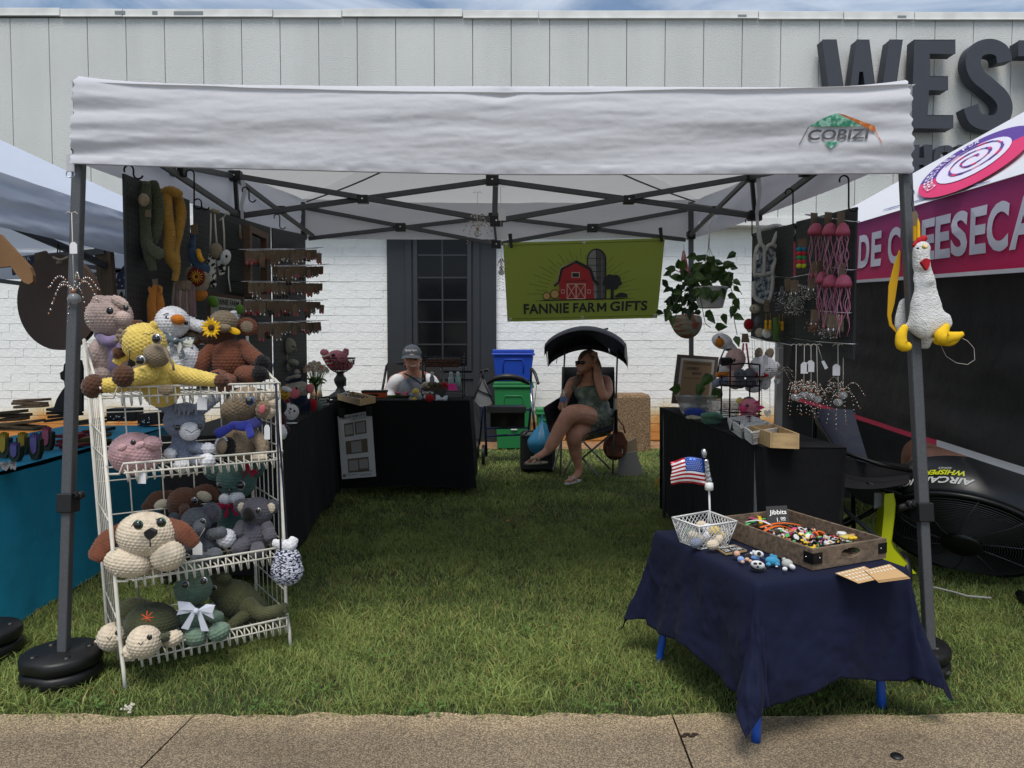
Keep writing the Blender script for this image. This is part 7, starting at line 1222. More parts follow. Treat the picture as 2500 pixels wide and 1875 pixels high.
def basket(label, P, h, m=WHITEP):
 t = thing('plastic_basket', label, 'basket', tuple(P[0]), 'white slotted baskets'); c = (P[0] + P[1] + P[2] + P[3]) / 4; b = MB(); T = [p + (p - c) * .16 + Vector((0, 0, h)) for p in P]
 for i in range(4):
  a, e, ta, te = P[i], P[(i + 1) % 4], T[i], T[(i + 1) % 4]; b.bar(ta, te, .006); b.bar(a, e, .005); n = 12
  for k in range(n + 1): b.bar(a.lerp(e, k / n), ta.lerp(te, k / n), .0055)
  for f in (.55, .78): b.bar(a.lerp(ta, f), e.lerp(te, f), .005)
  b.prism([a, e, e.lerp(te, .5), a.lerp(ta, .5)], (c - a).normalized() * .001)
 b.build('walls', m, t); b = MB(); b.prism([p + Vector((0, 0, .002)) for p in P], (0, 0, .002)); b.build('bottom', m, t)
basket('white slotted basket behind the pins sign on the right table', [WZ(1783, 1048, TZ), WZ(1812, 1070, TZ), WZ(1866, 1058, TZ), WZ(1830, 1040, TZ)], .05)
basket('white slotted basket between the other basket and the wooden box', [WZ(1814, 1066, TZ), WZ(1838, 1084, TZ), WZ(1896, 1072, TZ), WZ(1864, 1056, TZ)], .05)
P = [WZ(1830, 1073, TZ), WZ(1880, 1093, TZ), WZ(1950, 1095, TZ), WZ(1890, 1068, TZ)]; P[2] = WZ(1951, 1096, TZ); tray('light wooden box with green yarn pieces at the near end of the right table', P, .058, .008, WOODL)
t = Toy('green_yarn_frog', 'green and yellow yarn bits lying in the light wooden box', 'yarn toys', 1885, 1060, 3.05, None, .008); t.e('bit', 1878, 1058, 10, 4, yarn('bit_green', (60, 140, 70))); t.e('bit', 1900, 1063, 10, 4, yarn('bit_green', (0, 0, 0))); t.c('bit', [(1866, 1054, 0), (1876, 1060, 0)], [2, 2], Y['yel'])
sign('small chalk sign for pins leaning on the first white basket', 1796, 1040, 3.35, 20, 26, [('PINS', (.2, .1, .8, .35)), ('$1.00', (.15, .5, .85, .8))], 12, .1); sign('small chalk sign for rings leaning on the light wooden box', 1851, 1062, 3.02, 20, 30, [('RINGS', (.2, .1, .8, .35)), ('2/$1', (.2, .5, .8, .8))], 14, .1)
b = MB(); pa = WZ(1612, 1205, .03)
t = Item('yellow_handle_tool', 'black bag with a curved yellow handle on the grass behind the right table', 'bag', 1625, 1195, 5.3); t.e('bag', 1636, 1165, 22, 34, mat('nylon_black', (0, 0, 0)), .1); t.tubes('handle', [[(1622, 1155, -.05), (1610, 1168, -.05), (1602, 1182, -.05), (1602, 1196, -.05)]], .009, mat('handle_yellow', (196, 150, 40), .5))
# ============================================================ little navy table at the front right
ZT2 = .472; F0 = Vector((.69, 2.02, 0)); U_ = Vector((.961, .275, 0)); V_ = Vector((-.275, .961, 0)); TA, TBB, OV = .50, .60, .325
kt = thing('small_table', 'low square table under a navy cloth with blue legs at the front right', 'table', tuple(F0 + U_ * TA / 2 + V_ * TBB / 2))
def nav(s, t):
 x, y = s * (TA + 2 * OV) - OV, t * (TBB + 2 * OV) - OV; ex = -x if x < 0 else max(0, x - TA); ey = -y if y < 0 else max(0, y - TBB)
 ox = -1 if x < 0 else 1; oy = -1 if y < 0 else 1; bx, by = min(max(x, 0), TA), min(max(y, 0), TBB)
 P = F0 + U_ * bx + V_ * by
 if ex == 0 and ey == 0: return P + Vector((0, 0, ZT2 + .0015 * fbm(x * 20, y * 20, 2)))
 r = math.hypot(ex, ey); ph = math.atan2(ey, ex) if ex and ey else (0 if ex else PI / 2)
 s2 = math.sin(2 * ph); r = r if r < .33 else .33 + (r - .33) * .62; w_ = ph / (PI / 2); h = .07 + .22 * (1 - abs(2 * w_ - 1) ** 3) * min(1, r / .3) * (1 if ex and ey else 0) - .05 * (math.exp(-((w_ - .2) / .07) ** 2) + math.exp(-((w_ - .78) / .07) ** 2)) * (ex > 0 and ey > 0)
 f = r / OV; al = (by if ex and not ey else bx) * 1.0
 w = (.13 * fbm(al * 6 + (3 if ex else 9) + (5 if ox > 0 else 0) + (2 if oy > 0 else 0), f * .8, 2)) * f if not (ex and ey) else .0
 cz = 1.0; lift = 0
 if not (ex and ey):
  L_ = TBB if ex else TA; c_ = min(al, L_ - al) / L_ * 2; lift = .05 * (c_) ** 1.5 * f * f - .02 * f
 rnd = .012 * (1 - math.exp(-r / .012)); d = U_ * ox * math.cos(ph) + V_ * oy * math.sin(ph)
 cr_ = (.022 * fbm(s * 22, t * 22, 3) + .05 * max(0, fbm(s * 7 + t * 5, t * 6 - s * 5, 2)) * (1 if not (ex and ey) else .3)) * min(1, f * 2)
 return P + d * (r * h + rnd + w + cr_ + .004) + Vector((0, 0, ZT2 - max(0, r * math.sqrt(max(0, 1 - h * h)) - rnd * .5) + lift))
b = MB(); b.grid(nav, 150, 160); b.build('tablecloth', NAVYC, kt, solid=.0015)
BLUP = mat('blue_tube', (26, 78, 170), .35)
for x, y, px, py in ((0, 0, 1845, 1820), (0, 1, 1611, 1622), (1, 0, 2151, 1731), (1, 1, 0, 0)):
 p = F0 + U_ * (.05 + x * (TA - .1)) + V_ * (.05 + y * (TBB - .1)); g = WZ(px, py, .0) if px else F0 + U_ * (TA - .02) + V_ * (TBB - .02); g.z = .0 if y or x else .012; b = MB(); b.tube([g, g + Vector((0, 0, .03)), p + Vector((0, 0, ZT2 - .03))], .0135, 12); b.build('leg', BLUP, kt)
b = MB(); b.prism([F0 + U_ * a + V_ * c + Vector((0, 0, ZT2 - .006)) for a, c in ((.01, .01), (TA - .01, .01), (TA - .01, TBB - .01), (.01, TBB - .01))], (0, 0, -.02)); b.build('tabletop', BLUP, kt)
ZS = ZT2 + .004
tr = thing('wooden_tray', 'large weathered wood tray with black corner brackets full of shoe charms', 'tray', (.94, 2.38, ZS))
TP = [Vector((.879, 2.108, ZS)), Vector((1.159, 2.235, ZS)), Vector((1.009, 2.661, ZS)), Vector((.729, 2.534, ZS))]; TH, TT = .062, .011; tcn = (TP[0] + TP[2]) / 2
def hole_board(a, e, n, hole):
 ax = (e - a).normalized(); L_ = (e - a).length; out = [(0, 0), (L_, 0), (L_, TH), (0, TH)]; hl = [(L_ / 2 + .042 * math.cos(t), TH * .56 + .016 * math.sin(t)) for t in np.linspace(0, 2 * PI, 19)[:-1]] if hole else None
 polys = [[Vector((x, z, 0)) for x, z in out]] + ([[Vector((x, z, 0)) for x, z in hl]] if hole else []); pts = out + (hl or []); tri = geometry.tessellate_polygon(polys); k = len(pts)
 P3 = [a + ax * x + Vector((0, 0, z)) for x, z in pts]; P4 = [p + n * TT for p in P3]; fs = [tuple(t) for t in tri] + [tuple(i + k for i in t)[::-1] for t in tri] + [(i, (i + 1) % 4, (i + 1) % 4 + k, i + k) for i in range(4)]
 if hole: fs += [(4 + i, 4 + (i + 1) % 18, 4 + (i + 1) % 18 + k, 4 + i + k) for i in range(18)]
 return MB().add([tuple(p) for p in P3 + P4], fs)
for i in range(4):
 a, e = TP[i], TP[(i + 1) % 4]; n = (e - a).normalized().cross(Vector((0, 0, 1))); n = n if n.dot(tcn - a) > 0 else -n; hole = i in (0, 2)
 if not hole: dd = (e - a).normalized() * (TT + .0005); a, e = a + dd, e - dd
 hole_board(a, e, n, hole).build('side_board', WOODG, tr)
b = MB(); b.prism([p.lerp(tcn, .05) + Vector((0, 0, .001)) for p in TP], (0, 0, .006)); b.build('bottom_board', WOODG, tr)
for i in (0, 1, 2, 3):
 p = TP[i]; b = MB()
 for q_ in (TP[(i + 1) % 4], TP[i - 1]):
  ax = (q_ - p).normalized(); n = ax.cross(Vector((0, 0, 1))); n = n if n.dot(tcn - p) < 0 else -n; c = p + ax * .018 + n * .0012 + Vector((0, 0, .034)); b.obx(c, ax * .018, n * .0012, Vector((0, 0, .016))); b.lathe(c + ax * .008 + n * .001, [(.0025, 0), (.002, .0015), (0, .002)], 8, axis=n, m=1)
 b.build('corner_bracket', [BLACKM, CHROME], tr)
CC = {'black': (22, 20, 22), 'white': (214, 212, 208), 'yellow': (226, 186, 40), 'pink': (206, 70, 120), 'orange': (216, 104, 34), 'green': (80, 180, 90), 'tan': (178, 134, 92), 'purple': (120, 60, 130), 'teal': (40, 140, 150), 'red': (180, 36, 44)}
def charm_shape(k):
 if k == 0: return [(math.cos(a), math.sin(a)) for a in np.linspace(0, 2 * PI, 13)[:-1]]
 if k == 1: return [((1 if i % 2 == 0 else .45) * math.cos(i * PI / 5), (1 if i % 2 == 0 else .45) * math.sin(i * PI / 5)) for i in range(10)]
 if k == 2: return [(0, -1), (-.9, 0), (-.85, .6), (-.4, .8), (0, .4), (.4, .8), (.85, .6), (.9, 0)]
 if k == 3: return [((1 + .25 * math.cos(5 * a)) * math.cos(a) * .85, (1 + .25 * math.cos(5 * a)) * math.sin(a) * .85) for a in np.linspace(0, 2 * PI, 21)[:-1]]
 if k == 4: return [(-1, -.3), (1, -.3), (1, .3), (-1, .3)]
 return [(-.7, -.8), (.7, -.8), (.9, .2), (.5, .9), (.2, .5), (-.2, .5), (-.5, .9), (-.9, .2)]
SHN = ('round', 'star-shaped', 'heart-shaped', 'flower-shaped', 'bar-shaped', 'cat-shaped'); cm = {}
def charm(k, c1, c2):
 if (k, c1, c2) not in cm:
  b = MB(); S_ = charm_shape(k); r_ = .0105; P = [Vector((x * r_, y * r_, 0)) for x, y in S_]; b.prism(P, (0, 0, .003), 0); b.prism([Vector((p.x * .62, p.y * .62, .003)) for p in P], (0, 0, .0012), 1)
  cm[(k, c1, c2)] = b.build('shoe_charm', [mat('charm_' + c1, CC[c1], .4), mat('charm_' + c2, CC[c2], .4)], origin=(0, 0, 0)); bpy.data.objects[cm[(k, c1, c2)].name].hide_render = False; return cm[(k, c1, c2)]
 return dup(cm[(k, c1, c2)])
ua, va = (TP[1] - TP[0]), (TP[3] - TP[0]); cols = ['black'] * 9 + ['white'] * 2 + ['yellow', 'pink', 'orange', 'green', 'tan', 'purple', 'teal', 'red']
for i in range(240):
 u = random.uniform(.1, .9); v = min(.95, max(.06, random.betavariate(1.6, 2.0))) * .86 + .05; hz = .012 + .03 * (1 - (2 * u - 1) ** 2) * (1 - ((v - .38) / .62) ** 2) * random.uniform(.5, 1); c1 = random.choice(cols); c2 = random.choice([c for c in cols + ['white'] * 8 if c != c1]); k = random.randrange(6)
 o = charm(k, c1, c2); o.location = TP[0] + ua * u + va * v + Vector((0, 0, hz)); o.rotation_euler = (random.gauss(0, .7), random.gauss(0, .7), random.uniform(0, 6.28)); s_ = random.uniform(1.1, 1.75); o.scale = (s_,) * 3
 tag(o, 'small %s %s rubber shoe charm with %s top in the weathered wood tray' % (c1, SHN[k], c2), 'shoe charm', 'shoe charms heaped in the wood tray')
def charmt(label, px, py, z, parts):
 t = Item('shoe_charm', label, 'shoe charm', px, py, 2.3, 'shoe charms heaped in the wood tray'); p = WZ(px, py, z)
 for nm, dx, dy, r_, c, h in parts: b = MB(); b.lathe(p + Vector((dx, dy, h)), [(0, -.004), (r_, -.004), (r_, .002), (r_ * .8, .004), (0, .004)], 16); t._b(nm, b, mat('charm_' + c, CC.get(c, (200, 180, 90)), .4))
charmt('yellow disc shoe charm with a black eye at the front corner of the wood tray', 1978, 1336, .52, [('disc', 0, 0, .017, 'yellow', 0), ('eye', 0, 0, .008, 'black', .006)]); charmt('large pale yellow bear-like charm with orange rings at the tray right', 2068, 1310, .535, [('head', 0, 0, .024, 'cream_', 0), ('ear', .022, .01, .008, 'tan', .002), ('ear', -.018, .014, .009, 'white', .004), ('ring', .012, -.022, .009, 'yellow', .002), ('ring', .0, -.026, .008, 'yellow', .002), ('hat', -.012, .012, .014, 'white', .008)])
for i, (a, c, cc, lb) in enumerate((((1800, 1268), (1890, 1280), 'pink', 'long pink rubber bracelet at the back left of the wood tray'), ((1815, 1285), (1890, 1268), 'green', 'bright green rubber bracelet crossing the pink one in the tray'), ((1855, 1288), (1955, 1283), 'orange', 'orange rubber bracelet with holes lying across the tray'), ((1862, 1299), (1925, 1288), 'orange', 'second orange rubber bracelet end by the black charms'), ((1850, 1262), (1858, 1280), 'yellow', 'short yellow strap standing in the back of the tray'), ((1820, 1275), (1885, 1283), 'white', 'white rubber bracelet under the green one'))):
 p, q_ = WZ(*a, .512 + .002 * i), WZ(*c, .512 + .002 * i); b = MB(); ax = (q_ - p); sd_ = ax.cross(Vector((0, 0, 1))).normalized() * .006; b.grid(lambda u, v: p + ax * u + sd_ * (2 * v - 1) + Vector((0, 0, .012 * math.sin(PI * u))), 14, 1); tag(b.build('rubber_bracelet', mat('charm_' + cc, CC[cc], .4), solid=.003), lb, 'bracelet', 'rubber charm bracelets in the tray')
t = Item('jibbitz_sign', 'black chalk sign standing at the back corner inside the weathered tray', 'price sign', 1898, 1275, 2.56, 'small chalkboard price signs')
t.r.name = 'chalk_sign.010'; ORG[t.r.name] = ORG.get('jibbitz_sign', ORG.get(t.r.name))
q = Quad(W(1870, 1237, 2.58), W(1921, 1234, 2.56), W(1874, 1282, 2.52), W(1928, 1280, 2.50)); q.n = Vector((0, -1, 0)); b = MB(); b.prism([q.a, q.b, q.d, q.c], (0, .003, 0)); bd = t._b('board', b, CHALKB); b = MB(); b.qtext(q, 'Jibbits', (.12, .2, .92, .52), .002, 0, .012, .05); b.qtext(q, '1.', (.45, .62, .56, .84), .002, 0, .012); b.qtext(q, '00', (.62, .60, .84, .74), .002, 0, .012); b.qline(q, (.62, .79), (.84, .79), .0012, .002, 0); b.build('chalk_writing', CHALK, bd)
t = Item('mesh_basket', 'white diamond-mesh wire basket of yarn eggs on the navy table', 'basket', 1718, 1330, 2.45)
tp_ = [WZ(1707, 1286, .556), WZ(1799, 1273, .556), WZ(1730, 1248, .556), WZ(1641, 1264, .556)]; ctr = sum(tp_, Vector()) / 4; bt_p = [p.lerp(ctr, .26) for p in tp_]; 
for p in bt_p: p.z = ZS
b = MB(); b.tube(tp_, .0034, 6, closed=True); b.tube(bt_p, .0026, 6, closed=True)
for i in range(4):
 a, e, c, d_ = tp_[i], tp_[(i + 1) % 4], bt_p[i], bt_p[(i + 1) % 4]; pt = lambda u, v: a.lerp(e, u).lerp(c.lerp(d_, u), v); n = 9
 for k in range(-4, n + 4):
  for sg in (1, -1):
   u0, u1 = k / n, k / n + sg * 4.5 / n; P_ = [(u0 + (u1 - u0) * v, v) for v in np.linspace(0, 1, 9)]; P_ = [(u, v) for u, v in P_ if -.001 <= u <= 1.001]
   if len(P_) > 1: b.tube([pt(u, v) for u, v in P_], .0013, 4)
 b.tube([pt(0, 0), pt(0, 1)], .0022, 5)
for k in range(1, 7): b.tube([bt_p[0].lerp(bt_p[1], k / 7), bt_p[3].lerp(bt_p[2], k / 7)], .0012, 4); b.tube([bt_p[0].lerp(bt_p[3], k / 7), bt_p[1].lerp(bt_p[2], k / 7)], .0012, 4)
t._b('wire_mesh', b, WHITEP)
EG = [(1692, 1308, 'cream'), (1712, 1283, 'cream'), (1730, 1308, 'wht'), (1752, 1318, 'cream'), (1700, 1325, 'blu'), (1768, 1300, 'oat'), (1728, 1290, 'wht'), (1712, 1318, 'oat'), (1740, 1330, 'cream'), (1682, 1300, 'jad2'), (1745, 1296, 'yel'), (1755, 1308, 'yel')]
for i, (px, py, m) in enumerate(EG):
 pz = WZ(px, py, .50 + .02 * (py < 1300)); b = MB(); b.ell(pz, (.018, .016, .014), random.uniform(-1, 1), 0, 12, 8, .008); tag(b.build('yarn_egg', Y[m]), 'small %s yarn egg in the white mesh basket, %s' % ({'cream': 'cream', 'wht': 'white', 'blu': 'blue-grey', 'oat': 'oatmeal', 'jad2': 'green', 'yel': 'yellow'}[m], ('left', 'top of the heap', 'centre', 'front right', 'front left', 'far right', 'upper middle', 'lower middle', 'at the bottom front', 'far left', 'upper one', 'lower one')[i]), 'yarn egg', 'yarn eggs in the mesh basket')
t = Item('flag_balloon', 'small foil flag balloon on a white stick standing in the mesh basket', 'flag balloon', 1733, 1300, 2.45); DF = 2.45
t.tubes('stick', [[(1737, 1300), (1733, 1251), (1731, 1197)]], .0035, WHITEP); b = MB(); b.lathe(W(1731, 1196, DF), [(0, 0), (.014, 0), (.0145, .012), (.013, .024), (.006, .026), (0, .026)], 16); t._b('cup', b, WHITEP)
FOIL = mat('silver_foil', (190, 192, 198), .12, 1, bump=.8, bs=60, bd=.006); t.c('foil_pole', [(1731, 1176, 0), (1727, 1150, 0), (1724, 1124, 0)], [9, 7, 6], FOIL, st=0, flat=.6); t.e('foil_tip', 1719, 1107, 8, 12, FOIL, 0, st=0)
FR, FW, FB = mat('foil_red', (170, 26, 40), .2, .35), mat('foil_white', (226, 224, 226), .25, .2), mat('foil_blue', (30, 74, 160), .18, .45)
def flg(u, v, sgn=1):
 l, r_ = 1636 + 5 * v + 3 * math.sin(v * 6), 1718 + 5 * v; tp2, bt2 = 1124 - 7 * u + 5 * math.sin(u * 5 + 2), 1184 - 2 * u - 4 * math.sin(u * 4); puff = (4 * u * (1 - u)) ** .5 * (4 * v * (1 - v)) ** .5
 return W(l + (r_ - l) * u, tp2 + (bt2 - tp2) * v, DF - sgn * .018 * puff + .004 * math.sin(u * 14))
for sg in (1, -1):
 b = MB(); nu, nv = 26, 26; vs = [tuple(flg(i / nu, j / nv, sg)) for j in range(nv + 1) for i in range(nu + 1)]
 for j in range(nv):
  for i in range(nu):
   mi = 2 if (i / nu >= .42 and j < 14) else (0 if (j // 2) % 2 == 0 else 1); q4 = (j * (nu + 1) + i, j * (nu + 1) + i + 1, (j + 1) * (nu + 1) + i + 1, (j + 1) * (nu + 1) + i); b.f.append(q4); b.m.append(mi); b.s.append(True)
 b.v.append(np.array(vs)); b.n = len(vs)
 if sg == 1:
  for rr in range(7):
   for cc in range(8 - rr % 2): b.ell(flg(.46 + .065 * (cc + .5 * (rr % 2)), .035 + .072 * rr, 1) + Vector((0, -.0006, 0)), (.0014, .0008, .0014), 0, 1, 6, 4)
 t._b('foil_flag', b, [FR, FW, FB])
t = Item('chalk_sign', 'wood-edged chalk sign lying flat beside the mesh basket', 'price sign', 1780, 1345, 2.3, 'small chalkboard price signs'); q = Quad(WZ(1742, 1334, ZS + .006), WZ(1793, 1329, ZS + .006), WZ(1772, 1352, ZS + .006), WZ(1824, 1343, ZS + .006)); q.n = Vector((0, 0, 1)); b = MB(); b.prism([q.a, q.b, q.d, q.c], (0, 0, -.005)); bd = t._b('board', b, WOODL); b = MB(); b.qpoly(q, [(.04, .05), (.96, .05), (.96, .95), (.04, .95)], .0006, 0); b.qtext(q, 'FINGER PUPPETS', (.1, .14, .9, .38), .0012, 1, .01); b.qtext(q, '2.50   5/10.00', (.1, .52, .9, .82), .0012, 1, .01); b.build('slate', [CHALKB, CHALK], bd)
FP = lambda n, c: mat('plush_' + n, c, .95, bump=.5, bs=300, sheen=.3)
def pup(label, px, py, parts):
 t = Item('finger_puppet', label, 'finger puppet', px, py, 2.2, 'plush finger puppets on the navy table')
 for nm, dx, dy, rx, ry, m, h, an in parts: p = WZ(px + dx, py + dy, ZS + .012 + h); b = MB(); b.ell(p, (S(rx, 2.2), S(min(rx, ry), 2.2), S(ry, 2.2)), R(an), 0, 14, 10); t._b(nm, b, m)
WH, BK, BU, GY, SKN = FP('white', (214, 214, 214)), FP('black', (24, 24, 28)), FP('blue', (50, 140, 178)), FP('grey', (170, 174, 168)), FP('peach', (206, 160, 134))
pup('grey-haired peach and blue finger puppet lying at the left of the group', 1805, 1360, [('head', -6, -8, 8, 8, SKN, .008, 0), ('hair', -10, -12, 8, 7, FP('hair', (60, 58, 58)), .01, 0), ('body', 4, 6, 9, 8, FP('sky', (130, 160, 210)), 0, 30), ('foot', 8, 12, 5, 4, SKN, 0, 0)]); pup('black and tan finger puppet second from the left', 1828, 1362, [('body', 0, -4, 9, 8, BK, .004, 20), ('foot', -4, 4, 6, 5, SKN, 0, 0), ('foot', 4, 8, 5, 4, SKN, 0, 0), ('arm', 6, -10, 4, 5, WH, .01, 0)])
pup('black and white panda finger puppet with light blue shirt at the middle back', 1852, 1355, [('head', 0, -2, 13, 9, WH, .012, 10), ('eye_patch', 1, -3, 5, 5, BK, .02, 0), ('shirt', -8, 8, 12, 6, FP('shirt', (90, 130, 180)), .0, 15), ('ear', -12, -8, 4, 4, WH, .015, 0), ('stripe', 8, 8, 7, 4, FP('navy', (40, 54, 100)), 0, 20)]); pup('black and white panda finger puppet at the front of the group', 1850, 1382, [('body', 0, 3, 20, 9, BK, -.004, 12), ('head', 0, -3, 17, 10, WH, .008, 12), ('eye_patch', -6, -6, 5, 3, BK, .018, 0), ('eye_patch', 6, -6, 4, 3, BK, .018, 0), ('nose', 0, 2, 3, 3, BK, .016, 0)])
pup('bright blue plush finger puppet right of the pandas', 1886, 1370, [('body', 0, 0, 18, 11, BU, .004, 10), ('ear', -2, -13, 5, 5, BU, .012, 0), ('arm', 6, -10, 6, 5, BU, .01, 0), ('foot', -10, 8, 6, 5, BU, 0, 0), ('foot', 12, 8, 6, 5, BU, 0, 0), ('tag', 10, 13, 3, 2, WH, 0, 0)]); pup('light grey plush finger puppet at the right of the group', 1920, 1376, [('body', 2, 0, 13, 11, GY, .005, 0), ('wing', 14, 8, 8, 6, WH, 0, 30), ('foot', -4, 13, 6, 5, WH, 0, 0), ('ear', -6, -10, 5, 5, GY, .01, 0)])
PBG = mat('paper_bag', (196, 160, 112), .85, bump=.1, bs=30); PDT = mat('paper_dot', (226, 220, 206), .85)
for i, (cor, lb) in enumerate((((( 2096, 1424), (2163, 1409), (2039, 1399), (2110, 1382)), 'front polka dot paper bag poking out under the tray'), (((2140, 1417), (2217, 1407), (2110, 1392), (2172, 1377)), 'rear polka dot paper bags stacked under the tray corner'))):
 z = ZS + .003 + .003 * i; t = Item('paper_bag', lb, 'paper bag', cor[0][0], cor[0][1], 2.1, 'polka dot paper bags'); P = [WZ(x, y, z) for x, y in cor]; q = Quad(P[2], P[3], P[0], P[1]); q.n = Vector((0, 0, 1))
 for k in range(1 + 2 * i): b = MB(); b.prism([p + Vector((.002 * k, -.002 * k, -.0022 * k)) for p in (q.a, q.b, q.d, q.c)], (0, 0, -.001)); sh = t._b('sheet', b, PBG); sh0 = sh if k == 0 else sh0
 b = MB()
 for a in range(8):
  for c in range(4):
   u, v = (a + .5 + .5 * (c % 2)) / 8.5, (c + .5) / 4.4
   if i == 0 or v < .55: b.qpoly(q, [(u + .032 * math.cos(w), v + .065 * math.sin(w)) for w in np.linspace(0, 2 * PI, 11)[:-1]], .0006, 0)
 b.build('dots', PDT, sh0)
# ============================================================ people
def shape(parts):
 b = MB()
 for p in parts:
  if p[0] == 'e':
   _, px, py, d, rx, ry, rd = p[:7]; b.ell(W(px, py, d), (S(rx, d), S(rd, d), S(ry, d)), R(p[7]) if len(p) > 7 else 0, 0, 20, 14)
  else: b.sweep([W(*q) for q in p[1]], [S(r, p[1][0][2]) for r in p[2]], 0, 0, 14, .012, p[3] if len(p) > 3 else 1.0)
 return b
def fuse(b, name, m, parent, vox=.006, sm=3):
 o = b.build('tmp', m, parent); md = o.modifiers.new('r', 'REMESH'); md.mode = 'VOXEL'; md.voxel_size = vox; md.use_smooth_shade = True; ms_ = o.modifiers.new('s', 'SMOOTH'); ms_.iterations = sm; ms_.factor = .5
 me = bpy.data.meshes.new_from_object(o.evaluated_get(bpy.context.evaluated_depsgraph_get())); me.name = name; bpy.data.objects.remove(o)
 n = bpy.data.objects.new(name, me); COL.objects.link(n); n.parent = parent; ORG[n.name] = ORG[parent.name]; 
 if not me.materials: me.materials.append(m)
 return n
SK1 = mat('skin_warm', (196, 142, 118), .55, var=.08, vs=30, bump=.1, bs=200, spec=.4); SK2 = mat('skin_tan', (190, 138, 114), .55, var=.1, vs=22, bump=.1, bs=200, spec=.4)
def hand(px, py, d, dirs, r=3.2, palm=(7, 8)):      # palm and five bent fingers; dirs: (dx, dy, dd, bendx, bendy, bendd, length)
 out = [('e', px, py, d, palm[0], palm[1], 5)]
 for ox, oy, dx, dy, dd, L_ in dirs: x, y = px + ox, py + oy; out.append(('s', [(x, y, d), (x + dx * L_ * .5, y + dy * L_ * .5, d + dd * .5), (x + dx * L_, y + dy * L_, d + dd)], [r, r * .9, r * .75]))
 return out
pw_ = thing('person', 'seated woman with crossed legs, sunglasses, grey-green top and sandals under the chair canopy', 'person', tuple(WZ(1440, 1170, 0))); ORG[pw_.name] = np.array(pw_.location)
D = 6.35
body = [('e', 1431, 882, D, 21, 26, 26), ('e', 1424, 898, D - .02, 15, 14, 20), ('s', [(1436, 900, D + .02), (1438, 925, D + .05)], [12, 14]), ('e', 1409, 889, D - .03, 4, 4, 4), ('e', 1407, 892, D - .03, 3, 3, 4), ('e', 1414, 911, D - .04, 7, 5, 6),
  ('s', [(1399, 934, D + .08), (1438, 928, D + .08), (1478, 931, D + .08)], [14, 18, 15]), ('e', 1438, 955, D + .05, 36, 32, 24), ('e', 1447, 992, D + .03, 37, 32, 28), ('e', 1458, 1022, D + .08, 42, 24, 34),
  ('s', [(1396, 936, D + .06), (1384, 962, D + .04), (1376, 984, D - .1), (1372, 992, D - .2)], [13, 12, 10, 8]),
  ('s', [(1481, 934, D + .06), (1484, 955, D - .06), (1474, 968, D - .14), (1462, 930, D - .12), (1455, 892, D - .06)], [14, 12, 10, 11, 7]),
  ('s', [(1468, 1030, D + .06), (1430, 1016, D - .15), (1396, 1012, D - .33), (1372, 1040, D - .36), (1350, 1080, D - .38), (1334, 1102, D - .40)], [29, 26, 22, 18, 15, 9.5]),
  ('s', [(1334, 1102, D - .40), (1318, 1112, D - .46), (1300, 1122, D - .52)], [9.5, 8.5, 6.5], .8),
  ('s', [(1440, 1040, D + .04), (1415, 1050, D - .15), (1402, 1062, D - .26), (1404, 1096, D - .2), (1412, 1138, D - .16), (1413, 1152, D - .16)], [27, 24, 20, 16, 9.5, 9]),
  ('s', [(1413, 1154, D - .16), (1404, 1164, D - .24), (1394, 1170, D - .30)], [9, 8, 6.5], .8)]
body += [('s', [(1302 - 3.4 * k, 1120 + 2.2 * k, D - .52), (1293 - 4 * k, 1124 + 2 * k, D - .55)], [3.6 - .35 * k, 3 - .3 * k]) for k in range(4)] + [('s', [(1308, 1122, D - .54), (1299, 1130, D - .58)], [3.6, 3.4])]
body += [('s', [(1398 - 3.4 * k, 1169 + .6 * k, D - .30), (1393 - 3.6 * k, 1174 + .4 * k, D - .36)], [3.4 - .3 * k, 3 - .3 * k]) for k in range(5)]
body += hand(1369, 994, D - .22, [(-2, -9 + 5 * k, .6, -.05, -.10, 13 - abs(k - 1.5)) for k in range(4)] + [(4, -8, .6, -.9, -.06, 12)], 3.0) + hand(1452, 878, D - .05, [(-4 + 3 * k, -6, -.3 + .12 * k, -1, -.02, 14 - abs(k - 1.5) * 1.5) for k in range(4)] + [(-6, 0, -.9, -.5, -.03, 10)], 2.8)
fuse(shape(body), 'body', SK2, pw_, .0065)
TOP = mat('sage_pattern', (86, 100, 90), .8, var=.01, vs=16, col2=(150, 156, 140), lo=.42, hi=.7, bump=.3, bs=40)
top = [('e', 1440, 960, D + .045, 39, 27, 29), ('e', 1448, 992, D + .02, 41, 31, 33), ('e', 1458, 1010, D + .05, 43, 22, 36), ('s', [(1402, 945, D + .05), (1406, 924, D + .04)], [12, 5]), ('s', [(1474, 945, D + .05), (1470, 924, D + .04)], [12, 5]), ('s', [(1400, 922, D + .1), (1438, 940, D + .16), (1474, 922, D + .1)], [4, 14, 4])]
fuse(shape(top), 'tank_top', TOP, pw_, .008)
fuse(shape([('e', 1462, 1026, D + .07, 44, 22, 37), ('s', [(1470, 1031, D + .06), (1442, 1020, D - .08)], [33, 30]), ('s', [(1448, 1042, D + .04), (1432, 1046, D - .06)], [29, 27])]), 'shorts', mat('pattern_shorts', (78, 88, 80), .8, var=.01, vs=50, col2=(140, 140, 122), lo=.45, hi=.6), pw_, .008)
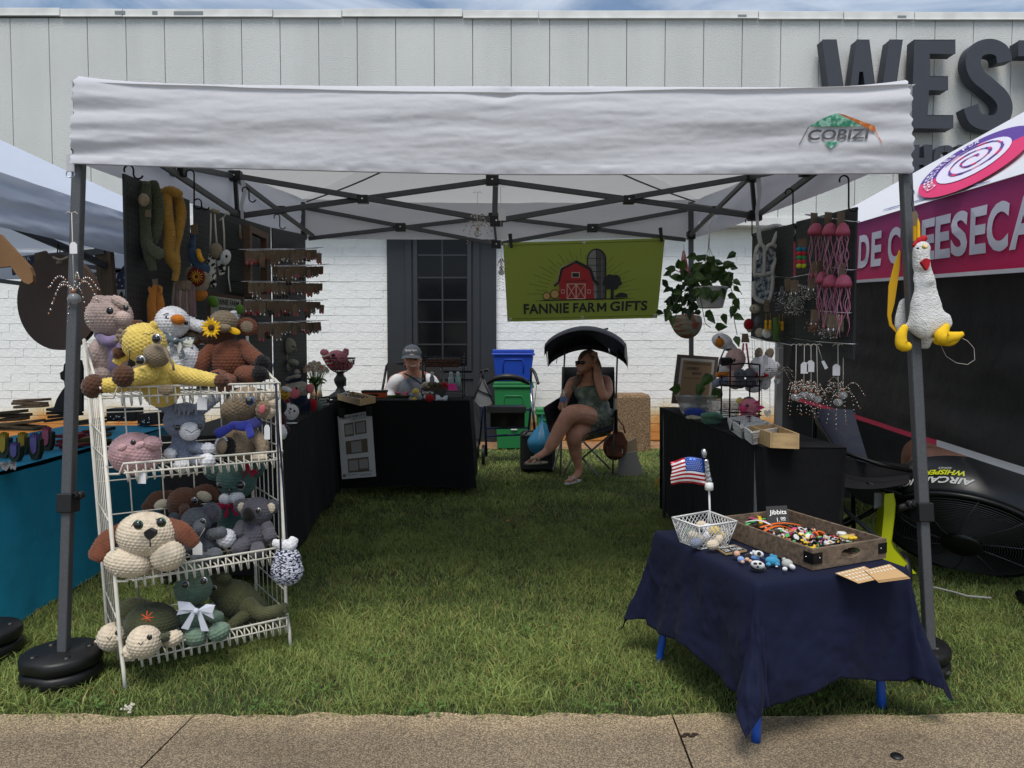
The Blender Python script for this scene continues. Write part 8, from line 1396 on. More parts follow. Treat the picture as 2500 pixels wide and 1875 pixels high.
HR = mat('hair_ash', (112, 92, 74), .6, var=.35, vs=25, bump=.7, bs=60, bd=.01, stretch=(6, 6, .8)); b = shape([('e', 1438, 875, D + .02, 23, 22, 27), ('s', [(1447, 872, D + .0), (1456, 900, D + .02), (1458, 935, D + .0), (1456, 950, D - .02)], [13, 14, 11, 5]), ('s', [(1430, 862, D - .03), (1421, 866, D - .07), (1417, 880, D - .05)], [8, 6, 2]), ('s', [(1422, 900, D + .08), (1412, 925, D + .02), (1404, 940, D - .02)], [8, 9, 4]), ('s', [(1450, 890, D + .06), (1440, 930, D + .12)], [16, 16])])
fuse(b, 'hair', HR, pw_, .008, 2)
b = MB(); gl = lambda px, py, dd: W(px, py, D + dd)
for x, r_ in ((1410, 6), (1422, 6.5)): b.ell(gl(x, 885, -.105 if x > 1412 else -.085), (S(r_, D), .006, S(4.6, D)), R(4), 0, 14, 8)
b.tube([gl(1404, 883, -.08), gl(1416, 883, -.108), gl(1430, 884, -.09), gl(1446, 884, .0)], .003, 5); b.build('sunglasses', mat('dark_lens', (16, 12, 12), .15), pw_)
b = MB(); b.tube([gl(1411, 903, -.075), gl(1416, 907, -.092), gl(1422, 906, -.1), gl(1427, 902, -.1)], .0035, 6, 0); b.tube([gl(1413, 903.5, -.082), gl(1418, 905, -.099), gl(1425, 903, -.104)], .0028, 6, 1); b.build('mouth', [mat('lips', (150, 76, 70), .5), mat('teeth', (214, 208, 196), .3)], pw_)
SDL = mat('sandal_taupe', (150, 140, 122), .7); SDW = mat('sandal_white', (200, 200, 192), .7)
for (p0, p1, m, s_) in ((Vector(W(1334, 1124, D - .42)), Vector(W(1283, 1128, D - .60)), SDL, 1), (Vector(W(1416, 1168, D - .14)), Vector(W(1382, 1178, D - .38)), SDW, .85)):
 ax = (p1 - p0); n = len([0]); b = MB(); sid = ax.cross(Vector((0, 0, 1))).normalized(); up_ = sid.cross(ax).normalized(); dz = Vector((0, 0, -.014))
 b.grid(lambda u, v: p0 + ax * u + sid * ((2 * v - 1) * .042 * s_ * (math.sin(PI * min(max(u, .02), .98)) ** .35)) + dz, 16, 6); fo = b.build('sandal', m, pw_, solid=.014)
 b = MB(); 
 for sg in (-1, 1): b.tube([p0 + ax * .42 + sid * .040 * s_ * sg + dz, p0 + ax * .60 + sid * .026 * sg * s_ + Vector((0, 0, .030)), p0 + ax * .78 + Vector((0, 0, .016))], [.006, .009, .005], 6)
 b.build('strap', m, fo)
t = Item('drink_bottle', 'water bottle with blue label held by the seated woman', 'water bottle', 1376, 1000, D - .26); c0 = W(1377, 1003, D - .28); b = MB(); b.lathe(c0, [(0, 0), (.03, 0), (.031, .10), (.028, .13), (.012, .16), (.013, .18), (0, .18)], 18, axis=(-.05, 0, 1)); t._b('bottle', b, CLEAR); b = MB(); b.lathe(c0, [(.0315, .075), (.032, .077), (.032, .115), (.0315, .117)], 18, axis=(-.05, 0, 1)); t._b('label', b, mat('label_blue', (0, 0, 0)))
NC = mat('navy_nylon', (24, 28, 44), .6, bump=.4, bs=12, bd=.02); NCB = mat('black_nylon', (18, 18, 21), .65, bump=.4, bs=12, bd=.02); TUB = mat('chair_tube', (128, 128, 128), .35, .7)
ch = Item('canopy_chair', 'navy folding camp chair with an arched sun canopy over the seated woman', 'chair', 1435, 1165, 6.5)
b = MB(); b.grid(lambda u, v: W(1372 + 128 * u - 6 * v * (.5 - u), 896 + 135 * v, 6.62 - .22 * v) + Vector((0, .06 * math.sin(PI * u), 0)), 14, 12); ch._b('backrest', b, NCB)
b = MB(); b.grid(lambda u, v: W(1372 + 122 * u, 1030 + 18 * v + 12 * math.sin(PI * u), 6.45 - .35 * v), 12, 8); ch._b('seat', b, NC)
b = MB(); b.grid(lambda u, v: W(1374 - 48 * u * (1 - v * .3), 965 + 95 * v * (1 - .35 * u) + 30 * u, 6.5 - .5 * u), 10, 8); ch._b('side_panel', b, NC); b = MB(); b.grid(lambda u, v: W(1496 + 12 * u, 1000 + 60 * v, 6.5 - .3 * u), 8, 8); ch._b('side_panel', b, NC)
def cnp(u, v): # u across, v front to back
 x = 1330 + 194 * u; yb_ = 852 - 42 * math.sin(PI * min(1, max(0, u))) ** .7 + 34 * v ** 1.4; sag = 26 * v * (.4 + u * .8) * (1 if u > .45 else .6); front = 1 - v
 return W(x + 8 * v, yb_ - 4 + sag * 0 - 6 * math.sin(PI * v) , 5.95 + .60 * v) + Vector((0, 0, .05 * math.sin(PI * v)))
b = MB(); b.grid(cnp, 30, 14); ch._b('canopy', b, NC).modifiers.new('s', 'SOLIDIFY').thickness = .006
b = MB(); b.grid(lambda u, v: cnp(u, 0) + Vector((0, .02 * v, -(.035 + .03 * abs(2 * u - 1) ** 1.5 + .06 * min(1, max(0, (u - .55) * 4)) * (u < .93)) * v)), 30, 3); b.grid(lambda u, v: cnp(u, 1) + Vector((0, 0, -.05 * v)), 20, 2); b.grid(lambda u, v: cnp(1, u) + Vector((.004, 0, -.14 * v * math.sin(PI * (.2 + .6 * u)))), 12, 3); b.grid(lambda u, v: cnp(0, u) + Vector((-.004, 0, -.08 * v)), 12, 3); ch._b('canopy_flap', b, NC)
for pts in ([(1381, 823, -.1), (1377, 900, -.1), (1373, 960, -.05)], [(1508, 850, -.1), (1506, 900, -.1), (1504, 972, -.05)], [(1384, 1030, .1), (1350, 1148, -.35)], [(1373, 960, -.05), (1372, 1040, -.3), (1368, 1160, -.4)], [(1500, 972, -.05), (1498, 1060, -.2), (1496, 1155, .0)], [(1430, 1060, -.1), (1376, 1158, -.3)], [(1380, 1070, .0), (1462, 1165, -.3)], [(1425, 1075, .1), (1488, 1060, -.2)], [(1420, 1120, -.1), (1492, 1060, -.1)], [(1424, 1078, .1), (1490, 1145, .1)]): ch.tubes('frame_tube', [pts], .0085, TUB)
ch.tubes('canopy_strap', [[(1363, 858, -.4), (1358, 888, -.4)]], .003, NCB); ch.tubes('canopy_strap', [[(1520, 850, -.4), (1521, 880, -.4)]], .003, NCB); ch.tubes('buckle', [[(1487, 852, -.56), (1489, 864, -.56)]], .006, CHROME); ch.tubes('carry_handle', [[(1430, 809, -.3), (1460, 808, -.3), (1485, 802, -.3)]], .008, NCB)
D = 6.45; pl_ = thing('person', 'smiling woman in a grey cap and grey-white raglan shirt behind the back table', 'person', (W(1007, 900, D).x, D, 0)); ORG[pl_.name] = np.array(pl_.location)
body = [('e', 1007, 874, D, 20, 27, 26), ('e', 1008, 892, D - .02, 17, 13, 20), ('s', [(1008, 895, D + .02), (1010, 915, D + .04)], [14, 15]), ('e', 1011, 884, D - .10, 3.6, 5, 4), ('e', 990, 880, D + .02, 3, 5, 3), ('e', 1029, 880, D + .02, 3, 5, 3),
  ('s', [(964, 930, D + .06), (1010, 919, D + .05), (1054, 930, D + .06)], [15, 18, 15]), ('e', 1010, 950, D + .04, 38, 36, 26), ('e', 1010, 1000, D + .04, 42, 36, 32), ('s', [(1010, 1030, D + .05), (960, 1035, D - .05)], [26, 22]), ('s', [(1010, 1030, D + .05), (1060, 1035, D - .05)], [26, 22]),
  ('s', [(962, 932, D + .05), (948, 962, D + .05), (950, 985, D - .1), (975, 992, D - .22)], [14, 12, 10, 8]), ('s', [(1056, 932, D + .05), (1068, 962, D + .05), (1066, 985, D - .1), (1042, 992, D - .22)], [14, 12, 10, 8]),
  ('s', [(990, 1025, D), (985, 1030, D - .4), (985, 1110, D - .42), (985, 1170, D - .42)], [24, 20, 14, 9]), ('s', [(1030, 1025, D), (1035, 1030, D - .4), (1035, 1110, D - .42), (1035, 1170, D - .42)], [24, 20, 14, 9])]
body += hand(980, 993, D - .24, [(4, -5 + 3.4 * k, 1, .2, -.01, 12 - abs(k - 1.5)) for k in range(4)] + [(0, -6, .6, -.6, 0, 9)], 2.8) + hand(1038, 993, D - .24, [(-4, -5 + 3.4 * k, -1, .2, -.01, 12 - abs(k - 1.5)) for k in range(4)] + [(0, -6, -.6, -.6, 0, 9)], 2.8)
fuse(shape(body), 'body', SK1, pl_, .0065)
fuse(shape([('e', 1010, 952, D + .03, 39, 36, 31), ('e', 1010, 990, D + .03, 43, 34, 34), ('s', [(975, 932, D + .05), (1044, 932, D + .05)], [17, 17])]), 'shirt', mat('heather_grey', (98, 102, 110), .85, bump=.4, bs=20, bd=.02), pl_, .008)
RW2 = mat('sleeve_white', (214, 214, 216), .8, bump=.4, bs=18, bd=.02)
for sx in (-1, 1): fuse(shape([('s', [(1010 + sx * 30, 926, D + .03), (1010 + sx * 44, 934, D + .03), (1010 + sx * 56, 960, D + .03), (1010 + sx * 60, 985, D - .06)], [14, 17, 15, 14]), ('s', [(1010 + sx * 22, 918, D + .05), (1010 + sx * 40, 926, D + .05)], [9, 14])]), 'sleeve', RW2, pl_, .008)
CAPM = mat('cap_grey', (70, 76, 82), .85, bump=.3, bs=120); b = MB(); cc = W(1006, 866, D); 
b.lathe(cc, [(S(24, D) * math.cos(t), S(25, D) * math.sin(t)) for t in np.linspace(0, PI / 2, 10)], 28); b.grid(lambda u, v: cc + Vector((S(23, D) * math.sin((u - .5) * 2.6) * (1 + .12 * v), -S(22, D) * math.cos((u - .5) * 2.6) - .085 * v * math.cos((u - .5) * 2.4), .004 - .032 * v - .012 * (2 * u - 1) ** 2)), 16, 5)
b.ell(cc + Vector((0, 0, S(25, D))), (.008, .008, .004), 0, 0, 8, 5); cp = b.build('cap', CAPM, pl_); v, f = font_geo('Fannie Farm', .02, 0); b = MB(); r_ = S(24, D) + .003
b.add([tuple(cc + Vector((r_ * math.sin((x - .5) * 1.3) * .93, -r_ * math.cos((x - .5) * 1.3) * .93, S(11, D) + (y - .5) * .020))) for x, y in v], f); b.build('lettering', TAGP, cp)
b = MB(); b.tube([W(999, 893, D - .108), W(1008, 896, D - .125), W(1018, 892, D - .108)], .004, 6, 0); b.tube([W(1001, 893, D - .112), W(1008, 894.5, D - .128), W(1016, 892.4, D - .112)], .003, 6, 1); b.build('mouth', [mat('lips', (0, 0, 0)), mat('teeth', (0, 0, 0))], pl_)
b = MB(); [b.ell(W(x, 877, D - .098), (.008, .004, .005), 0, 0, 10, 6) for x in (1000, 1016)]; b.build('eyes', EYEB, pl_)
b = MB(); [b.ell(W(x, 890, D), (.006,) * 3, 0, 0, 8, 6) for x in (989, 1028)]; b.build('earrings', SIL, pl_); fuse(shape([('e', 1007, 868, D + .04, 22, 22, 22), ('s', [(990, 880, D + .06), (988, 896, D + .06)], [5, 3])]), 'hair', mat('hair_brown', (92, 62, 44), .7, bump=.5, bs=80), pl_, .008, 2)
b = MB(); b.tube([W(987, 912, D - .06), W(1004, 920, D - .13), W(1030, 938, D - .15), W(1050, 955, D - .14)], .014, 6, flat=.3); b.tube([W(1032, 905, D - .04), W(1036, 925, D - .12), W(1034, 950, D - .16)], .012, 6, flat=.3); b.build('strap', BLACKC, pl_)
bc = Item('folding_chair', 'black folding camp chair behind the smiling woman at the back table', 'chair', 1007, 1165, 6.7)
b = MB(); b.grid(lambda u, v: W(945 + 130 * u, 886 + 130 * v + 6 * math.sin(PI * u), 6.68), 12, 8); bc._b('backrest', b, mat('mesh_dark', (44, 44, 46), .7)); 
for pts in ([(944, 892, 0), (934, 950, -.1), (930, 1050, -.2), (925, 1165, -.2)], [(1078, 895, 0), (1086, 950, -.1), (1090, 1050, -.2), (1090, 1165, -.2)], [(944, 892, 0), (1010, 884, 0), (1078, 895, 0)]): bc.tubes('frame_tube', [pts], .012, BLACKM)
b = MB(); b.grid(lambda u, v: W(940 + 140 * u, 1042 + 8 * v, 6.7 - .45 * v), 6, 6); bc._b('seat', b, BLACKC)
D = 4.3; pq = thing('person', 'seated person in dim shade inside the printed tent, only lap and arm showing', 'person', (W(2380, 1100, D).x, D, 0)); ORG[pq.name] = np.array(pq.location)
body = [('s', [(2440, 1110, D), (2330, 1098, D - .05), (2235, 1095, D - .1), (2225, 1180, D - .1), (2222, 1270, D - .1)], [32, 27, 23, 20, 12]), ('s', [(2440, 1125, D - .2), (2330, 1125, D - .25), (2250, 1122, D - .3), (2245, 1200, D - .3), (2240, 1285, D - .3)], [32, 27, 23, 20, 12]), ('e', 2445, 1040, D, 50, 75, 36), ('s', [(2445, 960, D), (2440, 900, D)], [40, 18]), ('e', 2438, 850, D, 26, 34, 30), ('s', [(2430, 960, D - .2), (2400, 1030, D - .3), (2330, 1075, D - .35)], [17, 14, 10])]
body += hand(2318, 1082, D - .36, [(-4, -6 + 5 * k, -1, .2, 0, 18 - abs(k - 1.5)) for k in range(4)] + [(4, -8, -.6, -.6, 0, 13)], 4, (11, 10)); fuse(shape(body), 'body', SK2, pq, .009)
fuse(shape([('e', 2445, 1040, D, 53, 78, 40), ('s', [(2440, 965, D - .16), (2440, 965, D + .16)], [34, 34]), ('s', [(2430, 962, D - .2), (2410, 1010, D - .28)], [21, 19]), ('s', [(2445, 1112, D), (2360, 1102, D - .02)], [36, 32]), ('s', [(2445, 1128, D - .2), (2370, 1127, D - .24)], [36, 32])]), 'clothes', mat('dark_clothes', (40, 38, 42), .85), pq, .01)
for bx_ in [b_ for b_ in bpy.data.objects if b_.name.startswith('frame_tube')]: pass
# ============================================================ navy camp chair and fan by the printed tent
c2 = Item('camp_chair', 'navy folding camp chair with black frame between the right table and the fan', 'chair', 2090, 1330, 3.4)
b = MB(); b.grid(lambda u, v: W(1992 + 90 * u + 40 * v, 1000 + 110 * v + 22 * u * v, 3.9 - .45 * v) + Vector((0, .07 * math.sin(PI * u), 0)), 14, 12); c2._b('backrest', b, mat('navy_nylon', (0, 0, 0)))
b = MB(); b.grid(lambda u, v: W(2015 + 205 * u, 1120 + 22 * u * (1 - v) + 60 * v + 14 * math.sin(PI * u), 3.75 - .6 * v), 14, 10); c2._b('seat', b, NCB)
b = MB(); b.grid(lambda u, v: W(2030 + 190 * u, 1110 + 25 * u + 110 * v * math.sin(PI * (.1 + .8 * u)), 3.5), 14, 6); c2._b('side_panel', b, NCB)
for pts in ([(1990, 1000, .5), (1996, 1030, .4), (2030, 1085, .1), (2060, 1105, .0), (2150, 1135, -.1), (2225, 1150, -.1)], [(1990, 1000, .5), (1988, 1075, .5), (1985, 1180, .5)], [(2012, 1190, .2), (2080, 1260, .0), (2150, 1318, -.1)], [(2152, 1235, .0), (2060, 1285, .1), (2020, 1310, .2)], [(2050, 1190, .2), (2007, 1270, .1)], [(2082, 1180, .4), (2084, 1290, .4)], [(2118, 1180, -.1), (2200, 1210, -.1)], [(2015, 1300, .2), (2075, 1265, .2)]): c2.tubes('frame_tube', [pts], .011, BLACKM if pts[0][0] != 2012 else STEEL)
t = Item('seed_packet', 'clear plastic pouch tied near the yellow fan leg', 'plastic pouch', 2148, 1230, 3.3); t.poly('pouch', [(2135, 1203), (2160, 1206), (2155, 1235), (2134, 1243)], .006, mat('milky_plastic', (120, 122, 124), .4))
FN = mat('fan_black', (24, 26, 28), .35, bump=.05, bs=40); LIME = mat('lime_plastic', (196, 204, 20), .35)
fd = 3.45; fc = W(2352, 1306, fd); fn_ = Vector((0.02, -.80, -.12)).normalized(); 
fan = thing('drum_fan', 'large black drum fan with lime green stand tilted down on the grass', 'fan', (fc.x, fc.y, 0))
view = (Vector((0, 0, CAMH)) - fc).normalized(); RF = S(176, fd)
ux = Vector((0, 0, 1)).cross(view).normalized(); ux = ux if ux.x > 0 else -ux; ux = (Matrix.Rotation(R(-7), 3, view) @ ux).normalized(); ux = ux; A_ = R(60); side = view.cross(ux).normalized(); side = side if side.z > 0 else -side
fz = (view * math.cos(A_) - side * math.sin(A_)).normalized(); fy = fz.cross(ux).normalized(); fy = fy if fy.dot(side) > 0 else -fy; ux = (ux - fz * ux.dot(fz)).normalized()
fp = lambda r, a, h=0: fc + ux * r * math.cos(a) + fy * r * math.sin(a) + fz * h
def ring(b, r, h, w, n=56, m=0): b.tube([fp(r, a, h) for a in np.linspace(0, 2 * PI, n + 1)[:-1]], w, 5, m, closed=True)
b = MB(); n = 56; prof = [(1.03, .0), (1.06, -.02), (1.05, -.20), (1.03, -.205)]; vs = [tuple(fp(RF * r, 2 * PI * j / n, h)) for r, h in prof for j in range(n)]; b.add(vs, [(i * n + j, i * n + (j + 1) % n, (i + 1) * n + (j + 1) % n, (i + 1) * n + j) for i in range(len(prof) - 1) for j in range(n)], 0, True)
drum = b.build('drum', FN, fan, solid=.006); b = MB(); b.add([tuple(fp(RF * 1.02, 2 * PI * j / n, -.17)) for j in range(n)], [tuple(range(n))]); b.build('back_guard', FN, fan)
b = MB(); ring(b, RF * 1.03, .006, .011); b.build('rim', FN, fan)
GW = mat('grill_wire', (96, 98, 100), .4, .4); b = MB()
for k in range(26): f = .22 + .78 * k / 25; ring(b, RF * f, .05 * math.sqrt(max(0, 1 - f ** 4)), .0016, 48)
stuff(b.build('grill_rings', GW, fan))
for k in range(10): a = k * 2 * PI / 10 + .2; b = MB(); b.tube([fp(RF * f, a + .35 * (1 - f), .05 * math.sqrt(max(0, 1 - f ** 4)) + .003) for f in (.2, .4, .6, .8, 1)], .0025, 5); b.build('grill_spoke', GW, fan)
b = MB(); vs = [tuple(fp(r, a, h)) for r, h in ((RF * .26, .03), (RF * .26, .06), (RF * .22, .07), (0, .072)) for a in np.linspace(0, 2 * PI, 21)[:-1]]; b.add(vs, [(i * 20 + j, i * 20 + (j + 1) % 20, (i + 1) * 20 + (j + 1) % 20, (i + 1) * 20 + j) for i in range(3) for j in range(20)], 0, True); b.build('hub_cap', FN, fan)
for k in range(3):
 a = k * 2 * PI / 3 + .4; b = MB(); b.grid(lambda u, v: fp(RF * (.15 + .72 * u), a + (v - .5) * 1.1 * (1 - .3 * u), -.09 + .07 * (v - .5)), 8, 6); b.build('blade', FN, fan, solid=.003)
b = MB(); q = Quad(fp(RF * .14, R(200), .075), fp(RF * .14, R(-20), .075), fp(RF * .22, R(215), .075), fp(RF * .22, R(-35), .075)); q.n = fz; b.qline(q, (0, 1), (1, 1), .002, .002); b.qline(q, (0, 0), (0, 1), .002, .002); b.qline(q, (1, 0), (1, 1), .002, .002); b.build('badge', CHROME, fan)
def drumtext(txt, px0, px1, h0, h1, m, name, bold=.03, shear=.25):
 v, f = font_geo(txt, bold, shear); a0 = math.acos(max(-1, min(1, (px0 - 2352) / 176))); a1 = math.acos(max(-1, min(1, (px1 - 2352) / 176))); b = MB()
 P = [tuple(fp(RF * 1.06 + .006, a0 + (a1 - a0) * x, h0 + (h1 - h0) * y)) for x, y in v]; b.add(P, f); return b.build(name, m, drum)
drumtext('AIRCANNON', 2356, 2205, -.078, -.042, mat('letter_silver', (190, 192, 190), .5), 'lettering'); drumtext('WHISPER', 2336, 2262, -.116, -.088, LIME, 'lettering'); drumtext('SERIES', 2310, 2284, -.131, -.121, mat('letter_silver', (0, 0, 0)), 'lettering', .0)
b = MB(); P = [(2162, 1208), (2180, 1207), (2186, 1228), (2183, 1262), (2176, 1320), (2182, 1335), (2232, 1398), (2222, 1398), (2176, 1378), (2152, 1372), (2150, 1322), (2156, 1260)]; b.prism([W(x, y, 3.28) for x, y in P], (0, .05, 0)); b.build('stand_arm', LIME, fan, bevel=.008)
b = MB(); P = [(2480, 1196), (2515, 1186), (2515, 1212), (2486, 1204)]; b.prism([W(x, y, 3.5) for x, y in P], (0, .05, 0)); P = [(2478, 1258), (2516, 1246), (2516, 1264), (2482, 1272)]; b.build('stand_arm', LIME, fan, bevel=.006); b = MB(); b.prism([W(x, y, 3.4) for x, y in P], (0, .05, 0)); b.build('stand_arm', LIME, fan, bevel=.006)
p = W(2205, 1402, 3.35); p.z = .09; b = MB(); b.tube([p + Vector((.02 * math.cos(a), .075 * math.cos(a), .075 * math.sin(a))) for a in np.linspace(0, 2 * PI, 25)[:-1]], .02, 8, closed=True); b.ell(p, (.02, .05, .05), 0, 0, 12, 8); b.build('wheel', BLACKP, fan)
b = MB(); b.tube([W(2490, 1450, 3.2), W(2500, 1465, 3.15), W(2520, 1470, 3.1)], .02, 8); b.build('stand_foot', BLACKP, fan); b = MB(); b.tube([W(2190, 1240, 3.35), W(2235, 1232, 3.4)], .02, 8); b.build('stand_foot', BLACKP, fan)
t = Item('power_cord', 'pale extension cord lying in the grass beneath the fan', 'cord', 2340, 1445, 3.1); g = lambda px, py: WZ(px, py, .03); b = MB(); b.tube([g(2265, 1432), g(2290, 1436), g(2330, 1446), g(2360, 1455), g(2420, 1460)], .005, 6); t._b('cord', b, mat('cord_pale', (150, 150, 146), .6))
# ============================================================ chicken bag on the right front leg
TER = mat('white_terry', (216, 216, 214), .95, bump=1, bs=170, bd=.008, sheen=.4); KY = mat('chick_yellow', (228, 184, 20), .8, bump=.3, bs=60); KR = mat('chick_red', (172, 20, 34), .85)
t = Toy('plush_chicken', 'white plush chicken bag with yellow feet and red comb hanging on the right tent leg', 'plush bag', 2262, 840, 2.50, None, 0); b = shape([('e', 2250, 608, 2.5, 21, 20, 16), ('s', [(2248, 615, 2.5), (2250, 650, 2.5)], [19, 20]), ('s', [(2252, 650, 2.5), (2257, 700, 2.5), (2258, 745, 2.5), (2262, 785, 2.5)], [20, 29, 38, 46], .55), ('s', [(2225, 795, 2.5), (2245, 800, 2.5)], [14, 16], .6), ('s', [(2300, 780, 2.5), (2305, 790, 2.5)], [18, 16], .6)])
v = np.concatenate(b.v); b.v = [v + np.stack([0 * v[:, 0], .012 * np.sin(v[:, 0] * 60 + v[:, 2] * 8) * (v[:, 2] < 1.35), 0 * v[:, 0]], 1)]; fuse(b, 'body', TER, t.r, .006, 3)
b = shape([('s', [(2212, 745, 2.6), (2205, 790, 2.6), (2215, 830, 2.6)], [20, 22, 12], .4), ('s', [(2255, 810, 2.58), (2252, 838, 2.58)], [34, 22], .4)]); fuse(b, 'tail', TER, t.r, .007, 2)
for P_, r_ in (([(2208, 800), (2200, 820), (2202, 842), (2214, 846)], [9, 13, 15, 12]), ([(2310, 798), (2300, 822), (2330, 822), (2350, 815)], [9, 20, 12, 6])): t.c('foot', [(x, y, -.03) for x, y in P_], r_, KY, st=0, flat=.8)
t.c('foot', [(2290, 830, -.02), (2320, 832, -.02), (2345, 818, -.02)], [12, 13, 6], KY, st=0); t.c('comb', [(2240, 595, 0), (2245, 585, 0)], [6, 7], KR, st=0); t.c('comb', [(2250, 590, 0), (2256, 582, 0)], [7, 8], KR, st=0); t.c('comb', [(2236, 592, 0), (2232, 600, 0)], [5, 5], KR, st=0)
t.c('beak', [(2257, 602, -.07), (2262, 604, -.09)], [6, 3], mat('beak_cream', (222, 196, 130), .7), st=0); t.poly('wattle', [(2250, 640), (2262, 630), (2272, 634), (2270, 648), (2264, 660), (2258, 652)], .015, KR, -.06); t.eye(2241, 606, 3, -.055)
t.poly('strap', [(2196, 610), (2199, 615), (2196, 660), (2184, 740), (2176, 770), (2178, 790), (2192, 808), (2188, 812), (2172, 795), (2167, 770), (2170, 700), (2182, 650)], .004, mat('strap_yellow', (206, 158, 24), .7), .1); t.poly('strap', [(2230, 530), (2238, 528), (2247, 585), (2230, 588)], .004, mat('strap_yellow', (0, 0, 0)), .02); t.poly('strap', [(2240, 528), (2246, 545), (2247, 584), (2240, 580)], .004, KY, .015)
t.poly('kraft_tag', [(2227, 518), (2236, 514), (2242, 524), (2238, 552), (2228, 550)], .002, KRAFT, -.005); t.tubes('wire_hook', [[(2224, 450, 0), (2229, 470, 0), (2226, 500, 0), (2230, 520, 0)]], .0014, BLACKM)
t.tubes('thread', [[(2298, 845, 0), (2310, 870, 0), (2335, 886, 0), (2362, 890, 0), (2380, 878, 0), (2378, 850, 0), (2362, 832, 0), (2350, 826, 0)]], .0007, STRING, 0, 4)
# ============================================================ left neighbour's table and signs
TEALC = cloth_mat('teal_cloth', (30, 140, 172), .8, bump=.3, bs=10); 
nt_ = thing('draped_table', 'long table under a bright teal cloth at the neighbouring left stall', 'table', (-2.5, 3.7, 0)); z0 = .62; A, B_, C_, D_ = (-2.05, 2.2), (-2.28, 4.9), (-2.98, 4.85), (-2.78, 2.15)
def tl(u, v): a = Vector((*A, z0)).lerp(Vector((*B_, z0)), u); c = Vector((*D_, z0)).lerp(Vector((*C_, z0)), u); return a.lerp(c, v) + Vector((0, 0, .003 * fbm(u * 20, v * 8, 2)))
b = MB(); b.grid(tl, 40, 12); b.grid(lambda u, v: tl(u, 0) + Vector((.10 * v + .05 * fbm(u * 7, v * 1.2, 3) * v + .003, 0, -(z0 - .03) * v - .02 * math.sin(PI * u))), 120, 20); b.grid(lambda u, v: tl(1, u) + Vector((0, .03 * v, -(z0 - .05) * v)), 10, 6); b.grid(lambda u, v: tl(0, u) + Vector((0, -.03 * v, -(z0 - .05) * v)), 10, 6); b.grid(lambda u, v: tl(u, 1) + Vector((-.03 * v, 0, -(z0 - .05) * v)), 20, 6); b.build('tablecloth', TEALC, nt_)
def onT(px, py): return WZ(px, py, z0 + .004)
GRD = mat('tulip_green', (34, 46, 34), .6)
for i, (px, py, h, c, lb) in enumerate(((8, 1118, 62, (170, 140, 40), 'yellow wooden tulip cut-out at the left photo edge'), (35, 1126, 46, (96, 84, 140), 'small purple wooden tulip in front on the teal table'), (54, 1110, 54, (170, 140, 40), 'yellow wooden tulip behind the small purple one'), (84, 1122, 64, (96, 84, 140), 'tall purple wooden tulip on the teal table'), (113, 1100, 58, (160, 80, 104), 'pink wooden tulip nearest the tent leg'))):
 p = onT(px, py); d = p.y; s_ = d / FPX; t = thing('wooden_tulip', lb, 'wooden tulip', tuple(p), 'painted wooden tulips'); H = h * s_; w = 14 * s_
 out = [(-1, .75), (-.95, .25), (-.5, 0), (.5, 0), (.95, .25), (1, .75), (.7, .8), (.6, .35), (0, .14), (-.6, .35), (-.7, .8)]; b = MB(); b.prism([p + Vector((x * w, 0, z * H)) for x, z in out], (.0, .03, 0)); b.build('leaves', GRD, t, bevel=.001)
 out = [(0, .2), (.42, .32), (.55, .6), (.5, .98), (.28, .8), (.15, 1.02), (0, .82), (-.15, 1.02), (-.28, .8), (-.5, .98), (-.55, .6), (-.42, .32)]; b = MB(); b.prism([p + Vector((x * w, -.006, z * H)) for x, z in out], (0, .03, 0)); b.build('flower', mat('tulip_%d_%d' % (c[0], c[2]), c, .6), t)
rs = random.Random(3); kinds = [('brown', (76, 60, 46)), ('dark', (36, 32, 32)), ('tan', (110, 88, 62)), ('red', (120, 34, 38)), ('olive', (92, 84, 40))]
for i, (px, py, w, h, k, th) in enumerate(((45, 1040, 105, 22, 2, .02), (25, 1015, 60, 26, 0, .015), (150, 1012, 60, 30, 1, .02), (70, 985, 70, 22, 0, .015), (210, 1030, 60, 14, 0, .012), (200, 1062, 50, 16, 3, .02), (225, 1075, 60, 20, 4, .015), (240, 1050, 60, 10, 1, .012), (165, 1078, 34, 34, 3, .02), (300, 1012, 70, 36, 1, .06), (370, 1022, 50, 34, 1, .06))):
 p = onT(px, py + h / 2); s_ = p.y / FPX; t = thing('wood_sign_stack' if i < 9 else 'jewelry_case', ['long tan wooden board lying at the left photo edge', 'brown cut-out boards behind the tan board', 'black wooden box leaning behind the tulips', 'brown slanted board against the pale wall', 'thin brown boards right of the tent leg', 'red and white painted boards beside the tent leg', 'yellow-edged boards right of the tent leg', 'dark thin boards stacked behind the rack', 'red painted cut-outs left of the tent leg', 'black display case with silver balls behind the rack', 'black display case at the right end of the teal table'][i], 'wood signs' if i < 9 else 'display case', tuple(p)); m = mat('sign_' + kinds[k][0], kinds[k][1], .7, var=.3, vs=18, bump=.2, bs=30)
 n = max(1, int(h / 7)) if i not in (9, 10) else 1
 for j in range(n):
  b = MB(); c = p + Vector((rs.uniform(-.01, .01), rs.uniform(0, .05), h * s_ * (j + .5) / n)); b.obx(c, (w / 2 * s_, 0, rs.uniform(-.01, .014)), (rs.uniform(-.01, .01), .06, 0), (0, 0, h * s_ / 2 / n * .86)); b.build('board' if i < 9 else 'case', m, t, bevel=.003)
 if i >= 9:
  b = MB(); [b.ell(p + Vector((rs.uniform(-.05, .05), -.065, rs.uniform(.01, .06))), (.006,) * 3, 0, 0, 8, 6) for _ in range(9)]; stuff(b.build('silver_balls', CHROME, t))
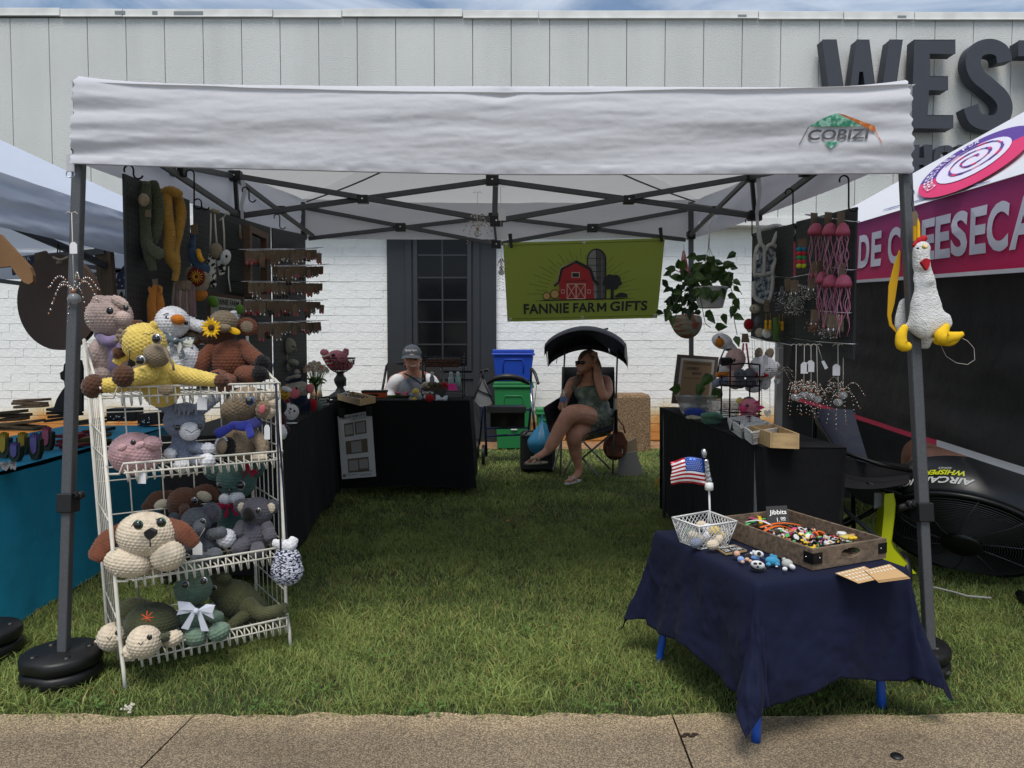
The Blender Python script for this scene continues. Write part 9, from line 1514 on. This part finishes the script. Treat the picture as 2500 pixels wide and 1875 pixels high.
t = Item('dark_figure_silhouette', 'dark brown wooden silhouette figure standing behind the left tent leg', 'wood figure', 180, 1010, 4.0); t.poly('silhouette', [(128, 1005), (138, 975), (150, 955), (158, 945), (156, 930), (148, 925), (146, 910), (154, 905), (156, 890), (166, 878), (180, 874), (196, 880), (200, 900), (200, 1005)], .02, mat('sign_dark', (0, 0, 0)))
t = Item('round_wood_sign', 'large round brown wooden door sign hanging behind the left tent leg', 'round sign', 141, 853, 3.3); b = MB(); c0 = W(141, 738, 3.3); a_, c_ = S(99, 3.3), S(116, 3.3); b.prism([c0 + Vector((a_ * math.cos(w), 0, c_ * math.sin(w))) for w in np.linspace(0, 2 * PI, 49)[:-1]], (.01, .018, 0)); t._b('disc', b, mat('sign_brown_plain', (72, 56, 48), .7, var=.12, vs=5)); t.tubes('chain', [[(140, 618), (143, 592), (147, 618)]], .003, BLACKM); t.c('twine_bow', [(130, 628, -.02), (148, 634, -.03), (165, 628, -.02)], [3, 2.5, 3], Y2['be'], st=0); t.c('twine_bow', [(146, 634, -.02), (138, 642, -.02), (150, 640, -.02)], [2, 2, 2], Y2['be'], st=0)
t = Item('arrow_wood_sign', 'light brown wooden sign arm with a rounded end at the left photo edge', 'wood sign', 20, 650, 2.75); t.poly('board', [(-120, 520), (-2, 572), (50, 628), (72, 652), (80, 672), (80, 688), (70, 694), (58, 690), (40, 670), (26, 650), (-5, 653), (-120, 660)], .02, mat('ply_brown', (128, 94, 60), .7, var=.12, vs=6))
t = Item('wood_post', 'tall weathered brown plank standing behind the left tent leg', 'plank', 252, 800, 3.7); t.poly('plank', [(229, 597), (267, 600), (282, 800), (248, 800)], .04, mat('plank_brown', (84, 68, 52), .7, var=.3, vs=5, stretch=(14, 14, 1)))
t = Item('flag_sign', 'patriotic welcome sign with stars, stripes and script behind the pegboard', 'sign', 305, 790, 3.9); q = Quad(W(278, 655, 3.9), W(352, 652, 3.9), W(278, 800, 3.9), W(352, 802, 3.9)); b = MB(); b.prism([W(x, y, 3.9) for x, y in ((278, 700), (286, 672), (300, 650), (352, 640), (352, 800), (278, 800))], (0, .015, 0)); bo = t._b('board', b, mat('sign_navy', (36, 42, 72), .7))
b = MB(); b.qpoly(q, [(.02, .36), (1, .36), (1, .62), (.02, .62)], .003, 0); b.qpoly(q, [(0, .72), (1, .72), (1, .98), (0, .98)], .003, 1); b.qtext(q, 'We', (.06, .39, .62, .60), .006, 2, .03, .3)
for k in range(4): b.qline(q, (.38 + .12 * k, .33 - .0 * k), (.75 + .1 * k, .02), .006, .003, 1 if k % 2 else 0)
for u, v in ((.1, .28), (.28, .3), (.2, .2), (.36, .16)): b.qpoly(q, [(u + (.045 if i % 2 == 0 else .02) * math.cos(i * PI / 5), v + (.022 if i % 2 == 0 else .01) * math.sin(i * PI / 5)) for i in range(10)], .003, 0)
b.build('print', [mat('sign_white', (170, 168, 164), .7), mat('sign_maroon', (96, 34, 42), .7), INK], bo)
t = Item('florida_sign', 'dark curved sign reading IDA half hidden behind the round sign', 'sign', 70, 650, 3.5); t.poly('board', [(28, 655), (55, 632), (82, 624), (90, 640), (60, 660), (30, 672)], .01, mat('sign_navy', (0, 0, 0))); q = Quad(W(50, 629, 3.49), W(74, 626, 3.49), W(52, 639, 3.49), W(76, 636, 3.49)); q.n = Vector((0, -1, 0)); b = MB(); b.qtext(q, 'IDA', (0, 0, 1, 1), .002, 0, .01); t._b('lettering', b, mat('sign_white', (0, 0, 0)))
t = Item('plastic_packet', 'crumpled clear plastic packet at the edge of the teal table', 'packet', 20, 1145, 2.7); b = MB(); b.grid(lambda u, v: WZ(0 + 40 * u, 1150 - 16 * v, z0 + .01) + Vector((0, 0, .02 * vnoise(u * 9, v * 7))), 12, 6); t._b('packet', b, mat('crumpled_film', (110, 108, 104), .25, var=.4, vs=50))
for px, py, r_, lb in ((112, 655, 18, 'small brown wooden cut-out above the round sign'),): t = Item('small_wood_cutout', lb, 'wood sign', px, py, 3.45); t.poly('board', [(84, 618), (110, 612), (116, 622), (112, 640), (84, 645)], .015, mat('plank_brown', (0, 0, 0)))
